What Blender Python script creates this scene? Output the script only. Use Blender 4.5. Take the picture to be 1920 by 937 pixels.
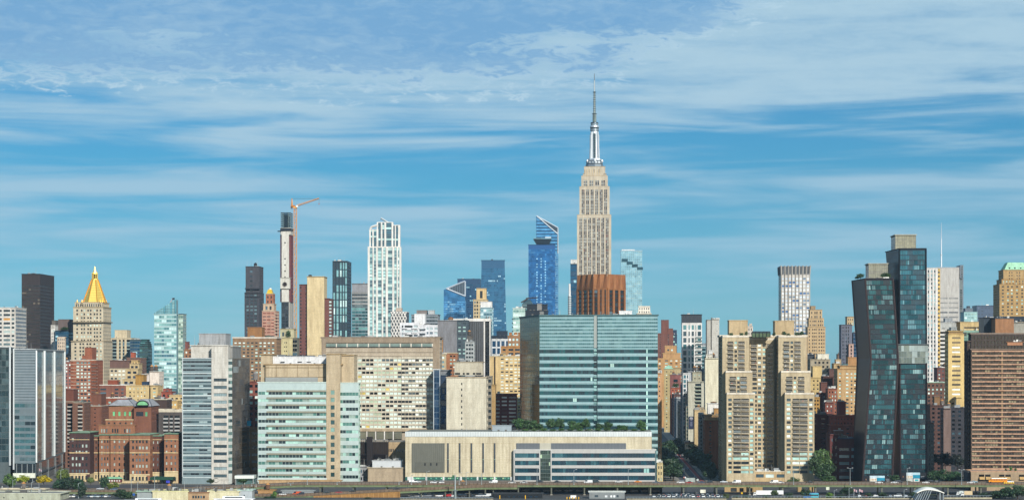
import bpy, math, random
from math import radians, sin, cos, pi, tan, atan
from mathutils import Vector
random.seed(11)
sc = bpy.context.scene
for o in list(bpy.data.objects): bpy.data.objects.remove(o)
COL = sc.collection

# ------------------------------------------------------------------ camera
F = 3780.0; HOR = 680.0; CH = 83.0        # focal length in px of a 1920 px wide frame, horizon row, eye height
cd = bpy.data.cameras.new('camera'); cam = bpy.data.objects.new('camera', cd); COL.objects.link(cam)
cam.location = (0, 0, CH); cam.rotation_euler = (pi/2, 0, 0)
cd.sensor_width = 36; cd.lens = F/1920*36; cd.shift_y = (HOR-468.5)/1920
cd.clip_start = 1; cd.clip_end = 60000
sc.camera = cam

# ------------------------------------------------------------------ light
SUN_EL, SUN_AZ = radians(28), radians(157)     # azimuth clockwise from +Y (the view direction): behind the camera, to its right
sd = Vector((sin(SUN_AZ)*cos(SUN_EL), cos(SUN_AZ)*cos(SUN_EL), sin(SUN_EL)))
ld = bpy.data.lights.new('sun', 'SUN'); ld.energy = 4.5; ld.angle = radians(0.5); ld.color = (1, .965, .905)
sun = bpy.data.objects.new('sun', ld); COL.objects.link(sun)
sun.rotation_euler = sd.to_track_quat('Z', 'Y').to_euler(); sun.location = (300, -300, 600)
sc.view_settings.view_transform = 'Standard'; sc.view_settings.look = 'None'
sc.view_settings.gamma = 1; sc.view_settings.use_curve_mapping = False; sc.view_settings.exposure = 0.58

w = bpy.data.worlds.new('World'); sc.world = w; w.use_nodes = True
nt = w.node_tree; N = nt.nodes; L = nt.links; N.clear()
def nd(t, **k):
    n = N.new(t)
    for a, b in k.items(): setattr(n, a, b)
    return n
def mth(op, a, b=None, c=None, clamp=False):
    n = nd('ShaderNodeMath', operation=op, use_clamp=clamp)
    for i, v in enumerate((a, b, c)):
        if v is None: continue
        if isinstance(v, (int, float)): n.inputs[i].default_value = v
        else: L.new(v, n.inputs[i])
    return n.outputs[0]
def srgb(h, k=1.0):
    h = h.lstrip('#'); r = []
    for i in (0, 2, 4):
        v = int(h[i:i+2], 16)/255
        r.append((v/12.92 if v <= .04045 else ((v+.055)/1.055)**2.4)*k)
    return (*r, 1)
def wmix(f, a, b):
    n = nd('ShaderNodeMix', data_type='RGBA'); 
    for s, v in ((0, f), (6, a), (7, b)):
        if isinstance(v, (int, float, tuple)): n.inputs[s].default_value = v
        else: L.new(v, n.inputs[s])
    return n.outputs[2]
def ramp(fac, pts, interp='LINEAR'):
    n = nd('ShaderNodeValToRGB'); r = n.color_ramp; r.interpolation = interp
    while len(r.elements) < len(pts): r.elements.new(1)
    for e, (p, c) in zip(r.elements, pts):
        e.position = p; e.color = c if isinstance(c, tuple) else (c, c, c, 1)
    L.new(fac, n.inputs[0]); return n.outputs[0]
sky = nd('ShaderNodeTexSky', sky_type='NISHITA', sun_disc=False, sun_elevation=SUN_EL, sun_rotation=SUN_AZ,
         altitude=100, air_density=1.0, dust_density=0.6, ozone_density=2.5)
tc = nd('ShaderNodeTexCoord'); sp = nd('ShaderNodeSeparateXYZ'); L.new(tc.outputs['Generated'], sp.inputs[0])
X, Y, Z = sp.outputs
az = mth('ARCTAN2', X, Y); el = mth('MULTIPLY', mth('ARCSINE', Z), 180/pi)          # degrees above the horizon
def noise(cx, cy, sc_, det, rough, dist=0.0, off=0.0):
    c = nd('ShaderNodeCombineXYZ'); L.new(mth('MULTIPLY', az, cx), c.inputs[0]); L.new(mth('MULTIPLY', el, cy), c.inputs[1]); c.inputs[2].default_value = off
    n = nd('ShaderNodeTexNoise'); L.new(c.outputs[0], n.inputs['Vector'])
    n.inputs['Scale'].default_value = sc_; n.inputs['Detail'].default_value = det; n.inputs['Roughness'].default_value = rough; n.inputs['Distortion'].default_value = dist
    return n.outputs[0]
en = mth('MULTIPLY', el, 1/15.0, clamp=True)
SKYS = 0.05
EX = 2**.58
def disp(h): return tuple(v/SKYS/EX*q for v, q in zip(srgb(h)[:3], (1.07, 1.04, 1.02)))+(1,)
# tint of the clear air by height above the horizon: deep azure away from the sun, untinted towards it
tint = ramp(en, [(0, (0.527, 1.172, 1.797, 1)), (.11, (0.394, 0.925, 1.409, 1)), (.228, (0.292, 0.810, 1.178, 1)), (.343, (0.205, 0.749, 1.087, 1)), (.57, (0.182, 0.733, 1.071, 1)), (1, (0.878, 1.235, 1.367, 1))])
tint = wmix(mth('MULTIPLY_ADD', Y, -1.5, .75, clamp=True), tint, (1, 1, 1, 1))
clear = nd('ShaderNodeMix', data_type='RGBA', blend_type='MULTIPLY'); clear.inputs[0].default_value = 1
L.new(sky.outputs[0], clear.inputs[6]); L.new(tint, clear.inputs[7]); clear = clear.outputs[2]
azd = mth('MULTIPLY', az, 180/pi)
cloudc = disp('#a9cbdf'); greyc = disp('#70a5d2'); whitec = disp('#b6d5e6')
def hump(c, w_, src): return mth('SUBTRACT', 1.0, mth('MULTIPLY', mth('ABSOLUTE', mth('SUBTRACT', src, c)), 1/w_), clamp=True)
elt = mth('MULTIPLY_ADD', azd, -.022, el); en2 = mth('MULTIPLY', elt, 1/15.0, clamp=True)
# long wisps, tilted slightly
mt = noise(80, 4.2, 1.0, 9, .66, .5, 1.7)
st = noise(7.0, 1.5, 1.0, 4, .5, .7, 3.3)
st2 = noise(4.0, .75, 1.0, 4, .5, .6, 8.1)
fine = noise(26, 6.5, 1.0, 5, .6, .5, 12.1)
sa = mth('ADD', mth('ADD', mth('MULTIPLY', st, .52), mth('MULTIPLY', st2, .40)), mth('MULTIPLY', fine, .07))
band = ramp(en2, [(0, .15), (.13, .5), (.24, .9), (.40, 1.0), (.60, 1.0)])
wisp = mth('MULTIPLY', ramp(sa, [(.40, 0.0), (.62, 1.0)], 'EASE'), band, clamp=True)
c1 = wmix(mth('MULTIPLY', wisp, .8), clear, cloudc)
veil = ramp(mth('ADD', en, mth('MULTIPLY', mth('SUBTRACT', sa, .5), .5)), [(.385, 0.0), (.54, .93)], 'EASE')
c2 = wmix(mth('MULTIPLY', veil, ramp(mth('ADD', mth('MULTIPLY', sa, .7), mth('MULTIPLY', mt, .3)), [(.38, .55), (.56, 1.0)])), c1, cloudc)
# mottled grey-blue layer high up with broken white edges
lg = noise(9.0, .9, 1.0, 4, .5, .4, 5.2)
low = mth('MULTIPLY', mth('MAXIMUM', mth('SUBTRACT', azd, 2.6), 0), .5)
hole = mth('ADD', mth('MULTIPLY', hump(-10.0, 4.0, azd), hump(9.15, .75, el)), mth('MULTIPLY', hump(1.6, 3.2, azd), hump(9.2, .9, el)))
edge = mth('SUBTRACT', mth('ADD', mth('ADD', mth('MULTIPLY', mth('SUBTRACT', mth('SUBTRACT', el, 8.05), low), 1.1), mth('MULTIPLY', mth('SUBTRACT', lg, .5), 1.5)), mth('MULTIPLY', mth('SUBTRACT', mt, .5), 4.2)), mth('MULTIPLY', hole, 1.3))
grey = ramp(mth('ADD', edge, .42), [(.0, 0.0), (1.15, .95)], 'EASE')
c3 = wmix(grey, c2, wmix(ramp(mth('ADD', mth('MULTIPLY', mt, .6), mth('MULTIPLY', lg, .4)), [(.46, 0.0), (.70, .75)]), greyc, disp('#9fc3dd')))
rim = mth('MULTIPLY', ramp(mth('MULTIPLY_ADD', edge, .5, .5), [(.30, 0.0), (.5, 1.0), (.74, 0.0)]), ramp(mt, [(.42, .1), (.62, .9)]))
c4 = wmix(rim, c3, whitec)
bg = nd('ShaderNodeBackground'); bg.inputs[1].default_value = SKYS; L.new(c4, bg.inputs[0])
out = nd('ShaderNodeOutputWorld'); L.new(bg.outputs[0], out.inputs[0])

# ------------------------------------------------------------------ materials
MC = {}
def _new(key):
    m = bpy.data.materials.new(key); m.use_nodes = True
    b = m.node_tree.nodes['Principled BSDF']; MC[key] = m
    return m, m.node_tree, b
def mat(h, kind='wall', k=None):
    """procedural material: h an sRGB hex; kind wall | metal | glass | pane | leaf | paint | gold | asphalt"""
    key = kind+h
    if key in MC: return MC[key]
    m, t, b = _new(key)
    n, l = t.nodes, t.links
    tc = n.new('ShaderNodeTexCoord'); geo = n.new('ShaderNodeNewGeometry')
    k = k or {'wall': .72, 'metal': .8, 'glass': 1, 'pane': .8, 'leaf': 1, 'paint': .8, 'gold': 1, 'asphalt': .8}[kind]
    c = srgb(h, k)
    if kind == 'wall' and c[0] > 2.2*c[1]: c = (c[0]*.92, c[1]*1.09, c[2]*1.14, 1)
    mp = n.new('ShaderNodeMapping'); l.new(geo.outputs['Position'], mp.inputs[0])
    nz = n.new('ShaderNodeTexNoise'); l.new(mp.outputs[0], nz.inputs['Vector'])
    mx = n.new('ShaderNodeMix'); mx.data_type = 'RGBA'
    mx.inputs[6].default_value = c
    if kind == 'wall':
        mp.inputs['Scale'].default_value = (.35, .35, .07); nz.inputs['Scale'].default_value = 1; nz.inputs['Detail'].default_value = 6; nz.inputs['Roughness'].default_value = .68
        mx.inputs[6].default_value = tuple(v*1.12 for v in c[:3])+(1,); mx.inputs[7].default_value = (c[0]*.70, c[1]*.67, c[2]*.64, 1)
        cr = n.new('ShaderNodeValToRGB'); cr.color_ramp.elements[0].position = .33; cr.color_ramp.elements[1].position = .72
        l.new(nz.outputs[0], cr.inputs[0]); l.new(cr.outputs[0], mx.inputs[0])
        n2 = n.new('ShaderNodeTexNoise'); n2.inputs['Scale'].default_value = 1.1; n2.inputs['Detail'].default_value = 3; l.new(geo.outputs['Position'], n2.inputs['Vector'])
        m2 = n.new('ShaderNodeMix'); m2.data_type = 'RGBA'; m2.blend_type = 'MULTIPLY'; m2.inputs[0].default_value = 1
        c2 = n.new('ShaderNodeValToRGB'); c2.color_ramp.elements[0].position = .3; c2.color_ramp.elements[0].color = (.8, .8, .8, 1); c2.color_ramp.elements[1].position = .7; c2.color_ramp.elements[1].color = (1.0, 1.0, 1.0, 1)
        l.new(n2.outputs[0], c2.inputs[0]); l.new(mx.outputs[2], m2.inputs[6]); l.new(c2.outputs[0], m2.inputs[7])
        sx = n.new('ShaderNodeSeparateXYZ'); l.new(geo.outputs['Position'], sx.inputs[0])      # storey joints and runs of rain staining
        def mm(op, a_, b_=None):
            q = n.new('ShaderNodeMath'); q.operation = op; l.new(a_, q.inputs[0])
            if b_ is not None: q.inputs[1].default_value = b_
            return q.outputs[0]
        jt = mm('LESS_THAN', mm('FRACT', mm('MULTIPLY', sx.outputs[2], 1/3.6)), .07)
        mp3 = n.new('ShaderNodeMapping'); mp3.inputs['Scale'].default_value = (1.3, 1.3, .035); l.new(geo.outputs['Position'], mp3.inputs[0])
        n4 = n.new('ShaderNodeTexNoise'); n4.inputs['Scale'].default_value = 1; n4.inputs['Detail'].default_value = 4; l.new(mp3.outputs[0], n4.inputs['Vector'])
        c4_ = n.new('ShaderNodeMapRange'); c4_.inputs[1].default_value = .52; c4_.inputs[2].default_value = .72; c4_.inputs[3].default_value = 0; c4_.inputs[4].default_value = .26; l.new(n4.outputs[0], c4_.inputs[0])
        ad = n.new('ShaderNodeMath'); ad.operation = 'MULTIPLY_ADD'; l.new(jt, ad.inputs[0]); ad.inputs[1].default_value = .16; l.new(c4_.outputs[0], ad.inputs[2])
        m3 = n.new('ShaderNodeMix'); m3.data_type = 'RGBA'; l.new(ad.outputs[0], m3.inputs[0]); l.new(m2.outputs[2], m3.inputs[6]); m3.inputs[7].default_value = (c[0]*.35, c[1]*.35, c[2]*.37, 1); m2 = m3
        l.new(m2.outputs[2], b.inputs['Base Color']); b.inputs['Roughness'].default_value = .85
        b.inputs['Specular IOR Level'].default_value = .3
    elif kind in ('glass', 'pane'):
        mp.inputs['Scale'].default_value = (.12, .12, .1); nz.inputs['Scale'].default_value = 1; nz.inputs['Detail'].default_value = 4
        mx.inputs[6].default_value = tuple(v*1.15 for v in c[:3])+(1,); mx.inputs[7].default_value = tuple(v*.68 for v in c[:3])+(1,)
        cr = n.new('ShaderNodeValToRGB'); cr.color_ramp.elements[0].position = .35; cr.color_ramp.elements[1].position = .65
        l.new(nz.outputs[0], cr.inputs[0]); l.new(cr.outputs[0], mx.inputs[0]); l.new(mx.outputs[2], b.inputs['Base Color'])
        if kind == 'glass': b.inputs['Metallic'].default_value = .72; b.inputs['Roughness'].default_value = .09
        else: b.inputs['Roughness'].default_value = .12; b.inputs['Specular IOR Level'].default_value = .9; b.inputs['Coat Weight'].default_value = .35; b.inputs['Coat Roughness'].default_value = .03
        n3 = n.new('ShaderNodeTexNoise'); n3.inputs['Scale'].default_value = .16; n3.inputs['Detail'].default_value = 2; l.new(geo.outputs['Position'], n3.inputs['Vector'])
        bp = n.new('ShaderNodeBump'); bp.inputs['Strength'].default_value = .35; bp.inputs['Distance'].default_value = .25
        l.new(n3.outputs[0], bp.inputs['Height']); l.new(bp.outputs[0], b.inputs['Normal'])
    elif kind == 'leaf':
        oi = n.new('ShaderNodeObjectInfo')
        nz.inputs['Scale'].default_value = .55; nz.inputs['Detail'].default_value = 5
        mx.inputs[6].default_value = tuple(v*.45 for v in c[:3])+(1,); mx.inputs[7].default_value = (c[0]*1.5, c[1]*1.35, c[2]*1.1, 1)
        cr = n.new('ShaderNodeValToRGB'); cr.color_ramp.elements[0].position = .35; cr.color_ramp.elements[1].position = .68
        l.new(nz.outputs[0], cr.inputs[0]); l.new(cr.outputs[0], mx.inputs[0])
        hs = n.new('ShaderNodeHueSaturation'); mr = n.new('ShaderNodeMapRange'); mr.inputs[3].default_value = .75; mr.inputs[4].default_value = 1.3
        l.new(oi.outputs['Random'], mr.inputs[0]); l.new(mr.outputs[0], hs.inputs['Value']); l.new(mx.outputs[2], hs.inputs['Color']); l.new(hs.outputs[0], b.inputs['Base Color'])
        b.inputs['Roughness'].default_value = .6
    else:
        mp.inputs['Scale'].default_value = (.6, .6, .2); nz.inputs['Scale'].default_value = 1; nz.inputs['Detail'].default_value = 5
        mx.inputs[6].default_value = tuple(v*1.08 for v in c[:3])+(1,); mx.inputs[7].default_value = tuple(v*.78 for v in c[:3])+(1,)
        l.new(nz.outputs[0], mx.inputs[0]); l.new(mx.outputs[2], b.inputs['Base Color'])
        if kind == 'metal': b.inputs['Metallic'].default_value = .55; b.inputs['Roughness'].default_value = .42
        if kind == 'gold': b.inputs['Metallic'].default_value = .75; b.inputs['Roughness'].default_value = .38
        if kind == 'paint': b.inputs['Roughness'].default_value = .3; b.inputs['Coat Weight'].default_value = .5
        if kind == 'asphalt': b.inputs['Roughness'].default_value = .9
    return m

# ------------------------------------------------------------------ geometry kit
TH = atan((1120-960)/F)                       # the street grid's turn against the view
AV = Vector((cos(TH), -sin(TH))); SV = Vector((sin(TH), cos(TH)))   # along the avenues (to the right), along the streets (away)
def gx(px, D): return (px-960)*D/F
def gz(py, D): return CH-(py-HOR)*D/F
def G2(px, D): return Vector((gx(px, D), D))
def FP(px, x0, x1, D):       # the point seen at px on the front plane of rect(x0, x1, D)
    c = G2((x0+x1)/2, D); k = (px-960)/F; return c+AV*((k*c.y-c.x)/(AV.x-k*AV.y))
class Geo:
    def __init__(s): s.v = []; s.f = []; s.m = []; s.mats = []
    def mi(s, m):
        if m not in s.mats: s.mats.append(m)
        return s.mats.index(m)
    def face(s, pts, m):
        i = len(s.v); s.v += [tuple(p) for p in pts]; s.f.append(tuple(range(i, i+len(pts)))); s.m.append(s.mi(m))
    def prism(s, pb, pt, z0, z1, m, top=None, bottom=False):
        """loft between two plan polygons given counter-clockwise seen from above"""
        n = len(pb)
        for i in range(n):
            j = (i+1) % n
            s.face([(*pb[i], z0), (*pb[j], z0), (*pt[j], z1), (*pt[i], z1)], m)
        s.face([(*p, z1) for p in pt], top or m)
        if bottom: s.face([(*p, z0) for p in reversed(pb)], m)
    def box(s, x0, x1, y0, y1, z0, z1, m, top=None):
        p = [(x0, y0), (x1, y0), (x1, y1), (x0, y1)]; s.prism(p, p, z0, z1, m, top, True)
    def cyl(s, x, y, z0, z1, r0, r1, m, n=12, cap=True):
        a = [(x+r0*cos(2*pi*i/n), y+r0*sin(2*pi*i/n)) for i in range(n)]
        if r1 < 1e-3:
            for i in range(n): s.face([(*a[i], z0), (*a[(i+1) % n], z0), (x, y, z1)], m)
        else:
            b = [(x+r1*cos(2*pi*i/n), y+r1*sin(2*pi*i/n)) for i in range(n)]
            s.prism(a, b, z0, z1, m)
        if cap: s.face([(*p, z0) for p in reversed(a)], m)
    def bar(s, a, b, r, m):
        a = Vector(a); b = Vector(b); d = (b-a).normalized(); u = d.orthogonal().normalized(); v = d.cross(u)
        q = [u*r+v*r, v*r-u*r, -u*r-v*r, u*r-v*r]
        for i in range(4):
            j = (i+1) % 4; s.face([a+q[i], a+q[j], b+q[j], b+q[i]], m)
        s.face([b+x for x in q], m); s.face([a+x for x in reversed(q)], m)
def link(name, data, parent=None, loc=None):
    o = bpy.data.objects.new(name, data); COL.objects.link(o)
    if parent: o.parent = parent
    if loc is not None: o.location = loc
    return o
def mk(name, g, parent=None, off=(0, 0, 0), kind=None):
    me = bpy.data.meshes.new(name)
    ox, oy, oz = off
    me.from_pydata([(x-ox, y-oy, z-oz) for x, y, z in g.v], [], g.f)
    for m in g.mats: me.materials.append(m)
    me.polygons.foreach_set('material_index', g.m); me.update()
    o = link(name, me, parent)
    if parent is None: o.location = off
    if kind: o['kind'] = kind
    return o
def tag(o, label, cat, group=None):
    o['label'] = label; o['category'] = cat
    if group: o['group'] = group
    return o
def pick(pal):
    r = random.random(); a = 0
    for m, wgt in pal:
        a += wgt
        if r < a: return m
    return pal[-1][0]
def PAL(*a):
    t = sum(x[2] for x in a); return [(mat(x[0], x[1]), x[2]/t) for x in a]
P = {
 'res': PAL(('#141d24', 'pane', 5), ('#33454d', 'pane', 2), ('#a9c9c2', 'pane', 2), ('#d9e6dd', 'pane', 1.6)),
 'resw': PAL(('#18222a', 'pane', 3), ('#3e545c', 'pane', 2), ('#a9cfc6', 'pane', 3), ('#dfeee6', 'pane', 3)),
 'dark': PAL(('#0d1419', 'pane', 5), ('#222f38', 'pane', 3), ('#4b6470', 'pane', 1)),
 'bronze': PAL(('#15110f', 'pane', 5), ('#332b25', 'pane', 3), ('#6d665a', 'pane', 1.3)),
 'tealg': PAL(('#4f858b', 'glass', 4), ('#2f5a61', 'glass', 3), ('#7fb5b3', 'glass', 2), ('#16323a', 'pane', 1.5)),
 'greeng': PAL(('#3c6c70', 'glass', 3), ('#20434a', 'pane', 4), ('#64999b', 'glass', 2), ('#b9ded2', 'pane', .25)),
 'mint': PAL(('#7fb3a5', 'glass', 3), ('#a6d3c4', 'pane', 3), ('#1e3a3c', 'pane', 1.7), ('#528277', 'pane', 2)),
 'blueg': PAL(('#3f86c4', 'glass', 4), ('#2968a8', 'glass', 3), ('#6aa9d8', 'glass', 1), ('#245486', 'pane', 2)),
 'blued': PAL(('#2d5f82', 'glass', 4), ('#1e4664', 'pane', 4), ('#94c3d0', 'pane', 1.2)),
 'sky': PAL(('#8fb9c6', 'glass', 4), ('#a9d0d6', 'glass', 3), ('#6b98aa', 'glass', 2), ('#d2e8e8', 'pane', 1.5)),
 'lite': PAL(('#bfdcd8', 'pane', 4), ('#86aab2', 'pane', 2), ('#2e434c', 'pane', 2), ('#e6f0ea', 'pane', 2)),
 'hosp': PAL(('#cfe0d4', 'pane', 6), ('#12181c', 'pane', 2.6), ('#b9c9ae', 'pane', 1), ('#cdb765', 'pane', .7), ('#40525a', 'pane', .6)),
 'copper': PAL(('#2f5a62', 'glass', 3.4), ('#14303a', 'pane', 3.2), ('#567f84', 'pane', 2.0), ('#457880', 'glass', 3), ('#86aaa9', 'pane', .45)),
 'grey': PAL(('#5d6b70', 'glass', 4), ('#46545a', 'glass', 3), ('#262f34', 'pane', 2), ('#7e8c8f', 'glass', 1.5)),
 'greyg': PAL(('#566b6f', 'glass', 5), ('#3c5156', 'glass', 3), ('#6d8386', 'glass', 1)),
 'black': PAL(('#0c0f12', 'pane', 4), ('#1d2226', 'pane', 2), ('#3a3f40', 'pane', .8)),
}
ST = {
 'punch': dict(cw=3.7, wf=.45, hf=.5, fh=3.2, pal='res'),
 'punchw': dict(cw=3.9, wf=.55, hf=.5, fh=3.1, pal='resw'),
 'ribbon': dict(cw=3.2, wf=.94, hf=.48, fh=3.7, pal='dark'),
 'curtain': dict(cw=2.4, wf=.94, hf=.62, fh=4.0, pal='tealg', rec=.18),
 'vert': dict(cw=3.4, wf=.55, hf=.66, fh=3.7, pal='dark', vert=True, band='#6d6f70'),
 'side': dict(cw=4.6, wf=.42, hf=.46, fh=3.2, pal='dark'),
}
WM = {}
class Bld:
    def __init__(s, name, label, cat='building', group=None, at=None):
        s.name, s.label, s.cat, s.group = name, label, cat, group
        s.wall = Geo(); s.roof = Geo(); s.win = []; s.subs = []; s.parts = []; s.c = None; s.indiv = True; s.kids = []
    def facade(s, p0, p1, z0, z1, wall, p0t=None, p1t=None, nc=None, cw=3.6, wf=.5, hf=.5, fh=3.3, nf=None, pal='res', vert=False, band=None,
               rec=.35, ext=True, cols=None, top=.8, bot=0, m=0.0, sill=.5, bandk='wall', skip=None, pf=None, stick=.38):
        p0 = Vector(p0); p1 = Vector(p1); p0t = Vector(p0t or p0); p1t = Vector(p1t or p1)
        wdt = (p1-p0).length; d = (p1-p0).normalized(); nrm = Vector((d.y, -d.x))
        h = z1-z0-top-bot
        if h <= 1: return
        nf = nf or max(1, round(h/fh)); H = z1-z0
        def M(u, v, q):          # u in metres along, v metre height above z0, q metres outward
            t = v/H; a = p0.lerp(p0t, t); b = p1.lerp(p1t, t); g = a+(b-a)*(u/wdt)+nrm*q
            return (g.x, g.y, z0+v)
        g = s.wall
        def bx(u0, u1, v0, v1, q0, q1, mt, ends=True):
            A = [M(u0, v0, q1), M(u1, v0, q1), M(u1, v1, q1), M(u0, v1, q1)]; B = [M(u0, v0, q0), M(u1, v0, q0), M(u1, v1, q0), M(u0, v1, q0)]
            g.face(A, mt); g.face([B[3], A[3], A[2], B[2]], mt)
            g.face([A[0], B[0], B[1], A[1]], mt)
            if ends: g.face([B[0], A[0], A[3], B[3]], mt); g.face([A[1], B[1], B[2], A[2]], mt)
        if cols is None:
            mm = m*wdt; nc = nc or max(1, round((wdt-2*mm)/cw)); c = (wdt-2*mm)/nc
            cols = [(mm+c*(i+.5-wf/2), mm+c*(i+.5+wf/2)) for i in range(nc)]
        else: cols = [(a*wdt, b*wdt) for a, b in cols]
        bm = mat(band, bandk) if band else wall
        e = rec if ext else 0
        fhh = h/nf; wh = fhh*hf; so = (fhh-wh)*sill
        if not vert:
            v = 0
            for i in range(nf+1):
                v1 = bot+i*fhh+so if i < nf else H
                bx(-e, wdt+e, v, v1, 0, rec, bm); v = v1+wh
            u = [-e]+[x for c in cols for x in c]+[wdt+e]
            for i in range(nf):
                a = bot+i*fhh+so
                for k in range(0, len(u), 2):
                    if u[k+1]-u[k] > .02: bx(u[k], u[k+1], a, a+wh, 0, rec*.97, wall if pf is None else pf)
        else:
            u = [-e]+[x for c in cols for x in c]+[wdt+e]
            for k in range(0, len(u), 2):
                if u[k+1]-u[k] > .02: bx(u[k], u[k+1], 0, H, 0, rec, wall)
            for a0, a1 in cols:
                v = 0
                for i in range(nf+1):
                    v1 = bot+i*fhh+so if i < nf else H
                    bx(a0, a1, v, v1, 0, rec*(.5 if 0 < i < nf else .8), bm if 0 < i < nf else wall, False); v = v1+wh
        pf_ = pal if callable(pal) else None; pl = None if pf_ else (P[pal] if isinstance(pal, str) else pal)
        for i in range(nf):
            a = bot+i*fhh+so; last = None
            for j, (c0, c1) in enumerate(cols):
                if skip and skip(i, j): continue
                mw = last if last and not pf_ and random.random() < stick else pick(P[pf_(i, j)] if pf_ else pl)
                s.win.append(([M(c0, a, .07), M(c1, a, .07), M(c1, a+wh, .07), M(c0, a+wh, .07)], mw)); last = mw
    def poly(s, pb, z0, z1, wall='#b0a08a', faces=None, pt=None, roof=None, cap=.6, wk='wall', capo=.4):
        """pb plan polygon counter-clockwise; faces {edge index: facade dict}"""
        wm = mat(wall, wk); pt = pt or pb
        pb = [Vector(p) for p in pb]; pt = [Vector(p) for p in pt]
        if s.c is None:
            cc = sum(pb, Vector((0, 0)))/len(pb); s.c = (cc.x, cc.y, 0)
        s.wall.prism(pb, pt, z0, z1, wm)
        for i, k in (faces or {}).items():
            if not k: continue
            k = dict(k); st = ST.get(k.pop('st', ''), {}); kw = {**st, **k}
            j = (i+1) % len(pb)
            kw.setdefault('ext', i == 0)
            s.facade(pb[i], pb[j], z0, z1, wm, pt[i], pt[j], **kw)
        if cap:
            cc = sum(pt, Vector((0, 0)))/len(pt)
            po = [p+(p-cc).normalized()*(capo+.35)*1.4 for p in pt]
            pi_ = [p-(p-cc).normalized()*.5 for p in pt]
            rm = mat(roof or wall, 'wall')
            n = len(po)
            g = s.roof
            for i in range(n):
                j = (i+1) % n
                g.face([(*po[i], z1), (*po[j], z1), (*po[j], z1+cap), (*po[i], z1+cap)], rm)
                g.face([(*po[i], z1+cap), (*po[j], z1+cap), (*pi_[j], z1+cap), (*pi_[i], z1+cap)], rm)
                g.face([(*pi_[j], z1+.05), (*pi_[i], z1+.05), (*pi_[i], z1+cap), (*pi_[j], z1+cap)], rm)
                g.face([(*po[j], z1), (*po[i], z1), (*pi_[i], z1+.03), (*pi_[j], z1+.03)], rm)
            g.face([(*p, z1+.05) for p in pi_], mat('#8c8a84', 'wall'))
        s.last = (pt, z1)
        return s
    def rect(s, x0, x1, D, dep, y1, y0=None, **k):
        w_ = (x1-x0)*D/F; c = G2((x0+x1)/2, D); a = c-AV*w_/2; b = c+AV*w_/2
        pb = [a, b, b+SV*dep, a+SV*dep]
        z1 = gz(y1, D); z0 = 0 if y0 is None else gz(y0, D)
        fr, sd_ = k.pop('front', None), k.pop('side', None)
        s.ref = (x0, x1, D, dep)
        return s.poly(pb, z0, z1, faces={0: fr, 1: sd_, 3: k.pop('left', sd_)}, **k)
    def sub(s, name, g, parent='roof'): s.subs.append((name, g, parent))
    def bulk(s, x0, x1, D, dep, y1, y0, wall, name='bulkhead', k='wall'):
        g = Geo(); w_ = (x1-x0)*D/F; c = G2((x0+x1)/2, D); a = c-AV*w_/2; b = c+AV*w_/2
        z0, z1 = gz(y0, D)-.3, gz(y1, D); pb = [a, b, b+SV*dep, a+SV*dep]
        wm = mat(wall, k); g.prism(pb, pb, z0, z1, wm)
        cc = (a+b)/2+SV*dep/2; po = [p+(p-cc).normalized()*.4 for p in pb]; g.prism(po, po, z1, z1+.5, wm, mat('#9a9892', 'wall'), True)
        if z1-z0 < 6:
            for t in (.28, .66): q = a+(b-a)*t; r_ = [q-SV*.12, q+AV*1.3-SV*.12, q+AV*1.3, q]; g.prism(r_, r_, z0+.5, z0+1.7, mat('#6f6c66', 'metal'))
        s.sub(name, g)
    def tank(s, px, D, yb, yt, wpx=7, cone='#c08a4e', drum='#5b5148'):
        g = Geo(); x = gx(px, D); r = wpx/2*D/F; z0, z1 = gz(yb, D), gz(yt, D); h = z1-z0
        for a in range(4): g.bar((x+r*.7*cos(a*pi/2+.7), D+r*.7*sin(a*pi/2+.7), z0-.5), (x+r*.7*cos(a*pi/2+.7), D+r*.7*sin(a*pi/2+.7), z0+h*.25), .15, mat('#2b2b2b', 'metal'))
        g.cyl(x, D, z0+h*.22, z0+h*.75, r, r*.96, mat(drum), 14); g.cyl(x, D, z0+h*.75, z1, r*1.05, 0, mat(cone), 14)
        s.sub('water_tank', g)
    def clutter(s, n=6, hmax=2.6, seed=None):
        """small fans, ducts, pipes and aerials on the flat roof last built"""
        rr = random.Random(seed or len(s.wall.v)); pt, z = s.last
        o = pt[0]; u = pt[1]-pt[0]; v = pt[-1]-pt[0]
        for i in range(n+n//2):
            g = Geo(); c = o+u*rr.uniform(.08, .92)+v*rr.uniform(.06, .7); a, b, h = rr.uniform(.5, 2.2), rr.uniform(.6, 2), rr.uniform(.8, hmax)
            m_ = mat(rr.choice(['#b9b9b4', '#8b8f90', '#d6d6d0', '#6c6a66']), 'metal')
            if rr.random() < .36: g.cyl(c.x, c.y, z, z+h*2.6, .11, .05, m_, 6); nm = 'aerial'
            elif rr.random() < .3: g.cyl(c.x, c.y, z, z+h, a*.5, a*.45, m_, 10); nm = 'roof_fan'
            else: g.box(c.x-a, c.x+a, c.y-b, c.y+b, z+.2, z+h, m_); g.box(c.x-a*.7, c.x-a*.5, c.y-b*.7, c.y+b*.7, z, z+.25, m_); nm = 'roof_unit'
            s.sub(nm, g)
        return s
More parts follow.
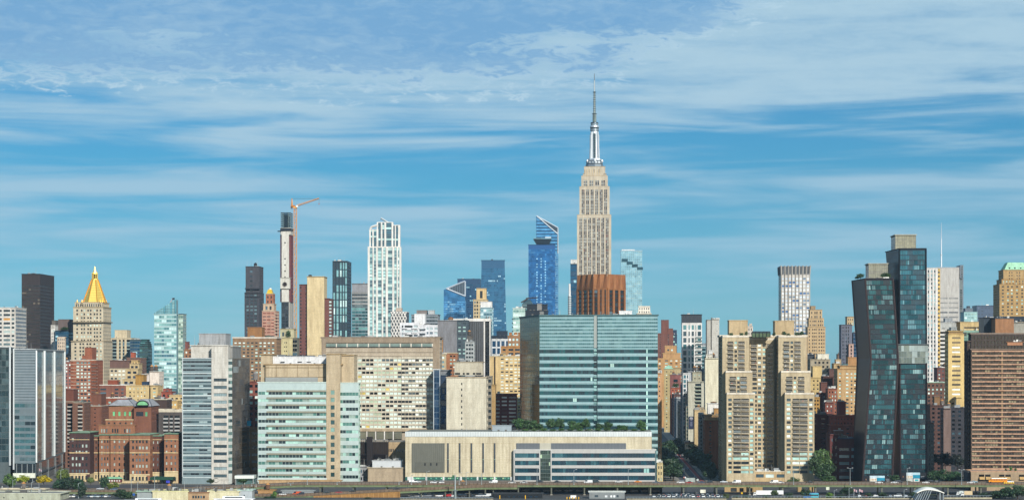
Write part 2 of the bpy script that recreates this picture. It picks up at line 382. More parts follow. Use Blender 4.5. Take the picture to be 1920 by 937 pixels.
    def done(s):
        r = link(s.name, None, None, s.c); tag(r, s.label, s.cat, s.group)
        wl = mk('wall', s.wall, r, s.c)
        rf = mk('roof', s.roof, r, s.c) if s.roof.f else wl
        for nm, g, par in s.subs: mk(nm, g, rf if par == 'roof' else (wl if par == 'wall' else r), s.c)
        ws = s.win
        if ws:
            ar = [(-(Vector(q[0][1])-Vector(q[0][0])).length*(q[0][3][2]-q[0][0][2]), -q[0][0][2], i) for i, q in enumerate(ws)]
            order = [i for _, _, i in sorted(ar)] if len(ws) > 100 else list(range(len(ws)))
            for i in order[:100]:
                pts, m_ = ws[i]; o0 = pts[0]
                rel = tuple(round(c-d, 2) for p in pts[1:] for c, d in zip(p, o0))
                key = (rel, m_.name)
                if key not in WM:
                    me = bpy.data.meshes.new('window'); me.from_pydata([(0, 0, 0)]+[rel[k:k+3] for k in (0, 3, 6)], [], [(0, 1, 2, 3)]); me.materials.append(m_); WM[key] = me
                link('window', WM[key], r, (o0[0]-s.c[0], o0[1]-s.c[1], o0[2]))
            if len(order) > 100:
                g = Geo()
                for i in order[100:]: g.face(ws[i][0], ws[i][1])
                mk('window', g, r, s.c, 'stuff')
        s.root = r
        return r

# ------------------------------------------------------------------ ground, river, streets
def sheet(name, pts, z, m):
    g = Geo(); g.face([(x, y, z) for x, y in pts], m); o = mk(name, g); o['kind'] = 'structure'; return o
def slab(name, pts, z, m):
    g = Geo(); g.prism(pts, pts, .0, z, m); o = mk(name, g); o['kind'] = 'structure'; return o
sheet('ground', [(-9000, 1216), (9000, 1216), (9000, 30000), (-9000, 30000)], 0, mat('#5f5a52', 'asphalt'))
def watermat():
    m, t, b = _new('riverwater'); n, l = t.nodes, t.links
    b.inputs['Base Color'].default_value = (.03, .05, .05, 1); b.inputs['Roughness'].default_value = .12
    z = n.new('ShaderNodeTexNoise'); z.inputs['Scale'].default_value = .25; z.inputs['Detail'].default_value = 6
    g = n.new('ShaderNodeNewGeometry'); l.new(g.outputs['Position'], z.inputs['Vector'])
    p = n.new('ShaderNodeBump'); p.inputs['Distance'].default_value = .6; l.new(z.outputs[0], p.inputs['Height']); l.new(p.outputs[0], b.inputs['Normal'])
    return m
sheet('river_water', [(-9000, -9000), (9000, -9000), (9000, 1218), (-9000, 1218)], -2.2, watermat())
g = Geo(); g.box(-2500, 2500, 1215, 1217, -4, .35, mat('#a9a08c')); o = mk('seawall_kerb', g); o['kind'] = 'structure'
# avenue running left-right under and beside the viaduct, and the side street between the blocks
def band2(u0, u1, v0, v1, org=(gx(1300, 1394), 1394)):
    o = Vector(org); return [tuple(o+AV*a+SV*b) for a, b in ((u0, v0), (u1, v0), (u1, v1), (u0, v1))]
sheet('avenue_road', band2(-900, 700, -120, -34), .004, mat('#343436', 'asphalt'))  # asphalt darkened to carry the viaduct's shade in its colour
sheet('quay_pavement', band2(-1200, 900, -176, -121), .003, mat('#3d3b38', 'asphalt'))
sheet('street_road', band2(-8, 10, -34, 1500), .006, mat('#434346', 'asphalt'))
slab('street_pavement', band2(-18, -8, -34, 1500), .13, mat('#8b877e', 'asphalt'))
slab('street_pavement', band2(10, 20, -34, 1500), .13, mat('#8b877e', 'asphalt'))
g = Geo()
for u in (-.4, .4):
    g.face([(x, y, .012) for x, y in band2(u-.25, u+.25, -30, 900)], mat('#d08a2a', 'paint'))
g.face([(x, y, .012) for x, y in band2(6.0, 8.6, -30, 500)], mat('#8e3b34', 'asphalt'))
g.face([(x, y, .014) for x, y in band2(5.6, 5.9, -30, 500)], mat('#d9d6cc', 'paint'))
for i in range(8): g.face([(x, y, .012) for x, y in band2(-7+i*1.6, -6.2+i*1.6, -33, -30)], mat('#d9d6cc', 'paint'))
for i in range(60):
    g.face([(x, y, .010) for x, y in band2(-400+i*12, -394+i*12, -60, -59.7)], mat('#d9d6cc', 'paint'))
o = mk('road_markings', g); o['kind'] = 'structure'

B = Bld
# ================================================================== left of the picture
b = B('glass_office_tower', 'dark reflective glass tower with a white corner post, cut by the left edge')
b.poly([G2(-60, 1400), G2(19, 1400), G2(26, 1500), G2(-60, 1500)], 0, gz(651, 1400), '#5a6668', {0: dict(st='curtain', pal='greyg', cw=3, fh=4.2, hf=.9, wf=.95, bot=14), 1: dict(st='curtain', pal='greyg', bot=14)}, roof='#b9c0c0')
g = Geo(); 
for px in (18.5,): g.cyl(gx(px, 1399), 1399, 12, gz(650, 1399), .8, .8, mat('#c9cfcf', 'metal'), 8)
b.sub('corner_post', g); b.clutter(5); b.done()

b = B('glass_office_tower', 'wide glass slab with ribbed grey upper front and tall white fins along its side')
pa, pb_, pc, pd = G2(27, 1402), G2(67, 1400), G2(121, 1570), G2(18, 1600)
b.poly([pa, pb_, pc, pd], 0, gz(655, 1400), '#6c777a',
       {1: dict(pal='greyg', cw=5, wf=.985, hf=.96, fh=4.2, rec=.12, bot=14, top=1.5, bandk='metal')}, roof='#c4cacb')
wm_ = mat('#6c777a')
b.facade(pa, pb_, gz(752, 1400), gz(655, 1400), mat('#a3adb0', 'metal'), cw=14, wf=.96, hf=.42, fh=2.0, pal=PAL(('#7b888c', 'metal', 3), ('#5d686c', 'pane', 1)), rec=.2)
b.facade(pa, pb_, gz(888, 1400), gz(752, 1400), mat('#8b989b', 'metal'), cw=3.7, wf=.95, hf=.6, fh=4.1, pal=PAL(('#5f8a8e', 'glass', 4), ('#7d9497', 'glass', 3), ('#14262b', 'pane', 2), ('#8a9698', 'metal', 2)), rec=.2)
g = Geo()
for t in (.0, .26, .60, .985):
    for dt in ((0,) if t in (0., .985) else (-.012, .012)):
        q = pb_.lerp(pc, t+dt); g.cyl(q.x+.6, q.y-.8, 14, gz(654, 1400)-1, .75, .75, mat('#dfe4e2', 'metal'), 8)
q = pa; g.cyl(q.x-.4, q.y-.7, 9, gz(653, 1400), .7, .7, mat('#c9cfcf', 'metal'), 8)
b.sub('white_fin', g)
g = Geo()
for A_, C_ in ((pa, pb_), (pb_, pc)):
    d_ = (C_-A_).normalized(); n_ = Vector((d_.y, -d_.x)); g.prism([A_+n_*.5, C_+n_*.5, C_, A_], [A_+n_*.5, C_+n_*.5, C_, A_], .2, 4.5, mat('#1b2429', 'pane')); g.prism([A_+n_*.9, C_+n_*.9, C_, A_], [A_+n_*.9, C_+n_*.9, C_, A_], 5.2, 6.2, mat('#59646a', 'metal')); g.prism([A_+n_*.45, C_+n_*.45, C_, A_], [A_+n_*.45, C_+n_*.45, C_, A_], 6.3, 13.2, mat('#20292e', 'pane'))
    for i in range(4): q = A_.lerp(C_, (i+.5)/4)+n_*.9; g.cyl(q.x, q.y, 0, 13, .35, .35, mat('#9aa0a0', 'metal'), 6)
b.sub('glazed_base', g, 'wall')
g = Geo(); g.box(pa.x, pb_.x, 1398, 1399.7, gz(895, 1400), gz(886, 1400), mat('#e7ead9', 'wall')); b.sub('canopy_fascia', g, 'wall')
b.clutter(8); b.done()

b = B('apartment_tower', 'cream grid-fronted apartment tower with big square windows left of the black tower')
b.rect(-6, 29, 2100, 40, 577, front=dict(cols=[(.1, .27), (.36, .72), (.8, .95)], hf=.55, fh=4.3, pal=PAL(('#26343a', 'pane', 5), ('#5d7376', 'pane', 3), ('#c98f3a', 'pane', .5), ('#b8c9c2', 'pane', 1))), side=dict(st='curtain', pal='grey', cw=4), wall='#ded9cf', roof='#e9e6de')
b.clutter(5); b.done()

b = B('office_skyscraper', 'black slab skyscraper with dark bronze ribbon windows and blank top storeys')
b.rect(41, 75, 2400, 62, 514, front=dict(st='ribbon', cw=2.6, fh=4.1, hf=.45, pal=PAL(('#0e0c0e', 'pane', 4), ('#2c241f', 'pane', 4), ('#675c4c', 'pane', 1.4)), top=12, rec=.3), side=dict(st='ribbon', cw=2.6, fh=4.1, pal='black', top=12), wall='#3a3231', roof='#25252a')
b.clutter(9, 3.5); b.done()

b = B('apartment_tower', 'narrow white tower squeezed between the black slab and the blue glass tower')
b.rect(96, 103, 2360, 20, 610, front=dict(st='punch', nc=2, fh=3.5), wall='#e2ddd4'); b.bulk(97, 104, 2362, 14, 601, 610, '#6d655c'); b.done()
b = B('apartment_tower', 'blue glass tower with cream window panel and square brown rooftop box')
b.rect(104, 130, 2330, 40, 620, front=dict(st='curtain', pal='blued', cw=3, fh=3.8), side=dict(st='curtain', pal='blued'), wall='#31566b', roof='#3b4a4e')
b.bulk(109, 130, 2334, 26, 599, 621, '#6e5f59'); b.clutter(4)
b.rect(108, 122, 2326, 6, 632, front=dict(st='punch', nc=4, fh=3.9, wf=.4, hf=.6, pal='dark'), wall='#dcc9b2'); b.done()

# pyramid-topped tower
D = 2300
b = B('stone_skyscraper', 'pale limestone skyscraper with a steep golden pyramid roof and lantern')
pl = PAL(('#1c2326', 'pane', 6), ('#54635f', 'pane', 2), ('#c6d6c8', 'pane', 1.6))
kw = dict(cols=[(.09, .15), (.25, .305), (.34, .395), (.47, .525), (.56, .615), (.69, .745), (.78, .835), (.90, .95)], hf=.52, fh=4.1, pal=pl, rec=.5)
sk = dict(st='side', cw=4, fh=4.1, pal=PAL(('#6b655a', 'pane', 3), ('#3b3a35', 'pane', 2)))
b.rect(134, 194, D, 42, 640, front=kw, side=sk, wall='#cdbfa3', roof='#b5a587')
b.rect(138, 193, D+3, 38, 577, 641, front=kw, side=sk, wall='#cfc2a6', roof='#a49576', cap=1.4)
b.rect(141, 191, D+5, 34, 567, 578, front=dict(cw=2.6, wf=.5, hf=.7, nf=1, pal='dark', rec=.6, top=.5), side=dict(cw=2.6, wf=.5, hf=.7, nf=1, pal='dark'), wall='#cfc2a6', roof='#b5a587')
for yb in (604, 640):
    g = Geo(); a = G2(137 if yb < 630 else 133, D)-SV*1.2; c_ = G2(194.5, D)-SV*1.2; z = gz(yb, D); g.prism([a, c_, c_+SV*44, a+SV*44], [a, c_, c_+SV*44, a+SV*44], z, z+1.1, mat('#a3957a'), None, True); b.sub('cornice', g, 'wall')
def octo(cx, cy, r, k=.42):
    q = [(-k, -1), (k, -1), (1, -k), (1, k), (k, 1), (-k, 1), (-1, k), (-1, -k)]
    return [Vector((cx+x*r, cy+y*r)) for x, y in q]
cx, cy = gx(172, D+5), D+5+17
gold = mat('#fbd467', 'gold'); g = Geo(); g.prism(octo(cx, cy, 12.9), octo(cx, cy, 3.6), gz(568, D), gz(523, D), gold)
for a, c_ in zip(octo(cx, cy, 13.0), octo(cx, cy, 3.7)): g.bar((a.x, a.y, gz(568, D)), (c_.x, c_.y, gz(523, D)), .35, mat('#d6992a', 'gold'))
for i in range(1, 14):
    t = i/14; r = 12.95+(3.65-12.95)*t; z = gz(568, D)+(gz(523, D)-gz(568, D))*t; q = octo(cx, cy, r+.06); 
    for j in range(8): g.bar((q[j].x, q[j].y, z), (q[(j+1) % 8].x, q[(j+1) % 8].y, z), .09, mat('#c98f24', 'gold'))
b.sub('golden_pyramid', g)
g = Geo(); z0 = gz(523, D); g.cyl(cx, cy, z0, z0+1.2, 4.0, 4.0, gold, 8)
for a in range(8):
    x, y = cx+3*cos(a*pi/4+.39), cy+3*sin(a*pi/4+.39); g.cyl(x, y, z0+1, z0+7, .5, .45, gold, 6); g.cyl(x, y, z0+7, z0+9, .5, 0, gold, 6)
g.cyl(cx, cy, z0+1, z0+7, 1.6, 1.6, mat('#5a4416', 'metal'), 8); g.cyl(cx, cy, z0+7, z0+8, 3.2, 3, gold, 8); g.cyl(cx, cy, z0+8, z0+11.5, 2.2, 1.4, gold, 8); g.cyl(cx, cy, z0+11.5, gz(497, D), 1.3, 0, gold, 8)
b.sub('lantern', g)
for px, dy in ((144, 3), (191, 3), (144, 34), (199, 34), (153, 2), (187, 2)):
    g = Geo(); x, y = gx(px, D+dy), D+dy+2; zz = gz(568, D); g.cyl(x, y, zz-2, zz+1.4, 1.0, .9, mat('#a99a7c'), 8); g.cyl(x, y, zz+1.4, zz+4.6, 1.0, 0, mat('#c98f30', 'gold'), 8); b.sub('pinnacle', g)
b.done()

def simple(name, label, x0, x1, D, dep, y1, wall, front=None, side=None, y0=None, bulk=(), tank=(), cl=5, roof=None, cat='building', extra=(), wk='wall'):
    b = B(name, label, cat)
    b.rect(x0, x1, D, dep, y1, y0, front=front, side=side, wall=wall, roof=roof, wk=wk)
    for e in bulk: b.bulk(*e)
    for e in tank: b.tank(*e)
    if not tank and x1-x0 > 11 and D < 2400 and wk == 'wall' and y1 > 640 and 'building' in name and random.random() < .6: tx = x0+(x1-x0)*random.uniform(.2, .8); b.tank(tx, D+dep*.45, y1, y1-11*1750/D, 6.2*1750/D, drum=random.choice(['#5b5148', '#6b4f3c', '#77706a']))
    if cl: b.clutter(cl)
    for e in extra: b.rect(*e[0], **e[1])
    b.done(); return b
pn = lambda **k: dict(st='punch', **k)
simple('stone_office_building', 'cream stone building with a square top and glass strips, right of the golden roof', 207, 246, 2420, 40, 634, '#d8c8a6', dict(st='vert', cols=[(.06, .3), (.42, .5), (.6, .68), (.78, .95)], band='#8fa3a0', fh=4), dict(st='side'), bulk=[(215, 238, 2425, 20, 619, 634, '#d8c8a6')])
simple('glass_office_building', 'small grey-blue glass block beside the dark rounded glass building', 244, 262, 2380, 30, 637, '#546a72', dict(st='curtain', pal='blued', cw=3), dict(st='curtain', pal='blued'))
b = B('glass_apartment_building', 'dark green glass building with a rounded shoulder at its right')
pb = [G2(262, 2300), G2(277, 2300), G2(285, 2330), G2(283, 2345), G2(262, 2345)]
b.poly(pb, 0, gz(652, 2300), '#3b5552', {0: dict(st='curtain', pal='greeng', fh=4.2, cw=3), 1: dict(st='curtain', pal='dark')}, cap=0)
for i in range(4): b.poly([p+(Vector((gx(266, 2300), 2320))-p)*(.03+.10*i*i/3) for p in pb], gz(652, 2300)+i*2.4, gz(652, 2300)+i*2.4+2.4, '#3f5a56', {0: dict(st='curtain', pal='greeng', nf=1, top=.2, cw=3)}, cap=.2 if i < 3 else .5)
b.done()

b = B('glass_skyscraper', 'pale aqua glass tower whose crown slants up to the right')
D = 2200
b.rect(289, 331, D, 9, 589, front=dict(cw=2.6, wf=.93, hf=.62, fh=4.2, pal=PAL(('#9fd3d3', 'glass', 5), ('#c5e6e2', 'pane', 4), ('#6fa6ae', 'glass', 2), ('#3c6c7c', 'pane', .6)), band='#c3dedb', bandk='metal', rec=.15), left=dict(st='curtain', pal='blued'), wall='#9fc0c0', roof='#9fc0c0', wk='metal')
g = Geo(); a, c_ = G2(290, D), G2(331, D)
for (A, C, q) in ((a, c_, 0), (c_, c_+SV*8, 1), (a, a+SV*8, 2)):
    n_ = 10
    for i in range(n_):
        u0, u1 = i/n_, (i+1)/n_; f_ = (lambda u: gz(586-26*u if q == 0 else (562 if q == 1 else 586), D))
        p, r_ = A.lerp(C, u0), A.lerp(C, u1)
        g.face([(*p, gz(589.5, D)), (*r_, gz(589.5, D)), (*r_, f_(u1)), (*p, f_(u0))], random.choice([mat('#8ec3cd', 'glass'), mat('#6fb0c0', 'glass'), mat('#a5d2d6', 'glass')]))
        g.bar((*p, gz(589, D)), (*p, f_(u0)), .14, mat('#7c979c', 'metal'))
for yy in (584, 579, 574, 569):
    t0 = max(0, (586-yy)/26); g.bar((*a.lerp(c_, t0), gz(yy, D)), (*c_, gz(yy, D)), .12, mat('#7c979c', 'metal'))
b.sub('glass_crown', g)
g = Geo(); zz = gz(563, D); g.bar((gx(317, D), D+8, zz-2), (gx(322, D), D+8, zz+3), .5, mat('#e6e6e2', 'metal')); g.box(gx(321, D), gx(325, D), D+7, D+9, zz+1, zz+3, mat('#33363a', 'metal')); b.sub('cleaning_crane', g)
b.done()
b = B('glass_skyscraper', 'slim tower with light green glass front and near-black flank behind the slanted crown tower')
b.rect(331, 343, 2225, 18, 589, front=dict(cw=2.6, wf=.92, hf=.6, fh=4.2, pal=PAL(('#a8c8b8', 'glass', 5), ('#c7dccd', 'pane', 2), ('#88ad9f', 'glass', 2)), rec=.15), side=dict(st='curtain', pal='dark'), wall='#a9bdb0', roof='#4b5457'); b.done()
simple('brick_building', 'orange brick building peeping out beside the aqua glass tower', 346, 360, 2100, 25, 655, '#ab7350', pn(fh=4), pn(), bulk=[(347, 352, 2105, 10, 641, 655, '#8a4c42')])

# brick tower with cream bands
b = B('brick_apartment_tower', 'red brick apartment tower with cream floor bands, dark balconies and rooftop brick box')
b.rect(133, 180, 1900, 26, 675, front=dict(cols=[(.02, .09), (.22, .34), (.39, .49), (.53, .63), (.68, .78), (.83, .99)], hf=.52, fh=3.25, rec=.5, pal=PAL(('#c9ddd2', 'pane', 4), ('#27343a', 'pane', 3), ('#7c9a98', 'pane', 1)), skip=lambda i, j: j in (0, 5)), side=dict(st='side', cw=4, fh=3.25), wall='#a35a3e', roof='#ded5c4')
g = Geo()
a = G2(133, 1900)-SV*.75; c_ = G2(180, 1900)-SV*.75; h = gz(675, 1900); nfl = round((h-.8)/3.25); fh = (h-.8)/nfl
for i in range(nfl+1):
    z = i*fh; g.prism([a, c_, c_+SV*.3, a+SV*.3], [a, c_, c_+SV*.3, a+SV*.3], z-.1, z+.28, mat('#d9bfa6'), None, True)
b.sub('floor_bands', g, 'wall')
for i in range(nfl-1, nfl-24, -1):
    g = Geo(); p = G2(172, 1900)-SV*1.9; q = p+AV*6; z = i*fh; g.prism([p, q, q+SV*1.6, p+SV*1.6], [p, q, q+SV*1.6, p+SV*1.6], z+.1, z+.35, mat('#c9a58e'), None, True)
    p2, q2 = p, q; g.prism([p2, q2, q2+SV*.12, p2+SV*.12], [p2, q2, q2+SV*.12, p2+SV*.12], z+.35, z+1.15, mat('#5b4640', 'metal'), None, True); b.sub('balcony', g, 'wall')
b.bulk(159, 173, 1903, 16, 652, 675, '#a35a3e'); b.bulk(154, 160, 1903, 10, 667, 675, '#a35a3e'); b.clutter(6); b.done()
simple('brick_building', 'pinkish brick block between the glass slab and the banded brick tower', 116, 134, 2000, 25, 679, '#a36355', pn(cw=3.2, pal='resw'), None)
b = B('brick_apartment_building', 'brown brick apartment block with stacked recessed balconies beside the glass slab')
b.rect(121, 139, 1600, 16, 753, front=dict(cols=[(.02, .1), (.34, .92)], hf=.62, fh=3.05, rec=1.1, pal='black'), wall='#7d5546', roof='#a49a88')
b.bulk(121, 138, 1606, 14, 730, 753, '#7a4334'); b.rect(139, 156, 1592, 22, 755, front=dict(cols=[(.42, .92)], hf=.62, fh=3.05, rec=1.1, pal='black'), side=dict(st='side'), wall='#7f5544', roof='#a49a88'); b.clutter(5)
for k_, (x0, x1, D_) in enumerate(((127, 138, 1600), (147, 156, 1592))):
    for i in range(10):
        g = Geo(); p = G2(x0, D_)-SV*1.9; q = G2(x1, D_)-SV*1.9; z = gz(753, D_)-4.2-i*3.05; g.prism([p, q, q+SV*.15, p+SV*.15], [p, q, q+SV*.15, p+SV*.15], z, z+.95, mat('#cfcac0', 'metal'), None, True); g.prism([p, q, q+SV*1.2, p+SV*1.2], [p, q, q+SV*1.2, p+SV*1.2], z-.2, z-.02, mat('#b3aca0'), None, True); b.sub('balcony', g, 'wall')
b.done()
b = B('brick_apartment_building', 'brown brick block with a white drainpipe and a tall square rooftop box')
b.rect(156, 190, 1620, 34, 761, front=dict(cols=[(.1, .17), (.62, .69)], hf=.34, fh=3.1, pal='dark'), side=dict(st='side', pal='dark'), wall='#84503c', roof='#c8bfae')
b.bulk(172, 190, 1626, 16, 739, 761, '#7d4a38'); b.tank(182, 1632, 739, 734, 8, drum='#8a6a4a'); b.clutter(5)
g = Geo(); g.cyl(gx(166.5, 1619), 1618.6, 0, gz(762, 1619), .5, .5, mat('#e5e2da', 'metal'), 6); b.sub('drainpipe', g, 'wall'); b.done()
b = B('art_deco_building', 'cream and brown masonry block with small square windows below the cream stone building')
b.rect(206, 243, 2150, 30, 690, front=dict(cw=4.6, wf=.62, hf=.5, fh=4.1, pal=PAL(('#e6ead9', 'pane', 5), ('#2d3436', 'pane', 2), ('#a8b6a8', 'pane', 2))), wall='#cdbd9e', roof='#8d7c6c'); b.rect(206, 243, 2151, 28, 676, 690, wall='#75574c', roof='#8e6f60'); b.clutter(6)
b.rect(238, 264, 2160, 26, 671, wall='#7a5a4e', roof='#9a7f6f', side=dict(st='side')); b.bulk(245, 252, 2162, 8, 661, 671, '#b5563a'); b.done()
b = B('art_deco_building', 'stepped yellow-brick tower with rows of paired windows')
pr = dict(cw=5.5, wf=.62, hf=.52, fh=4.6, pal=PAL(('#2b3540', 'pane', 5), ('#49586a', 'pane', 2)), rec=.4)
b.rect(231, 262, 2000, 26, 711, front=pr, side=None, wall='#cfb88a', roof='#c8ad7c'); b.rect(237, 258, 2003, 20, 692, 711, front=pr, wall='#cfb88a'); b.rect(244, 260, 2006, 16, 682, 692, front=pr, side=None, wall='#cfb88a'); b.rect(247, 258, 2009, 10, 676, 682, front=dict(nc=2, nf=1, wf=.4, hf=.5), wall='#d2b27a'); b.done()
simple('brick_service_tower', 'blank ochre masonry stair tower with a faceted top', 254, 269, 1880, 14, 703, '#b58a42', None, None, cl=2)
b = B('apartment_building', 'white blank-walled building carrying two dark wooden water tanks')
b.rect(281, 298, 1900, 20, 697, front=None, wall='#ece0d2', roof='#e6d9c8', side=dict(st='side')); b.rect(272, 281, 1902, 16, 701, wall='#e9dfd6', roof='#e0d6ca'); b.tank(284.5, 1905, 697, 683, 7.5, drum='#5d5148'); b.tank(292.5, 1905, 697, 683, 7.5, drum='#564b44'); b.clutter(2); b.done()
b = B('brick_hotel', 'yellow-brick hotel with scattered small windows below the white tank building')
hk = dict(cols=[(.13, .2), (.32, .36), (.5, .54), (.66, .7), (.8, .85)], hf=.42, fh=3.25, pal='res')
b.rect(237, 279, 1800, 20, 723, front=hk, side=None, wall='#d8be88', roof='#cdb27e'); b.rect(279, 283, 1806, 12, 723, front=dict(nc=2, fh=3.25), wall='#957a4c', roof='#8b7a58'); b.rect(283, 296, 1798, 20, 723, front=dict(nc=1, wf=.4, hf=.4, fh=3.25, pal='resw'), side=dict(st='side'), wall='#d8be88', roof='#cdb27e'); b.clutter(6)
b.bulk(266, 277, 1804, 8, 716, 723, '#27405a'); b.done()
simple('brick_building', 'bright red brick building with stepped gables among the yellow blocks', 303, 321, 1790, 18, 735, '#a8503c', pn(fh=4), None, bulk=[(306, 318, 1794, 10, 729, 735, '#a8503c')])
simple('brick_building', 'pale yellow brick apartment house with white window rows at the aqua tower foot', 318, 345, 1760, 20, 741, '#dcc08a', dict(cw=5, wf=.5, hf=.4, fh=3.6, pal='resw'), None)
simple('brick_building', 'low yellow block with four-by-four windows beside the dark windowless box', 312, 332, 1700, 16, 752, '#d4b275', dict(nc=3, wf=.5, hf=.4, fh=3.7, pal='resw'), dict(st='side'))
simple('service_building', 'dark brown windowless box with a cream coping', 288, 312, 1640, 20, 749, '#4d3c35', None, dict(st='side'), roof='#d8cdb4', cl=3)
b = B('apartment_building', 'white-topped apartment block with grey balconies behind the brick hospital')
b.rect(283, 341, 1600, 22, 772, front=dict(cols=[(.42, .58), (.62, .72), (.78, .94)], hf=.62, fh=3.1, rec=1.2, top=2, pal='black'), wall='#5d5652', roof='#dcd2bb', cap=2.2, side=dict(st='side'))
for x0, x1 in ((307, 316), (319, 325), (328, 338)):
    for i in range(6):
        g = Geo(); p = G2(x0, 1600)-SV*2; q = G2(x1, 1600)-SV*2; z = gz(772, 1600)-5.6-i*3.1; g.prism([p, q, q+SV*.15, p+SV*.15], [p, q, q+SV*.15, p+SV*.15], z, z+.9, mat('#cdcdc8', 'metal'), None, True); g.prism([p, q, q+SV*1.4, p+SV*1.4], [p, q, q+SV*1.4, p+SV*1.4], z-.2, z-.02, mat('#b3aca0'), None, True); b.sub('balcony', g, 'wall')
b.tank(332, 1606, 772, 764, 9, cone='#c99a58', drum='#b9a07a'); b.clutter(4); b.done()
simple('brick_building', 'red brick terrace with white parapets and dark balconies right of the banded tower', 188, 243, 1860, 24, 722, '#8f5644', dict(cols=[(.0, .2), (.5, .62), (.72, .8)], hf=.5, fh=3.4, pal='dark', top=2), None, roof='#ece5d8', cl=6, bulk=[(202, 220, 1864, 10, 734-21, 723, '#97482f')])
simple('brick_building', 'brick building with a white roof band just above the hospital pavilion', 192, 238, 1700, 20, 746, '#9a5138', dict(cw=4.5, wf=.5, hf=.45, fh=3.4, pal='resw', top=1.8), None, roof='#efe8da', cl=6)

# old brick hospital
b = B('brick_hospital', 'old red brick hospital with grey hipped pavilions, green cornices and cream stone base')
BR, DK, ST_ = '#a0674a', '#523430', '#d6c195'
hw = PAL(('#1e262b', 'pane', 4), ('#aab6ad', 'pane', 3), ('#5b6a70', 'pane', 2))
D = 1420
def wing(x0, x1, dep, ytop, cols, wall=BR, side=None, D=D, ybase=886, fh=4.1, stone=True, left=None):
    b.rect(x0, x1, D, dep, ytop, front=dict(cols=cols, hf=.5, fh=fh, pal=hw, bot=gz(ybase, D), top=2.4, rec=.35), side=side, left=left, wall=wall, roof='#7b9a80', capo=.5, cap=.6)
    if stone:
        g = Geo(); a = G2(x0-.4, D)-SV*.55; c_ = G2(x1+.4, D)-SV*.55; z = gz(ybase, D)
        g.prism([a, c_, c_+SV*(dep+1), a+SV*(dep+1)], [a, c_, c_+SV*(dep+1), a+SV*(dep+1)], 0, z, mat(ST_), None); a -= SV*.3; c_ -= SV*.3
        g.prism([a, c_, c_+SV*.6, a+SV*.6], [a, c_, c_+SV*.6, a+SV*.6], z, z+.7, mat('#e2cfa4'), None, True)
        n = max(2, len(cols))
        for u0, u1 in cols:
            p = a.lerp(c_, u0); q = a.lerp(c_, u1); g.prism([p-SV*.04, q-SV*.04, q+SV*.2, p+SV*.2], [p-SV*.04, q-SV*.04, q+SV*.2, p+SV*.2], 1.5, 4.2, mat('#2a2f33', 'pane'))
        b.sub('stone_base', g, 'wall')
        g = Geo(); z = gz(849, D); g.prism([a, c_, c_+SV*.5, a+SV*.5], [a, c_, c_+SV*.5, a+SV*.5], z, z+.8, mat('#cdb184'), None, True); z = gz(824, D); g.prism([a, c_, c_+SV*.4, a+SV*.4], [a, c_, c_+SV*.4, a+SV*.4], z, z+.5, mat('#cdb184'), None, True); b.sub('string_course', g, 'wall')
c3_ = [(.1, .2), (.3, .38), (.45, .55), (.62, .7), (.8, .9)]
wing(131, 168, 26, 811, c3_, DK, D=1412, ybase=888)
wing(168, 189, 24, 817, [(.1, .2), (.32, .42), (.54, .64), (.76, .86)], '#7a4e3c', D=1425)
wing(187, 208, 30, 815, [(.14, .26), (.4, .52), (.66, .78)])
wing(208, 241, 30, 815, [(.16, .25), (.44, .53), (.72, .81)], D=1417)
wing(244, 281, 30, 815, c3_, side=dict(st='side', pal=PAL(('#b0987a', 'pane', 2), ('#2a2422', 'pane', 3)), cw=3.4, fh=4.6, bot=7), D=1400, ybase=890)
wing(283, 303, 20, 817, [(.2, .3), (.6, .7)], '#6a4032', D=1408)
wing(309, 334, 20, 813, [(.08, .2), (.44, .56), (.74, .84)], D=1394, ybase=884, side=dict(st='side'))
b.rect(186, 253, 1436, 26, 797, front=dict(cols=[(.05, .09), (.12, .16), (.19, .23), (.36, .4), (.43, .47), (.5, .54), (.7, .74), (.77, .81), (.84, .88)], nf=1, hf=.5, bot=gz(814, 1436), top=1, pal=hw), wall=BR, roof='#9c6a4a')
b.rect(199, 252, 1440, 24, 787, front=dict(cw=4, wf=.3, nf=1, hf=.4, bot=gz(797, 1440), top=.6, pal=hw), wall=BR, roof='#d8c39b')
gg = PAL(('#66b27c', 'pane', 1), ('#4e8f66', 'pane', 1))
b.rect(205, 251, 1444, 22, 761, front=dict(cols=[(.14, .23), (.37, .46), (.6, .69), (.8, .89)], nf=1, hf=.55, bot=gz(785, 1444)+1, top=2.5, pal=gg), wall=BR, roof='#d8c39b')
b.rect(252, 283, 1438, 24, 762, front=dict(cols=[(.1, .55), (.66, .8)], nf=1, hf=.6, bot=gz(785, 1438)+1, top=2.5, pal=PAL(('#1a2230', 'pane', 1), ('#5ea877', 'pane', .5))), side=dict(st='side', bot=40), wall='#8a5440', roof='#4c4d50')
for (x0, x1, D_, dp, y0_, y1_) in ((204, 251, 1443, 24, 761, 749), (251, 284, 1437, 26, 762, 748)):
    g = Geo(); a = G2(x0, D_); c_ = G2(x1, D_); r_ = [a, c_, c_+SV*dp, a+SV*dp]; cc = (a+c_)/2+SV*dp/2
    t_ = [p.lerp(cc, .55) for p in r_]; g.prism([p+(p-cc)*.05 for p in r_], t_, gz(y0_, D_)+.5, gz(y1_, D_), mat('#a3a4a8'))
    for p, q in zip(r_, t_): g.bar((*(p+(p-cc)*.05), gz(y0_, D_)+.5), (*q, gz(y1_, D_)), .2, mat('#74767a', 'metal'))
    b.sub('hipped_roof', g)
g = Geo(); cx, cy, z0 = gx(267, 1434), 1434, gz(761, 1434)+.8; pts = [(cx+4.2*cos(t*pi/10), cy, z0+3.1*sin(t*pi/10)) for t in range(11)]
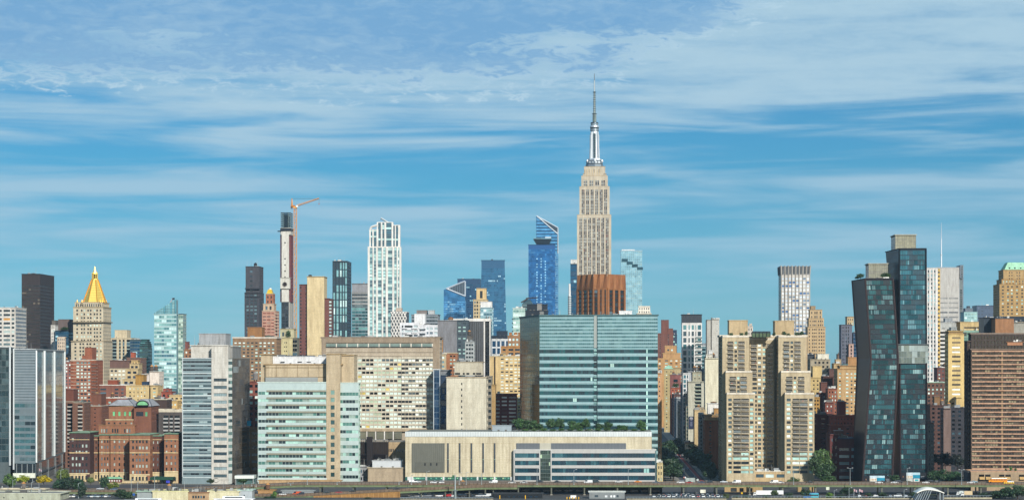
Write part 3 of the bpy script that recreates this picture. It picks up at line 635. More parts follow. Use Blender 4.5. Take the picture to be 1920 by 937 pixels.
g.face(pts, mat('#7fc08c', 'wall')); pts2 = [(x, y+7, z) for x, y, z in pts]; g.face(list(reversed(pts2)), mat('#8a8c90'))
for i in range(10): g.face([pts[i], pts2[i], pts2[i+1], pts[i+1]], mat('#8a8c90')); g.bar(pts[i], pts[i+1], .3, mat('#3c3d40', 'metal'))
b.sub('lunette_dormer', g)
b.clutter(6); b.done()
g = Geo(); a, c_ = G2(281, 1385), G2(324, 1385); g.prism([a, c_, c_+SV*14, a+SV*14], [a, c_, c_+SV*14, a+SV*14], gz(899, 1385), gz(894, 1385), mat('#1e4a3a', 'wall'), None, True)
for t in range(7):
    for s_ in (0, 13): p = a.lerp(c_, .02+t*.16)+SV*s_; g.cyl(p.x, p.y, 0, gz(899, 1385), .2, .2, mat('#2b3a33', 'metal'), 6)
tag(mk('canopy', g, None, (a.x, a.y, 0)), 'long dark green entrance canopy at the right foot of the brick hospital', 'canopy')
g = Geo(); g.box(gx(187, 1392), gx(280, 1392), 1390, 1398, 0, gz(901, 1392), mat('#cdb88f')); g.box(gx(187, 1392), gx(280, 1392), 1389.6, 1389.9, .2, gz(905.5, 1390), mat('#1d2226', 'pane'))
for i in range(24): x = gx(188+i*3.95, 1389); g.box(x, x+.25, 1389.1, 1389.5, 0, gz(904, 1389), mat('#6b6a66', 'metal'))
tag(mk('stone_arcade', g, None, (gx(187, 1392), 1392, 0)), 'low stone terrace with dark railings in front of the brick hospital', 'terrace')
g = Geo(); x0, x1 = gx(198, 1386), gx(228, 1386); g.box(x0, x1, 1384, 1388, gz(903, 1386), gz(896.5, 1386), mat('#7a2d2a')); g.prism([(x0-.8, 1383), (x1+.8, 1383), (x1+.8, 1389), (x0-.8, 1389)], [(x0+1, 1385.5), (x1-1, 1385.5), (x1-1, 1386.5), (x0+1, 1386.5)], gz(896.5, 1386), gz(893, 1386), mat('#8cc39a'), None, True)
for i in range(6): x = x0+1+i*1.7; g.box(x, x+.9, 1383.8, 1384.1, gz(901.5, 1386), gz(898.5, 1386), mat('#e8e6dc', 'pane'))
g.box(x0, x1, 1384.2, 1387.8, 0, gz(903, 1386), mat('#b5a685')); tag(mk('entrance_pavilion', g, None, ((x0+x1)/2, 1386, 0)), 'small red pavilion with a pale green roof before the brick hospital', 'pavilion')

# ================================================================== grey glass and concrete lab tower
D = 1385
b = B('laboratory_tower', 'grey lab tower of ribboned glass, pale concrete windowed pier and swirl emblem at its foot')
lp = PAL(('#667d82', 'glass', 4), ('#84a0a3', 'glass', 2.4), ('#3c4c52', 'pane', 3), ('#101b24', 'pane', 2.4), ('#b9cbc9', 'metal', 1))
b.rect(342, 397, D, 30, 672, front=dict(cw=2.9, wf=.97, hf=.46, fh=2.72, pal=lp, bot=5.5, rec=.25, band='#93a4a6', bandk='metal'), wall='#7c8a8c', roof='#c9d0d0')
g = Geo(); nfl = 15
for i in range(nfl):
    z = gz(895, D)+i*5.1; a, c_ = FP(342.5, 342, 397, D)-SV*.5, FP(396.5, 342, 397, D)-SV*.5; g.prism([a, c_, c_+SV*.3, a+SV*.3], [a, c_, c_+SV*.3, a+SV*.3], z, z+.55+.25*(i % 2), mat('#e3ece8', 'metal'), None, True)
b.sub('white_bands', g, 'wall')
g = Geo()
for px, wd in ((342, .5), (398, .9)):
    a = G2(px, D)-SV*.9; g.prism([a, a+AV*wd, a+AV*wd+SV*1, a+SV*1], [a, a+AV*wd, a+AV*wd+SV*1, a+SV*1], 5, gz(671, D), mat('#dfe3e2', 'metal'), None, True)
b.sub('edge_fin', g, 'wall')
cw_ = PAL(('#2c3d45', 'pane', 4), ('#52656b', 'pane', 2), ('#87999b', 'pane', .6))
b.rect(398, 427, D-1, 40, 648, front=dict(cols=[(.1, .95)], hf=.42, fh=5.25, nf=14, bot=gz(898, D), top=gz(648, D)-gz(705, D)-.1, pal=cw_, rec=.5), wall='#d0ccc1', roof='#dad7cd')
# mullions on the pier windows
g = Geo()
for i in range(6): a = (G2(398, D-1)).lerp(G2(427, D-1), .18+i*.14)-SV*.16; g.prism([a, a+AV*.12, a+AV*.12+SV*.1, a+SV*.1], [a, a+AV*.12, a+AV*.12+SV*.1, a+SV*.1], gz(897, D), gz(706, D), mat('#53605f', 'metal'))
b.sub('mullions', g, 'wall')
b.rect(358, 427, D+6, 30, 648, 674, wall='#d0ccc1', roof='#cfcbc0')
b.bulk(373, 423, D+14, 20, 626, 648, '#a9abac')
e0, e1 = G2(427, D-1), G2(435, D+3); e2, e3 = G2(468, D+56), G2(440, D+60)
b.poly([G2(427, D), e1, e2, G2(427, D+50)], 0, gz(672, D), '#6b6459', {0: dict(cw=2, wf=.9, hf=.5, fh=4.4, bot=6, pal=PAL(('#9ec4c0', 'glass', 3), ('#5d7f84', 'glass', 2)), rec=.2, band='#c6cdc8', ext=False), 1: dict(cw=3.1, wf=.97, hf=.94, fh=4.4, bot=9, rec=.12, pal=PAL(('#7c6f5c', 'glass', 4), ('#5f574b', 'glass', 3), ('#8c8474', 'glass', 2), ('#1c2226', 'pane', 1.3), ('#98a5a5', 'pane', .7)))}, roof='#8a8a84')
b.rect(400, 436, D+10, 34, 650, 673, wall='#8f8f8c', roof='#b7b4ab')
g = Geo(); cx, cz, yy = gx(404.5, D-3), gz(899, D), D-1.75
for i in range(20): a0, a1 = i*2*pi/24+.6, (i+1)*2*pi/24+.6; g.bar((cx+1.9*cos(a0), yy, cz+1.4*sin(a0)), (cx+1.9*cos(a1), yy, cz+1.4*sin(a1)), .09, mat('#98958c', 'metal'))
for i in range(7): x = cx+2.6+i*1.0; g.bar((x, yy, cz-.4), (x+.1, yy, cz+.4), .06, mat('#98958c', 'metal')); g.bar((x, yy, cz+.4), (x+.4, yy, cz+.4), .06, mat('#98958c', 'metal'))
b.sub('swirl_emblem', g, 'wall')
b.last = ([G2(358, D+6), G2(427, D+6), G2(427, D+30), G2(358, D+30)], gz(648, D)); b.clutter(12, 3); b.done()

b = B('brick_building', 'brown reflecting brick building with a tall white water tank between two lab towers')
b.rect(466, 486, 1460, 20, 716, front=dict(cw=3.4, wf=.55, hf=.5, fh=4, pal='res'), wall='#8a4a3c'); b.tank(479, 1466, 716, 695, 9, cone='#9c9a96', drum='#8c8885')
b.rect(455, 486, 1440, 14, 803, front=dict(cw=6, wf=.8, hf=.4, fh=5, pal=PAL(('#7d8a90', 'pane', 1), ('#55636c', 'pane', 1))), wall='#a3845e'); b.done()
g = Geo(); a, c_ = G2(440, 1370), G2(476, 1372); g.prism([a, c_, c_+SV*12, a+SV*12], [a, c_, c_+SV*12, a+SV*12], 4.5, 6.6, mat('#dfe4dc', 'metal'), None, True)
for t in (.05, .5, .95): p = a.lerp(c_, t); g.cyl(p.x, p.y+1, 0, 4.5, .25, .25, mat('#c9cdc8', 'metal'), 6)
g.prism([a+SV*3, c_+SV*3, c_+SV*11, a+SV*11], [a+SV*3, c_+SV*3, c_+SV*11, a+SV*11], 0, 4.5, mat('#6b8f8a', 'glass'))
tag(mk('glass_pavilion', g, None, (a.x, a.y, 0)), 'low glass entrance pavilion with a flat white roof between the two lab towers', 'pavilion')

# ================================================================== mint glass lab
D = 1380
b = B('laboratory_building', 'long mint-banded glass lab block with tan stone crown and window-slotted tan pier')
mp_ = PAL(('#6f9d90', 'glass', 3), ('#a8cfc0', 'pane', 3), ('#172a2e', 'pane', 3), ('#4d7a70', 'pane', 2), ('#8fa397', 'pane', 2))
b.rect(484, 613, D, 34, 717, front=dict(cw=2.3, wf=.93, hf=.42, fh=4.95, sill=.3, bot=gz(896, D)-1.0, top=4.2, pal=mp_, rec=.3, band='#cddcd6', bandk='metal'), left=dict(st='curtain', pal='mint'), wall='#bcd3c8', roof='#cfe0d6')
g = Geo(); a, c_ = FP(500, 484, 613, D)-SV*.7, FP(611, 484, 613, D)-SV*.7; nfl = 13
hh = (gz(717, D)-4.2-(gz(896, D)-1.0)); nfl = round(hh/4.95); fh = hh/nfl; bb = gz(896, D)-1.0
for i in range(nfl): z = bb+i*fh+fh*.58; g.prism([a, c_, c_+SV*.6, a+SV*.6], [a, c_, c_+SV*.6, a+SV*.6], z, z+1.15, mat('#a39e8a', 'metal'), None, True)
b.sub('louvre_bands', g, 'wall')
TAN = '#c4b293'
b.rect(613, 637, D-1.5, 34, 664, front=dict(cols=[(.30, .60)], hf=.56, fh=4.95, nf=13, bot=bb-4, top=gz(664, D)-gz(728, D), pal=PAL(('#2c4a4a', 'pane', 3), ('#7fa397', 'pane', 1)), rec=.4), wall=TAN, roof='#b59c73')
b.rect(637, 672, D+1, 9, 718, front=dict(cw=2.3, wf=.93, hf=.42, fh=4.95, sill=.3, bot=bb, top=4.2, pal=mp_, rec=.3, band='#cddcd6', bandk='metal'), side=dict(st='curtain', pal='mint'), wall='#bcd3c8', roof='#cfe0d6')
b.rect(497, 640, D+6, 24, 684, 717, front=None, wall=TAN, roof='#a88f68', cap=.9)
b.rect(489, 510, D+9, 18, 665, 717, wall=TAN, roof='#b59c73'); b.rect(638, 663, D+9, 18, 666, 718, wall=TAN, roof='#b59c73', side=dict(cw=3, wf=.2))
g = Geo(); FQ = lambda x, q: FP(x, 497, 640, D+6)-SV*q; a, c_ = FQ(498, .6), FQ(596, .6); g.prism([a, c_, c_+SV*.5, a+SV*.5], [a, c_, c_+SV*.5, a+SV*.5], gz(716, D), gz(707, D), mat('#a7aaa6', 'metal')); 
for i in range(7): p = FQ(498+i*20, .2); g.prism([p, p+AV*.18, p+AV*.18+SV*.3, p+SV*.3], [p, p+AV*.18, p+AV*.18+SV*.3, p+SV*.3], gz(707, D), gz(685, D), mat('#8b7752'))
for y_ in (707, 689): p, q = FQ(497, .25), FQ(639, .25); g.prism([p, q, q+SV*.3, p+SV*.3], [p, q, q+SV*.3, p+SV*.3], gz(y_, D), gz(y_, D)+.3, mat('#8b7752'))
b.sub('grey_louvre_panel', g, 'wall')
b.bulk(509, 629, D+12, 14, 669, 684, '#e7e7e6', 'penthouse'); b.last = ([G2(509, D+12), G2(629, D+12), G2(629, D+26), G2(509, D+26)], gz(669, D))
g = Geo(); g.box(gx(522, D+14), gx(590, D+14), D+13, D+20, gz(669, D), gz(665.5, D), mat('#34414b', 'metal'))
for i in range(6): x = gx(522+i*11.4, D+14); g.box(x-.1, x+.1, D+12.8, D+13, gz(669, D), gz(665, D), mat('#9aa2a6', 'metal'))
for px in (526, 558, 575): g.box(gx(px, D+12), gx(px+8, D+12), D+11.7, D+11.9, gz(679, D), gz(677.5, D), mat('#262626', 'metal'))
b.sub('solar_screen', g); b.clutter(10, 2.2)
g = Geo(); g.prism([FP(483, 484, 613, D)-SV*.8, FP(613, 484, 613, D)-SV*.8, FP(613, 484, 613, D), FP(483, 484, 613, D)], [FP(483, 484, 613, D)-SV*.8, FP(613, 484, 613, D)-SV*.8, FP(613, 484, 613, D), FP(483, 484, 613, D)], gz(906, D)+1, gz(897, D)+.8, mat('#e1ece6', 'metal'), None, True); b.sub('base_fascia', g, 'wall')
b.done()

# ================================================================== skyline behind, left half
b = B('brick_apartment_building', 'brown brick grid block with white coping and rooftop box behind the mint glass lab')
b.rect(437, 518, 1750, 26, 634, front=dict(cols=[(.03+i*.097, .03+i*.097+.055) for i in range(10)], hf=.45, fh=2.85, pal='resw', top=2.5), side=dict(st='side'), wall='#987a5c', roof='#ded5c6', cap=1.2); b.bulk(464, 491, 1756, 16, 614, 634, '#a07347'); b.tank(503, 1760, 634, 628, 12, cone='#5d6a5a', drum='#5d6a5a'); b.clutter(7); b.done()

D = 2550
b = B('apartment_skyscraper', 'dark grey stepped skyscraper with a lone rooftop tank left of the brick deco tower')
dk = dict(cols=[(.12, .28), (.38, .58), (.66, .84)], hf=.55, fh=4.6, vert=True, band='#3a3b40', pal=PAL(('#5b7379', 'pane', 2), ('#24333b', 'pane', 4)))
b.rect(459, 486, D, 34, 549, front=dk, side=dict(st='side'), wall='#47474d', roof='#3a3a40'); b.rect(461, 486, D+2, 30, 500, 549, front=dict(cols=[(.3, .5)], hf=.4, nf=5, pal='dark', top=3), side=dict(st='side'), wall='#4b4b50', roof='#3a3a40')
for yy in (541, 549, 556): b.rect(459, 487, D-1.5, 2.5, yy-1.2, yy+.8, wall='#33353b', cap=0)
b.tank(479, D+8, 500, 492, 6, cone='#2d2f33', drum='#2d2f33'); b.last = ([G2(461, D+2), G2(486, D+2), G2(486, D+30), G2(461, D+30)], gz(500, D)); b.clutter(6, 4); b.done()

D = 2200
b = B('brick_skyscraper', 'pink brick tower with pale bands, corner balconies and a small gold-roofed belvedere')
b.rect(492, 516, D, 26, 583, front=dict(cols=[(.04, .3), (.36, .64), (.7, .96)], hf=.34, fh=3.5, pal=PAL(('#8f4a3a', 'wall', 4), ('#5d463d', 'pane', 2), ('#a58d7d', 'pane', 1)), rec=.4), side=dict(st='side', cw=4, pal='dark', wf=.6), wall='#c0937e', roof='#d8c3a8')
b.rect(494, 513, D+3, 18, 570, 583, front=dict(cols=[(.2, .4), (.6, .8)], nf=1, hf=.6, pal='dark'), wall='#cbb193', roof='#cfbda0'); b.rect(499, 512, D+5, 12, 551, 570, front=dict(nc=2, nf=2, wf=.4, hf=.5, pal='dark'), side=dict(nc=2, nf=2), wall='#b06a4c', roof='#d9c8a5')
g = Geo(); a = [G2(499.5, D+5), G2(511, D+5)]; r_ = [a[0], a[1], a[1]+SV*10, a[0]+SV*10]; cc = sum(r_, Vector((0, 0)))/4; g.prism(r_, [p.lerp(cc, .45) for p in r_], gz(550, D), gz(542, D), mat('#e0b52e', 'gold')); g.cyl(cc.x, cc.y, gz(542, D), gz(539, D), 1.6, 1.3, mat('#f0e8da'), 8); g.cyl(cc.x, cc.y, gz(539, D), gz(535, D), .15, .05, mat('#888888', 'metal'), 5); b.sub('gold_roof', g)
for i in range(22):
    g = Geo(); p = G2(514, D)-SV*1.2; q = p+AV*5.2; z = gz(585, D)-2-i*3.5; g.prism([p, q, q+SV*5, p+SV*5], [p, q, q+SV*5, p+SV*5], z, z+.9, mat('#c9b49c'), None, True); b.sub('balcony', g, 'wall')
b.done()

# tower under construction and its crane
D = 2600
b = B('unfinished_skyscraper', 'pencil-thin concrete skyscraper under construction with open scaffold top and round void')
b.rect(528, 543, D, 30, 566, wall='#c9c6ba', roof='#b9b6ab')
b.rect(526, 545, D+4, 20, 430, 566, wall='#7c3a3a', front=dict(nc=2, wf=.6, hf=.45, fh=4.4, pal=PAL(('#5a1f22', 'wall', 3), ('#241c20', 'wall', 3), ('#8e3230', 'wall', 2))), side=dict(nc=3, wf=.6, hf=.45, fh=4.4, pal='dark'), roof='#b9b6ab')
b.rect(528, 541.5, D, 5, 438, 566, wall='#dedbd0', cap=0); b.rect(526, 545, D+.5, 24, 428, 440, wall='#d3d0c5', roof='#c2bfb4')
b.rect(528, 541, D-1.5, 3, 566, wall='#3a434c', front=dict(cols=[(.05, .46), (.56, .95)], hf=.8, fh=4.4, pal='black'), cap=0)
b.rect(525.5, 543.5, D-2, 8, 521, 541, wall='#d8d5ca', roof='#c2bfb4')
g = Geo()
for i in range(16): a0, a1 = i*pi/8, (i+1)*pi/8; cx, cz = gx(534.3, D), gz(533, D); g.face([(cx, D-2.3, cz), (cx+2.9*cos(a0), D-2.3, cz+2.9*sin(a0)), (cx+2.9*cos(a1), D-2.3, cz+2.9*sin(a1))], mat('#2a1d20')); g.bar((cx+2.9*cos(a0), D-2.3, cz+2.9*sin(a0)), (cx+2.9*cos(a1), D-2.3, cz+2.9*sin(a1)), .25, mat('#a9a59a'))
b.sub('round_void', g, 'wall')
g = Geo()
for yy in (455, 485, 496.5, 508, 519.5):
    cx, cz = gx(534.5, D), gz(yy, D); g.box(cx-.8, cx+.8, D-.3, D-.1, cz-.8, cz+.8, mat('#2a2a2a'))
b.sub('form_hole', g, 'wall')
g = Geo(); dm = mat('#3d5158', 'metal'); wl_ = mat('#9fb3b0', 'metal'); dkm = mat('#1f2830', 'metal')
x0, x1 = gx(527, D), gx(545, D); zt, zb = gz(399, D), gz(431, D)
for fx in (0, .2, .4, .6, .8, 1):
    for fy in (0, 22):
        x = x0+(x1-x0)*fx; g.bar((x, D+fy, zb), (x, D+fy, zt), .28, wl_ if fx in (0, .2, .8, 1) else dm)
for i in range(9):
    z = zb+(zt-zb)*i/8
    for fy in (0, 22): g.bar((x0-.4, D+fy, z), (x1+.4, D+fy, z), .35, dkm)
    for x in (x0, x1): g.bar((x, D, z), (x, D+22, z), .3, dkm)
    if i < 8: g.bar((x0, D, z), (x0+(x1-x0)*.4, D, z+2.7), .12, wl_); g.bar((x1, D, z), (x1-(x1-x0)*.4, D, z+2.7), .12, wl_)
g.box(x0+3, x1-3, D+4, D+18, zb, zt-3, mat('#2e4a56')); g.box(x0-.8, x1+.8, D-1, D+23, zb-1, zb+2, dkm)
g.bar((x0-4.5, D, gz(433.5, D)), (x0, D, gz(433.5, D)), .5, dkm); b.sub('scaffold', g); b.done()
g = Geo(); D = 2622; OR = mat('#dc9638', 'paint'); x0, x1 = gx(551, D), gx(556, D); zt = gz(389, D); y0, y1 = D, D+3.4
for x in (x0, x1):
    for y in (y0, y1): g.bar((x, y, 0), (x, y, zt), .2, OR)
n = 70
for i in range(n):
    z, z2 = zt*i/n, zt*(i+1)/n
    for y in (y0, y1):
        g.bar((x0, y, z), (x1, y, z), .12, OR); g.bar((x0 if i % 2 else x1, y, z), (x1 if i % 2 else x0, y, z2), .12, OR)
    for x in (x0, x1): g.bar((x, y0 if i % 2 else y1, z), (x, y1 if i % 2 else y0, z2), .12, OR)
r = link('tower_crane', None, None, ((x0+x1)/2, D, 0)); tag(r, 'tall orange luffing tower crane standing beside the unfinished concrete skyscraper', 'crane'); mk('mast', g, r, ((x0+x1)/2, D, 0))
off = ((x0+x1)/2, D, 0)
g = Geo(); g.box(x0-.6, x1+.6, y0-.4, y1+.4, zt-1, zt+1.5, OR); g.box(gx(545, D), gx(553, D), y0, y1, zt, zt+3, mat('#b5743a', 'metal')); g.box(gx(545, D), gx(548, D), y0, y1, zt-1.6, zt+1, mat('#6f6a64', 'metal')); mk('slewing_deck', g, r, off)
g = Geo(); g.box(x1-.5, x1+2, y0-1.5, y0-.2, zt+.2, zt+2.8, mat('#e4e2da', 'paint')); mk('cab', g, r, off)
g = Geo(); ax, azz = gx(547, D), gz(372, D)
for y in (y0, y1): g.bar((x0-2, y, zt+2), (ax, y, azz), .3, OR); g.bar((gx(546, D), y, zt+2), (ax, y, azz), .18, OR)
for i in range(6): t = i/6; g.bar((x0-2+(ax-x0+2)*t, y0, zt+2+(azz-zt-2)*t), (x0-2+(ax-x0+2)*t, y1, zt+2+(azz-zt-2)*t), .12, OR)
mk('a_frame', g, r, off)
g = Geo(); jx0, jz0, jx1, jz1 = x1, zt+1.5, gx(598, D), gz(372.5, D)
for dz, y in ((0, y0), (0, y1), (1.8, (y0+y1)/2)): g.bar((jx0, y, jz0+dz), (jx1, y, jz1+dz*.6), .22, OR if dz else mat('#b78a68', 'paint'))
for i in range(22):
    t, t2 = i/22, (i+1)/22; A = (jx0+(jx1-jx0)*t, jz0+(jz1-jz0)*t); C = (jx0+(jx1-jx0)*(t+t2)/2, jz0+(jz1-jz0)*(t+t2)/2+1.5)
    for y in (y0, y1): g.bar((A[0], y, A[1]), (C[0], (y0+y1)/2, C[1]), .1, OR)
    g.bar((A[0], y0, A[1]), (A[0], y1, A[1]), .1, OR)
mk('jib', g, r, off)
g = Geo(); g.bar((ax, (y0+y1)/2, azz), (jx1, (y0+y1)/2, jz1), .1, mat('#4b4b4b', 'metal')); g.bar((jx1, (y0+y1)/2, jz1), (jx1, (y0+y1)/2, jz1-6), .08, mat('#4b4b4b', 'metal')); g.box(jx1-.5, jx1+.5, y0+1, y0+2.2, jz1-7.5, jz1-6, mat('#b5532a', 'paint')); mk('hoist_cable', g, r, off)
for yy in (441, 495, 551):
    g = Geo(); z = gz(yy, D); g.bar((gx(544, D), D-6, z), (x0, y0, z), .3, OR); mk('tie_brace', g, r, off)

b = B('apartment_building', 'sand-coloured block with roof garden and two window slots beside the blank tan slab')
b.rect(525, 548, 1900, 20, 634, front=dict(cols=[(.35, .42), (.5, .57)], hf=.3, fh=4, pal='dark', top=2), wall='#cfc293', roof='#b3a77d'); b.rect(548, 557, 1902, 16, 634, front=dict(st='curtain', pal='dark'), wall='#7d7b6c'); b.rect(526, 551, 1908, 14, 617, 634, front=dict(cols=[(.12, .28)], nf=1, hf=.5), wall='#c2bb97', roof='#b3a77d'); b.clutter(5)
b.done()
D = 1950
b = B('apartment_skyscraper', 'tall tan windowless slab flanked by dull red brick wings')
b.rect(576, 607.5, D, 22, 519, front=dict(nc=1, wf=.03, hf=.001, fh=7, pal='bronze', rec=.12, top=.2), wall='#dcc79a', roof='#c5b184'); b.rect(562, 577, D+4, 18, 534, front=dict(cols=[(.04, .22), (.72, .84)], hf=.45, fh=3.3, pal='dark'), wall='#7c4a42', roof='#6d4038'); b.rect(607, 616, D+5, 18, 560, front=dict(cols=[(.12, .3)], hf=.3, fh=3.3, pal='dark'), wall='#7c4a42', roof='#6d4038'); b.rect(616, 622, D+7, 15, 561, front=dict(cols=[(.2, .95)], hf=.5, fh=3.3, pal='lite'), wall='#6a4a44', roof='#6d4038')
b.tank(581.5, D+8, 519, 514.5, 7, cone='#2f2f33', drum='#2f2f33'); b.done()
b = B('glass_skyscraper', 'dark glass skyscraper with bright vertical mirrored strips right of the tan slab')
sp_ = PAL(('#9fd0d2', 'glass', 4), ('#c8e6e2', 'pane', 1), ('#22353f', 'pane', 1.2))
b.rect(624, 651, 2300, 36, 490, front=dict(cols=[(.03, .16), (.26, .4), (.5, .62), (.7, .8), (.87, .98)], hf=.86, fh=8.5, vert=True, pal=sp_, band='#3a5862', bandk='metal'), side=dict(cw=4, wf=.85, hf=.5, fh=4, pal='black'), wall='#33414a', roof='#4a575d', wk='metal')
b.clutter(8, 2.5); b.done()
b = B('office_building', 'grey stepped tower of horizontal glass bands between dark striped and white finned towers')
b.rect(660, 691, 2500, 40, 575, front=dict(st='curtain', pal='tealg', cw=4), wall='#7e9499'); b.rect(660, 691, 2503, 36, 548, 576, front=dict(st='ribbon', fh=5, pal='grey', wf=.98), wall='#9b9c9a'); b.rect(660, 690, 2506, 32, 532, 549, front=None, wall='#97979a', roof='#88888b'); b.clutter(5, 3); b.done()

D = 2300
b = B('apartment_skyscraper', 'slender white-finned glass skyscraper with a notched crown and rooftop crane arm')
wp = PAL(('#a9cfcc', 'pane', 5), ('#cfe4de', 'pane', 2.4), ('#7fa2ab', 'glass', 4), ('#48636f', 'pane', 2))
cl_ = [(.04, .13), (.17, .24), (.30, .42), (.47, .55), (.62, .76), (.82, .90), (.94, .985)]
b.rect(691, 750, D, 14, 462, front=dict(cols=cl_, hf=.7, fh=3.75, vert=True, pal=wp, rec=.9, band='#93b0b0'), side=dict(st='vert', wf=.5, pal='lite'), wall='#efece4', roof='#e4e2dc', cap=0)
ck = dict(nf=9, hf=.86, vert=True, top=.5, rec=.9, band='#7d9aa0', pal=PAL(('#5b8494', 'glass', 4), ('#3c5b69', 'pane', 3), ('#b9dcd6', 'pane', 1)))
b.rect(694, 708, D+1, 12, 430, 463, front=dict(ck, cols=[(.1, .3), (.5, .86)]), wall='#efece4', cap=0); b.rect(708, 736, D+.8, 12, 416.5, 463, front=dict(ck, cols=[(.03, .22), (.32, .46), (.58, .94)], nf=11), wall='#efece4', cap=.2, capo=-.4); b.rect(736, 749, D+1, 12, 422, 463, front=dict(ck, cols=[(.1, .34), (.5, .82)], nf=10), wall='#efece4', cap=.2, capo=-.4)
g = Geo()
for i in range(8): a_ = i*pi/16; x_ = 701-7*sin(a_); g.bar((gx(701-7*cos(a_), D), D+1, gz(431-7*sin(a_), D)), (gx(701-7*cos(a_+pi/16), D), D+1, gz(431-7*sin(a_+pi/16), D)), .9, mat('#efece4'))
g.bar((gx(701, D), D+1, gz(424, D)), (gx(709, D), D+1, gz(421.5, D)), .9, mat('#efece4')); g.bar((gx(746, D), D+1, gz(424, D)), (gx(749, D), D+1, gz(430, D)), .8, mat('#efece4')); b.sub('curved_shoulder', g)
g = Geo(); g.bar((gx(713, D), D+12, gz(407.5, D)), (gx(730, D), D+12, gz(418, D)), .7, mat('#d7dbd9', 'metal')); g.box(gx(727, D), gx(732, D), D+10, D+14, gz(421, D), gz(416.5, D), mat('#b9bfc0', 'metal')); g.bar((gx(713, D), D+12, gz(407.5, D)), (gx(713, D), D+12, gz(411, D)), .2, mat('#3b3b3b', 'metal')); b.sub('cleaning_crane', g)
b.done()
b = B('office_building', 'white building wrapped in a diamond lattice screen')
D = 2000; b.rect(733, 762, D, 24, 585, wall='#566069', roof='#e6e4de', side=dict(st='side'))
g = Geo(); a, c_ = G2(733, D)-SV*.6, G2(762, D)-SV*.6; W_ = (c_-a).length; z1 = gz(585, D); wh_ = mat('#eeebe4')
nd_ = 5; dx = W_/nd_; dz = dx*2.0
def seg(u0, v0, u1, v1):
    p, q = a+AV*u0, a+AV*u1; g.bar((p.x, p.y, v0), (q.x, q.y, v1), .42, wh_)
z = z1
while z > 40:
    for i in range(nd_): seg(i*dx, z, (i+.5)*dx, z-dz/2); seg((i+.5)*dx, z-dz/2, (i+1)*dx, z); seg(i*dx, z-dz, (i+.5)*dx, z-dz/2); seg((i+.5)*dx, z-dz/2, (i+1)*dx, z-dz)
    z -= dz
b.sub('lattice_screen', g, 'wall'); b.bulk(742, 753, D+6, 10, 578, 585, '#c9b8a8'); b.done()
b = B('apartment_building', 'white apartment building with tiers of balconies and a tall white core')
D = 1900
b.rect(752, 785, D, 20, 606, front=dict(cols=[(.04, .14), (.2, .66), (.72, .95)], hf=.5, fh=4.2, pal=PAL(('#4b5a66', 'pane', 3), ('#a9b8ba', 'pane', 3), ('#20292f', 'pane', 2)), rec=.8), wall='#e9eaec', roof='#ececee'); b.rect(785, 822, D+2, 20, 610, front=dict(cols=[(.04, .3), (.4, .5), (.56, .72), (.8, .96)], hf=.55, fh=4.2, pal=PAL(('#5a6a76', 'pane', 3), ('#a9b8ba', 'pane', 3), ('#2c3740', 'pane', 2)), rec=.6), side=dict(st='side'), wall='#e4e6e9', roof='#ececee')
for i in range(8):
    for x0, x1 in ((755, 764), (772, 783), (786, 799)):
        g = Geo(); p = G2(x0, D)-SV*2; q = G2(x1, D)-SV*2; z = gz(608, D)-4-i*4.2; g.prism([p, q, q+SV*1.8, p+SV*1.8], [p, q, q+SV*1.8, p+SV*1.8], z, z+1.1, mat('#eef0f2'), None, True); b.sub('balcony', g, 'wall')
b.bulk(777, 797, D+6, 14, 589, 610, '#eceded'); b.clutter(8); b.done()
simple('office_building', 'slate-grey mechanical-topped tower behind the white balconied building', 772, 821, 2150, 30, 590, '#8d959c', dict(st='ribbon', pal='grey'), None, bulk=[(781, 800, 2155, 15, 582, 591, '#8c8480'), (803, 814, 2155, 12, 582, 591, '#bfc3c3')], roof='#7c858d')
b = B('concrete_office_tower', 'blank grey concrete tower joined to a charcoal tower with lit windows')
D = 1800
b.rect(821, 856, D, 24, 601, front=dict(cols=[(.28, .29), (.93, .94)], hf=.95, fh=11, pal=PAL(('#6b6a68', 'wall', 1),), rec=.15), wall='#87878a', roof='#97999b'); b.rect(857, 876, D+6, 24, 601, front=dict(cols=[(.12, .38), (.58, .86)], hf=.42, fh=3.3, pal=PAL(('#20323c', 'pane', 3), ('#9fc0b9', 'pane', 3), ('#4d656b', 'pane', 2))), side=dict(st='side'), wall='#4d5a62', roof='#55626a'); b.tank(845, D+8, 601, 594, 10, cone='#a8623a', drum='#8f6a4a'); b.clutter(5); b.done()
simple('apartment_building', 'slim pale glass apartment block with a round domed tank on top', 873, 888, 1720, 14, 641, '#b3b7b5', dict(cols=[(.06, .3), (.38, .66), (.72, .95)], hf=.5, fh=3.4, pal='grey'), dict(st='side'), bulk=[(876, 886, 1724, 8, 630, 641, '#66625c')], tank=[(880, 1728, 630, 618, 7)])
D = 1850
b = B('office_tower', 'charcoal vertically ribbed office block in a white portal frame')
b.rect(858, 908, D, 26, 602, front=dict(cw=2.05, wf=.28, hf=.995, fh=200, pal=PAL(('#2b2d30', 'pane', 1),), rec=.25), wall='#5d5f61', roof='#e9e7e2'); b.rect(909, 919, D+1, 24, 602, front=dict(cols=[(.08, .46), (.54, .9)], hf=.8, fh=3.8, pal='black'), wall='#2c3035')
g = Geo()
for x0, x1, y0_, y1_ in ((840, 919.5, 602, 597), (907, 909.5, 900, 601), (917.8, 919.8, 900, 601)):
    p, q = G2(x0, D)-SV*.9, G2(x1, D)-SV*.9; g.prism([p, q, q+SV*(26 if x1-x0 > 9 else 1.2), p+SV*(26 if x1-x0 > 9 else 1.2)], [p, q, q+SV*(26 if x1-x0 > 9 else 1.2), p+SV*(26 if x1-x0 > 9 else 1.2)], max(0, gz(y0_, D)), gz(y1_, D), mat('#e9e6df'), None, True)
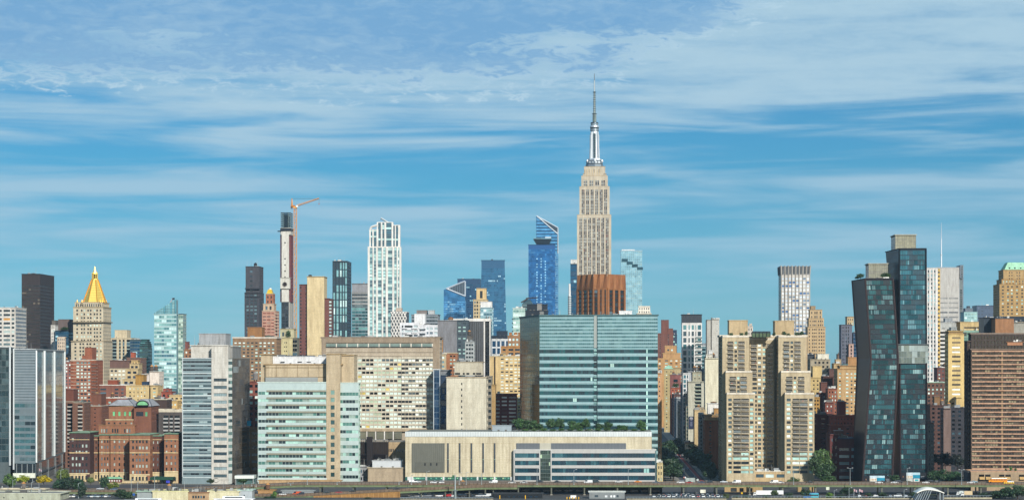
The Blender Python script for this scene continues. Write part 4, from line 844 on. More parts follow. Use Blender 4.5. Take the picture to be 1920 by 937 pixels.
b.sub('portal_frame', g, 'wall'); b.last = (b.last[0], gz(597, D)); b.clutter(4); b.done()

# towers by the far river
D = 3900
b = B('glass_skyscraper', 'blue glass tower whose top is cut by a white triangular truss')
pb = [G2(832, D), G2(872, D), G2(874, D+45), G2(834, D+45)]
b.poly(pb, 0, gz(563, D), '#5f9fce', {0: dict(cw=3.6, wf=.96, hf=.74, fh=4.4, pal=PAL(('#5da6de', 'glass', 8), ('#8cc3ea', 'glass', 2), ('#3878ad', 'glass', 2)), rec=.3, band='#2f638f', bandk='metal')}, cap=0, wk='metal')
g = Geo(); zb = gz(563, D); P0, P1 = G2(838, D), G2(872, D)
tri = [(*G2(832, D), zb), (*G2(872, D), zb), (*G2(872, D), gz(526, D)), (*G2(838, D), gz(541, D)), (*G2(832, D), gz(543, D))]
g.face(tri, mat('#3f7fb4', 'glass')); g.face([(x, y+40, z) for x, y, z in tri], mat('#2b5d88', 'glass'))
for i in range(5): p, q = tri[i], tri[(i+1) % 5]; g.face([p, (p[0], p[1]+40, p[2]), (q[0], q[1]+40, q[2]), q], mat('#33688f', 'glass'))
g.face([(*(G2(840, D)-SV*.6), gz(541.5, D)), (*(G2(871, D)-SV*.6), gz(554, D)), (*(G2(871, D)-SV*.6), gz(529, D))], mat('#46525c', 'metal'))
for A, C in (((837, 541), (872, 555)), ((837, 541), (872, 527)), ((872, 555), (872, 527))): g.bar((*(G2(A[0], D)-SV*1.2), gz(A[1], D)), (*(G2(C[0], D)-SV*1.2), gz(C[1], D)), 1.1, mat('#e4e8ec', 'metal'))
for i in range(1, 7): t = i/7; g.bar((*(G2(840+31*t, D)-SV*.9), gz(541.5+12.5*t, D)), (*(G2(840+31*t, D)-SV*.9), gz(541.5-12.5*t, D)), .25, mat('#9aa6ad', 'metal'))
b.sub('truss_crown', g); b.done()
simple('glass_skyscraper', 'dark navy glass tower directly behind the white triangular truss tower', 858, 900, 4050, 50, 523, '#2c4d6c', dict(cw=3.4, wf=.8, hf=.6, fh=4.4, pal='blued', top=10), dict(st='curtain', pal='blued'), cl=6, wk='metal')
b = B('glass_skyscraper', 'steel-blue glass skyscraper with rows of small lit panes left of the deck-topped tower')
D = 3700; pbt = [G2(903, D), G2(946, D), G2(946, D+40), G2(903, D+40)]; pbb = [G2(899, D), G2(953, D), G2(953, D+42), G2(899, D+42)]
b.poly(pbb, 0, gz(488, D), '#376b90', {0: dict(cw=3.2, wf=.8, hf=.6, fh=4.3, pal=PAL(('#3d7ea8', 'glass', 7), ('#2f6890', 'glass', 6), ('#9cc4d4', 'pane', 1.2)), rec=.2, top=14, band='#2c5a7c', bandk='metal'), 1: dict(st='curtain', pal='blued', cw=6, fh=7)}, pt=pbt, wk='metal', roof='#33566f')
g = Geo(); g.box(gx(921, D), gx(924, D), D+5, D+9, gz(488, D), gz(485.5, D), mat('#3a2d2d', 'metal')); b.sub('roof_unit', g); b.done()
b = B('glass_skyscraper', 'tall blue glass skyscraper with a slanted apex and cantilevered sky deck')
D = 3950
b.rect(1006, 1046, D, 50, 475, front=dict(cw=3.6, wf=.95, hf=.74, fh=4.4, pal=PAL(('#6fb2e0', 'glass', 5), ('#9ccbea', 'glass', 3), ('#4b8fc4', 'glass', 2)), rec=.3), wall='#69a5cc', cap=0, wk='metal')
g = Geo(); sl = [(1006, 475), (1046, 475), (1046, 426), (1008, 406), (1005.5, 405)]; q = [(*G2(x, D), gz(y, D)) for x, y in sl]
g.face(q, mat('#5fa5d8', 'glass')); g.face([(x, y+46, z) for x, y, z in q], mat('#3f79a6', 'glass'))
for i in range(5): p, r_ = q[i], q[(i+1) % 5]; g.face([p, (p[0], p[1]+46, p[2]), (r_[0], r_[1]+46, r_[2]), r_], mat('#4a5a68', 'metal'))
for i in range(10):
    y = 415+i*6; xr = 1008+(y-406)/(440-406)*38 if y < 440 else 1046; xr = min(xr, 1046)
    g.bar((*(G2(1006, D)-SV*.6), gz(y, D)), (*(G2(xr-1, D)-SV*.6), gz(y, D)), .7, mat('#2f5f8a', 'metal'))
g.face([(*(G2(1010, D)-SV*.5), gz(408, D)), (*(G2(1045, D)-SV*.5), gz(439, D)), (*(G2(1045, D)-SV*.5), gz(427, D))], mat('#2d3b46', 'metal'))
for A, C in (((1006, 405), (1046, 439)), ((1006, 405), (1046, 427)), ((1046, 427), (1046, 475))): g.bar((*(G2(A[0], D)-SV*1), gz(A[1], D)), (*(G2(C[0], D)-SV*1), gz(C[1], D)), .9, mat('#dfe6ea', 'metal'))
b.sub('slanted_crown', g)
g = Geo(); Z0, Z1 = gz(458, D), gz(449, D); x0, x1 = gx(1001, D), gx(1034, D)
g.prism([(x0+5, D-14), (x1-4, D-14), (x1-4, D+5), (x0+5, D+5)], [(x0-1, D-22), (x1, D-22), (x1, D+5), (x0-1, D+5)], Z0, Z1, mat('#46545e', 'metal'), None, True); g.box(x0-1, x1, D-22, D-21.5, Z1, Z1+1.6, mat('#8fb7c9', 'glass')); g.box(gx(1022, D), gx(1033, D), D-10, D, Z1, gz(444.5, D), mat('#b9c3c6', 'metal'))
for i in range(12): x = x0+3+i*2.1; g.box(x, x+.7, D-19, D-18.2, Z1, Z1+1.7, mat(random.choice(['#7a2f2f', '#30424f', '#d8d8d0', '#20262b'])))
b.sub('sky_deck', g, 'wall'); b.done()
b = B('glass_skyscraper', 'deep blue glass slab with four columns of lit panes before the slanted-apex tower')
D = 3750
b.rect(991, 1040, D, 40, 459, front=dict(cw=2.6, wf=.97, hf=.8, fh=4, pal=PAL(('#3178b8', 'glass', 6), ('#2a68a2', 'glass', 5), ('#4b8fc8', 'glass', 1)), rec=.15, top=8, band='#23588f', bandk='metal'), side=dict(st='curtain', pal='blued', cw=6, fh=7), left=dict(st='curtain', pal='blued', cw=6, fh=7), wall='#245f9c', roof='#1d4268', wk='metal')
g = Geo()
for i in range(28):
    for u in (.3, .46, .62, .8):
        if random.random() < .75: p = G2(991, D).lerp(G2(1040, D), u)-SV*.5; z = gz(484, D)-i*5; g.box(p.x, p.x+2.2, p.y, p.y+.2, z-2.2, z, mat('#8fc4e4', 'pane'))
b.sub('lit_panes', g, 'wall'); b.done()
b = B('art_deco_building', 'cream stepped tower with a tall dark top opening left of the deep blue slab')
D = 2300
b.rect(888, 913, D, 24, 562, front=dict(cols=[(.05, .16), (.22, .34), (.46, .54), (.66, .76), (.86, .95)], hf=.6, fh=4, pal='dark'), wall='#d3bd92', side=dict(st='side')); b.rect(894, 911, D+3, 18, 541, 562, front=dict(cols=[(.34, .64)], nf=1, hf=.7, pal='dark'), wall='#dfc18b', roof='#c3a97a'); b.done()
simple('apartment_building', 'pale glass building topped by a plain white box before the steel-blue skyscraper', 901, 923, 2150, 20, 577, '#a3c2cb', dict(st='curtain', pal='sky', cw=3), dict(st='curtain', pal='sky'), bulk=[(901, 922, 2152, 15, 566, 577, '#e9e7e2')])
b = B('apartment_building', 'mint glass building with corner balconies left of the large green glass block')
D = 2000
b.rect(962, 984, D, 20, 578, front=dict(cw=2.6, wf=.9, hf=.6, fh=3.8, pal=PAL(('#b8dcd4', 'glass', 4), ('#d2ebe2', 'pane', 3), ('#7fa9a6', 'glass', 1)), rec=.2), left=dict(st='side'), wall='#c3dcd4', roof='#d5e4de')
for i in range(12):
    g = Geo(); p = G2(959.8, D); z = gz(599, D)-i*4; g.prism([p, p+AV*1.4, p+AV*1.4+SV*4, p+SV*4], [p, p+AV*1.4, p+AV*1.4+SV*4, p+SV*4], z, z+1.1, mat('#3f4a4e', 'metal'), None, True); b.sub('balcony', g, 'wall')
b.clutter(5); b.done()
b = B('office_tower', 'grey tower with a copper-green pyramid roof and crane arms behind the mint building')
D = 2500; b.rect(979, 999, D, 24, 571, front=dict(st='curtain', pal='tealg', cw=3), wall='#7d979b', cap=.4)
g = Geo(); a = [G2(978, D), G2(1000, D)]; r_ = [a[0], a[1], a[1]+SV*20, a[0]+SV*20]; cc = sum(r_, Vector((0, 0)))/4; g.prism(r_, [p.lerp(cc, .6) for p in r_], gz(571, D), gz(561, D), mat('#51676b', 'metal')); g.bar((gx(977, D), D, gz(567, D)), (gx(992, D), D, gz(558, D)), .6, mat('#6e5d52', 'metal')); g.bar((gx(986, D), D, gz(559, D)), (gx(1007, D), D, gz(558, D)), .45, mat('#5a4a42', 'metal')); b.sub('pyramid_roof', g); b.done()
b = B('office_building', 'dark-topped glass block with white frame columns below the steel-blue skyscraper')
D = 1950; b.rect(921, 954, D, 22, 636, front=dict(cols=[(.06, .26), (.34, .5), (.58, .76), (.84, .97)], hf=.8, fh=7, pal=PAL(('#22405a', 'pane', 3), ('#6f9a94', 'glass', 2))), wall='#dfe3e4', roof='#f0efec'); b.bulk(922, 951, D+3, 16, 630, 636, '#2a3440', k='metal'); b.bulk(931, 951, D+5, 14, 621, 631, '#2b3644', k='metal'); b.done()
b = B('brick_apartment_building', 'ornate orange-brick building with terraces between white-framed block and green glass')
D = 1750; b.rect(940, 980, D, 24, 650, front=dict(cols=[(.06, .2), (.34, .56), (.64, .86)], hf=.55, fh=3.4, pal='dark'), wall='#bd8350', roof='#d89a4e'); b.rect(953, 980, D+6, 18, 630, 650, front=dict(cols=[(.04, .2), (.3, .44), (.55, .7)], hf=.5, fh=3.6, pal='lite'), wall='#a27b58', roof='#b98a5b')
for px, dy in ((957, 8), (967, 9), (974, 9)): b.bulk(px-2.5, px+2.5, D+dy, 5, 624, 631, '#b5713f')
b.clutter(5); b.done()
b = B('brick_apartment_building', 'yellow-buff brick apartment block with rows of white window units beside green glass')
D = 1620
b.rect(919, 978, D, 24, 668, front=dict(cols=[(.34, .43), (.49, .58), (.63, .72), (.77, .86), (.89, .97)], hf=.42, fh=2.6, pal=PAL(('#dfe6da', 'pane', 4), ('#2a2f33', 'pane', 2), ('#8e9a96', 'pane', 1))), wall='#dcc08a', roof='#cfc0a0')
g = Geo(); g.cyl(gx(928, D-1), D-.8, 0, gz(668, D), .45, .45, mat('#4d4036', 'metal'), 6); b.sub('drainpipe', g, 'wall'); b.bulk(937, 948, D+5, 10, 663, 669, '#d3b57f'); b.clutter(8)
b.done()
simple('brick_building', 'red brick block with long white window strips right of the buff blank block', 928, 968, 1540, 16, 739, '#98483a', dict(cols=[(.02, .22), (.32, .56), (.66, .98)], hf=.42, fh=2.85, pal=PAL(('#efeee8', 'pane', 5), ('#6e5a58', 'pane', 1), ('#a36a62', 'wall', 1))), None, roof='#a05044', cl=2)
b = B('glass_infill_building', 'narrow buff block with grey glass flank beside the blank cream tower'); D = 1500
b.rect(912, 921, D, 20, 706, front=dict(nc=1, wf=.96, hf=.5, fh=4.4, pal='grey'), wall='#8b8577'); b.rect(921, 928, D+2, 18, 722, front=dict(nc=1, wf=.9, hf=.02, fh=4.4), wall='#b99a66'); b.done()
b = B('brick_building', 'orange brick building with cream bands and white window units below the grey concrete tower')
D = 1620; b.rect(834, 857, D, 18, 662, front=dict(cols=[(.42, .6), (.7, .86)], hf=.42, fh=2.9, pal='resw'), wall='#ac6e4c', roof='#cdbb9b'); b.rect(822, 836, D-4, 16, 664, front=dict(cols=[(.04, .8)], hf=.5, fh=3.6, pal='lite'), wall='#c9b895'); b.bulk(826, 830, D+3, 6, 638, 664, '#bf8352'); b.clutter(4); b.done()

# ================================================================== big concrete hospital
D = 1480
b = B('hospital_building', 'wide concrete hospital slab with long window ribbons and coloured blinds')
CO = '#b0a491'
b.rect(603, 824, D, 22, 634, front=None, side=dict(st='side', pal='dark'), wall=CO, roof='#8f7f6c', cap=1.1)
FH = lambda x, d=0: FP(x, 603, 824, D)-SV*d
a, c_, e_ = FH(604), FH(753), FH(812)
zt, zb = gz(667, D), gz(803, D); wm_ = mat('#d0c6b0')
b.facade(a, c_, zb, zt, wm_, cols=[(i/20+.004, (i+1)/20-.004) for i in range(20)], nf=17, hf=.56, pal='hosp', rec=.35, ext=False, top=1.5)
b.facade(c_, e_, zb, zt, wm_, cols=[(i/9+.004, (i+1)/9-.004) for i in range(9)], nf=17, hf=.58, pal=PAL(('#dbe6dc', 'pane', 5), ('#12181c', 'pane', 2), ('#5a666a', 'pane', 1)), rec=.8, ext=False, top=1.5)
g = Geo()
p, q = FH(603.5, .8), FH(824, .8); g.prism([p, q, q+SV*.8, p+SV*.8], [p, q, q+SV*.8, p+SV*.8], gz(642, D), gz(634, D), mat('#9c8b76')); 
p, q = FH(812, .8), FH(824, .8); g.prism([p, q, q+SV*.8, p+SV*.8], [p, q, q+SV*.8, p+SV*.8], 0, gz(642, D), mat('#a08f79')); p, q = FH(603, .8), FH(611, .8); g.prism([p, q, q+SV*.8, p+SV*.8], [p, q, q+SV*.8, p+SV*.8], gz(667, D), gz(642, D), mat('#9c8b76'))
p, q = FH(611, .5), FH(812, .5); g.prism([p, q, q+SV*.5, p+SV*.5], [p, q, q+SV*.5, p+SV*.5], gz(660, D), gz(651, D), mat('#b7a892')); g.prism([p-SV*.2, q-SV*.2, q+SV*.5, p+SV*.5], [p-SV*.2, q-SV*.2, q+SV*.5, p+SV*.5], gz(651.5, D), gz(650, D), mat('#3a3530')); p += SV*.5; g.prism([p-SV*.7, q-SV*.7, q, p], [p-SV*.7, q-SV*.7, q, p], gz(667.5, D), gz(661, D), mat('#c0b19a'))
b.sub('concrete_frame', g, 'wall')
g = Geo()
for i in range(10):
    p = FH(612+i*20, .55); q = FH(630+i*20, .55); g.prism([p, q, q+SV*.1, p+SV*.1], [p, q, q+SV*.1, p+SV*.1], gz(649.5, D), gz(644, D), mat('#6d8078', 'pane')); p2 = q; q2 = q+AV*.7; g.prism([p2, q2, q2+SV*.3, p2+SV*.3], [p2, q2, q2+SV*.3, p2+SV*.3], gz(650, D), gz(643.5, D), mat('#e5ddcc'), None)
b.sub('top_clerestory', g, 'wall')
g = Geo()
for i in range(5): p, q = FH(674+i*16.5, 2), FH(688+i*16.5, 2); g.prism([p, q, q+SV*2, p+SV*2], [p, q, q+SV*2, p+SV*2], gz(822, D), gz(809, D), mat('#6d6c5c', 'pane')); p = FH(671+i*16.5, 2.4); q = p+AV*.8; g.prism([p, q, q+SV*2, p+SV*2], [p, q, q+SV*2, p+SV*2], gz(824, D), gz(808, D), mat('#e9e5dc'))
p, q = FH(671, 2.2), FH(812, 2.2); g.prism([p, q, q+SV*2, p+SV*2], [p, q, q+SV*2, p+SV*2], gz(808, D), gz(803, D), mat('#b5a387'), None, True)
b.sub('lower_gallery', g, 'wall')
g = Geo(); p, q = G2(722, 1430), G2(766, 1430)
g.prism([p, q, q+SV*40, p+SV*40], [p, q, q+SV*40, p+SV*40], 0, gz(828, 1430), mat('#b39c79'), mat('#8f8a80')); b.sub('service_wing', g, 'wall')
b.facade(G2(724, 1430), G2(764, 1430), gz(872, 1430), gz(828, 1430), mat('#b39c79'), cols=[(.0, .05), (.08, .13), (.16, .21), (.24, .29), (.32, .36), (.46, .52), (.55, .62), (.65, .72), (.75, .82), (.86, .95)], nf=2, hf=.28, sill=.3, rec=.3, pal='dark')
b.last = ([G2(603, D), G2(824, D), G2(824, D+40), G2(603, D+40)], gz(634, D)); b.clutter(14); b.done()
# scaffolded low building
g = Geo(); D = 1420; p, q = G2(672, D), G2(726, D); dm = mat('#2a2525', 'metal')
g.prism([p+SV*2, q+SV*2, q+SV*16, p+SV*16], [p+SV*2, q+SV*2, q+SV*16, p+SV*16], 0, gz(828, D), mat('#453c36'), mat('#6b655c'))
r = link('scaffolded_building', None, None, (p.x, p.y, 0)); tag(r, 'low building wrapped in black scaffolding and netting beside the cream podium', 'building'); mk('wall', g, r, (p.x, p.y, 0)); g = Geo()
for i in range(15):
    s_ = p.lerp(q, i/14); g.bar((s_.x, s_.y, 0), (s_.x, s_.y, gz(827, D)), .14, dm)
    if i < 14:
        for k_ in range(8): z = k_*2.3+1; t_ = p.lerp(q, (i+1)/14); g.bar((s_.x, s_.y, z), (t_.x, t_.y, z+(2.3 if k_ % 2 else 0)), .11, dm)
for k_ in range(9): g.bar((p.x, p.y-.1, k_*2.3), (q.x, q.y-.1, k_*2.3), .2, dm)
for k_ in range(7): g.face([(p.x, p.y+.3, k_*2.9), (q.x, q.y+.3, k_*2.9), (q.x, q.y+.3, k_*2.9+1.7), (p.x, p.y+.3, k_*2.9+1.7)], mat('#362c2b', 'wall'))
s_ = p.lerp(q, .45); g.box(s_.x-3.2, s_.x+1, s_.y-2, s_.y, 0, gz(818, D), mat('#241f20', 'wall')); mk('scaffold', g, r, (p.x, p.y, 0)); 
g = Geo()
for i in range(15): s_ = p.lerp(q, i/14); g.bar((s_.x, s_.y-.2, gz(828, D)), (s_.x, s_.y-.2, gz(822.5, D)), .13, mat('#d9d5cc', 'metal'))
g.bar((p.x, p.y-.2, gz(824, D)), (q.x, q.y-.2, gz(824, D)), .14, mat('#d9d5cc', 'metal')); mk('guard_rail', g, r, (p.x, p.y, 0))
simple('annex_building', 'grey annex with two rows of small dark windows below the scaffolding', 671, 689, 1405, 14, 875, '#9a9c9e', dict(nc=4, nf=2, wf=.55, hf=.4, top=.3, pal='dark'), None, cl=2)
b = B('service_building', 'windowless beige block with a white rooftop plant house left of the cream podium')
D = 1395; b.rect(690, 759, D, 24, 877, front=dict(cols=[(.33, .331), (.66, .661)], hf=.9, nf=1, pal='grey', rec=.1), wall='#b3a187', roof='#c4b69d'); b.bulk(698, 754, D+4, 14, 864, 877, '#e2e4e4', 'plant_house', 'metal'); b.last = ([G2(700, D+5), G2(754, D+5), G2(754, D+18), G2(700, D+18)], gz(864, D)); b.clutter(16, 1.8); b.done()
# slim glass link and cream blank tower
D = 1465
b = B('glass_link_tower', 'narrow navy glass tower with a white edge between the hospital and the cream tower')
b.rect(813, 824, D, 16, 693, front=dict(cw=2, wf=.93, hf=.8, fh=4.3, pal=PAL(('#2f4f70', 'glass', 4), ('#213c58', 'pane', 2)), rec=.15), wall='#4c6276', roof='#d5dadc', wk='metal'); b.rect(825, 838, D+3, 14, 703, front=dict(cw=2, wf=.93, hf=.85, fh=4.3, pal=PAL(('#223c5c', 'glass', 4), ('#172c46', 'pane', 3)), rec=.1), wall='#2a3f58', wk='metal', roof='#6d7479'); b.rect(826, 843, D+6, 12, 694, 705, wall='#83878a')
g = Geo(); 
for px in (812.6, 824.2): p = G2(px, D)-SV*.5; g.prism([p, p+AV*.45, p+AV*.45+SV*.5, p+SV*.5], [p, p+AV*.45, p+AV*.45+SV*.5, p+SV*.5], 0, gz(692, D), mat('#dfe4e4', 'metal'), None)
b.sub('edge_fin', g, 'wall'); b.done()
D = 1450
b = B('concrete_tower', 'blank cream masonry tower with one column of slit windows')
b.rect(838, 911, D, 26, 708, front=dict(cols=[(.365, .395)], hf=.42, fh=4.1, sill=.4, pal='black', top=2, rec=.35), side=dict(cols=[(.25, .7)], hf=.5, fh=4.4, pal='grey'), wall='#d6cfb9', roof='#b3a58c', cap=.8)
b.rect(853, 904, D+4, 20, 679, 703, front=dict(cols=[(.0, .19), (.29, .36), (.42, .53), (.66, .75), (.78, .97)], nf=1, hf=.16, sill=0, bot=.4, top=.2, pal='black'), wall='#c9c1ab', roof='#a89b83'); b.clutter(3); b.bulk(861, 869, D+8, 6, 673, 679, '#c7c9c9'); b.done()

# ================================================================== large green glass block
D = 1440
b = B('glass_laboratory_building', 'huge teal glass block with banded curtain wall and dark mirrored left flank')
F0, F1 = G2(1012, D), G2(1233, D-12); Lb = G2(975, D+62)
gg_ = PAL(('#78a8ac', 'glass', 4), ('#5f9095', 'glass', 4), ('#97c2c2', 'glass', 2))
gv = PAL(('#27494f', 'pane', 5), ('#3f6f73', 'glass', 4), ('#17313a', 'pane', 4), ('#b6d8cc', 'pane', .1))
b.poly([F0, F1, F1+SV*70, Lb+SV*20, Lb], 0, gz(592, D), '#43686b', {4: dict(cols=[(i/11+.004, (i+1)/11-.004) for i in range(11)], hf=.93, fh=3.2, rec=.1, pal=PAL(('#3b4438', 'glass', 4), ('#2d342d', 'glass', 3), ('#4b5140', 'glass', 1.6)), ext=False)}, roof='#58787a', cap=.8, wk='metal')
wm_ = mat('#98bcbe', 'metal')
b.facade(F0, F1, gz(652, D), gz(592, D), mat('#6c8d91', 'metal'), cols=[(i/60+.0022, (i+1)/60-.0022) for i in range(60)], nf=9, hf=.9, pal=gg_, rec=.15, top=.5)
b.facade(F0, F1, 0, gz(652, D), wm_, cols=[(i/60+.001, (i+1)/60-.001) for i in range(60)], nf=19, hf=.52, pal=gv, rec=.15, top=0, ext=True, pf=mat('#35555b', 'metal'))
g = Geo(); nfl = 9; 
for i in range(9):
    z = gz(652, D)+(i+.42)*(gz(592, D)-gz(652, D)-.5)/9; p, q = F0-SV*.25, F1-SV*.25; g.prism([p, q, q+SV*.2, p+SV*.2], [p, q, q+SV*.2, p+SV*.2], z, z+1.0, mat('#aacacc', 'metal'), None, True)
fh = gz(652, D)/19
for i in range(19):
    z = i*fh-.1*fh; p, q = F0-SV*.3, F1-SV*.3; g.prism([p, q, q+SV*.12, p+SV*.12], [p, q, q+SV*.12, p+SV*.12], z+fh*.02, z+fh*.2, mat('#b8d4d4', 'metal'), None, True)
b.sub('spandrel_bands', g, 'wall')
g = Geo(); p = F0.lerp(F1, .461)-SV*.7; q = F0.lerp(F1, .486)-SV*.7; g.prism([p, q, q+SV*.6, p+SV*.6], [p, q, q+SV*.6, p+SV*.6], gz(652, D), gz(591, D), mat('#b9bdb4', 'metal'), None, True)
for i in range(40): z = i*gz(652, D)/40; g.prism([p, q, q+SV*.6, p+SV*.6], [p, q, q+SV*.6, p+SV*.6], z, z+1.3, mat(random.choice(['#23343a', '#8fb5b0', '#15232a', '#6f9490']), 'pane'), None, True)
q2 = q+AV*.5; g.prism([q, q2, q2+SV*.6, q+SV*.6], [q, q2, q2+SV*.6, q+SV*.6], 0, gz(592, D), mat('#1f3238', 'metal'), None, True); b.sub('service_spine', g, 'wall')
g = Geo()
for i in range(19):
    z = i*fh+fh*.3; p = F0.lerp(F1, .845)-SV*.5; q = F0.lerp(F1, .90)-SV*.5; g.prism([p, q, q+SV*.3, p+SV*.3], [p, q, q+SV*.3, p+SV*.3], z, z+fh*.42, mat('#142b36', 'pane'), None, True); p = F0.lerp(F1, .905)-SV*.5; q = p+AV*.9; g.prism([p, q, q+SV*.3, p+SV*.3], [p, q, q+SV*.3, p+SV*.3], z-.4, z+fh*.5, mat('#bfe8dc', 'pane'), None, True)
b.sub('dark_window_column', g, 'wall')
b.bulk(1012, 1019, D+30, 14, 585, 592, '#8c8f8c'); 
for x0, x1, y1_, y0_, dy in ((985, 1027, 583, 592, 50), (988, 1006, 571, 584, 52), (1007, 1016, 570, 584, 53), (1017, 1026, 571, 584, 52)): b.bulk(x0, x1, D+dy, 12, y1_, y0_, '#27303a' if x0 != 1007 else '#8d8a84', k='metal')
b.bulk(1161, 1185, D+20, 12, 583.5, 592, '#eef0f0'); b.last = ([F0+SV*8, F1+SV*8, F1+SV*50, F0+SV*50], gz(592, D)); b.clutter(22, 2.6); b.done()

# cream podium
D = 1390
b = B('podium_building', 'long low cream stone podium with white louvred cornice and roof garden')
PA, PB = G2(760, D), G2(1222, D); TZ = '#d3c8ab'
b.poly([PA, PB, PB+SV*44, PA+SV*44], 0, gz(818, D), TZ, {}, cap=0)
g = Geo(); g.prism([PA-SV*.3, PB-SV*.3, PB+SV*44, PA+SV*44], [PA-SV*.3, PB-SV*.3, PB+SV*44, PA+SV*44], gz(818, D), gz(808.5, D), mat('#cfd6d4', 'metal'), mat('#84857c'))
for i in range(150): p = PA.lerp(PB, i/150)-SV*.5; g.prism([p, p+AV*.45, p+AV*.45+SV*.2, p+SV*.2], [p, p+AV*.45, p+AV*.45+SV*.2, p+SV*.2], gz(817.5, D), gz(809, D), mat('#f4f6f4', 'metal'))
b.sub('louvred_cornice', g)
g = Geo()
def pan(x0, x1, y0, y1, m_, q0=.12, q1=0, geo=None):
    p, q = G2(x0, D)-SV*q0, G2(x1, D)-SV*q0; gg2 = geo or g; p.y = (PA.lerp(PB, (x0-760)/462)-SV*q0).y; q.y = (PA.lerp(PB, (x1-760)/462)-SV*q0).y
    gg2.prism([p, q, q+SV*(q0-q1), p+SV*(q0-q1)], [p, q, q+SV*(q0-q1), p+SV*(q0-q1)], max(0, gz(y1, D)), gz(y0, D), m_, None, True)
for i in range(1, 33): x = 760+i*6.3; 
for i in range(33): pan(760+i*6.3, 760.25+i*6.3, 819, 893, mat('#a8966f'), .05)
for yy in (830, 861, 887): pan(760, 963, yy, yy+.25, mat('#a8966f'), .06)
for i in range(42): pan(963+i*6.3, 963.25+i*6.3, 819, 842, mat('#a8966f'), .05)
b.sub('panel_joints', g, 'wall')
g = Geo(); pan(772, 834, 830, 885, mat('#77776c', 'metal'), .35)
for i in range(16): pan(774+i*3.8, 774.6+i*3.8, 830.5, 884.5, mat('#5a5b52', 'metal'), .5, .3)
pan(779, 832, 865, 884.5, mat('#6a6a60', 'metal'), .55, .3)
for i, x in enumerate((796, 807, 818)): pan(x, x+2.2, 867, 872, mat('#22262a', 'metal'), .8, .5)
b.sub('grey_louvre_panel', g, 'wall')
for x in (838.5, 860.5, 882.5, 904.5, 926):
    g = Geo(); pan(x, x+3, 830, 885, mat('#3d454c', 'pane'), .2); pan(x, x+3, 860, 861, mat('#7fa08f', 'pane'), .25); pan(x-.4, x, 829.5, 885.5, mat('#9c8a66'), .35); b.sub('slit_window', g, 'wall')
g = Geo()
for i in range(10):
    x0, x1 = (766, 778) if i == 0 else (778+(i-1)*27, 778+i*27)
pan(760, 962, 893.2, 899.5, mat('#2d5a50', 'pane'), .25); 
for i in range(60): 
    if random.random() < .55: pan(764+i*3.3, 766.6+i*3.3, 894.5, 897, mat(random.choice(['#8fd3a4', '#b9e0a8', '#5fa08a']), 'pane'), .3, .2)
for x, w_ in ((764, 11), (798, 3), (830, 3.4), (863, 3.2), (894, 3), (926, 3), (957, 4)): pan(x, x+w_, 893, 899.7, mat('#e6e6e2', 'metal'), .5)
pan(760, 962, 899.5, 906, mat('#6c6965'), .6)
b.sub('ground_floor_strip', g, 'wall')
# right-hand office wing of the podium, standing forward
RA, RB = G2(963, D-3), G2(1229, D-3)
b.poly([RA, RB, RB+SV*30, RA+SV*3], 0, gz(842.5, D), '#b3b0aa', {}, cap=0, wk='metal')
wm_ = mat('#c2c0bb', 'metal'); gp = PAL(('#3b6878', 'glass', 4), ('#1b3645', 'pane', 4), ('#5a8b97', 'glass', 2), ('#9fd0c8', 'pane', .25))
for (x0, x1) in ((965.5, 1011), (1034.5, 1228)):
    p = RA.lerp(RB, (x0-963)/266); q = RA.lerp(RB, (x1-963)/266); n_ = round((x1-x0)/5.2)
    b.facade(p, q, gz(903, D), gz(843, D), wm_, cols=[(i/n_+.0008, (i+1)/n_-.0008) for i in range(n_)], nf=4, hf=.60, sill=.45, pal=gp, rec=.5, ext=False, top=.9, bot=.6, pf=mat('#3b5560', 'metal'))
p = RA.lerp(RB, (1013-963)/266); q = RA.lerp(RB, (1032.5-963)/266)
b.facade(p, q, gz(900, D), gz(843, D), mat('#7d8a86', 'metal'), nc=6, nf=8, wf=.95, hf=.93, pal=PAL(('#4f5f58', 'glass', 4), ('#6e8476', 'glass', 2), ('#b7cfae', 'pane', .5), ('#2c3d3c', 'pane', 2)), rec=.15, ext=False, top=.3)
g = Geo()
for x in (963, 1011, 1032.5): p = RA.lerp(RB, (x-963)/266)-SV*.8; q = p+AV*.7; g.prism([p, q, q+SV*.8, p+SV*.8], [p, q, q+SV*.8, p+SV*.8], 0, gz(842, D), mat('#d2d0ca', 'metal'), None, True)
p, q = RA-SV*.8, RB-SV*.8+AV*.6; g.prism([p, q, q+SV*2, p+SV*2], [p, q, q+SV*2, p+SV*2], gz(843, D), gz(841.2, D), mat('#d9d7d0', 'metal'), None, True); p = RB-SV*.6; q = p+AV*.6; g.prism([p, q, q+SV*30, p+SV*30], [p, q, q+SV*30, p+SV*30], 0, gz(843, D), mat('#8fb2b2', 'glass'), None, True); b.sub('metal_frame', g, 'wall')
g = Geo(); pan(968, 1012, 830, 842, mat('#6f7479', 'metal'), .3); pan(1033, 1174, 830, 842, mat('#6f7479', 'metal'), .3); pan(1012, 1033, 830, 842, mat('#bdb9a8', 'metal'), .4)
for i in range(76): pan(968+i*2.7, 968.5+i*2.7, 830.3, 841.5, mat('#555a5f', 'metal'), .36, .25)
b.sub('grey_louvre_band', g, 'wall')
b.bulk(923, 959, D+10, 8, 798, 808.5, '#a7b3b9', k='metal'); b.last = ([PA+SV*3, PB+SV*3, PB+SV*40, PA+SV*40], gz(808.5, D)); b.clutter(6, 1.5); b.done()
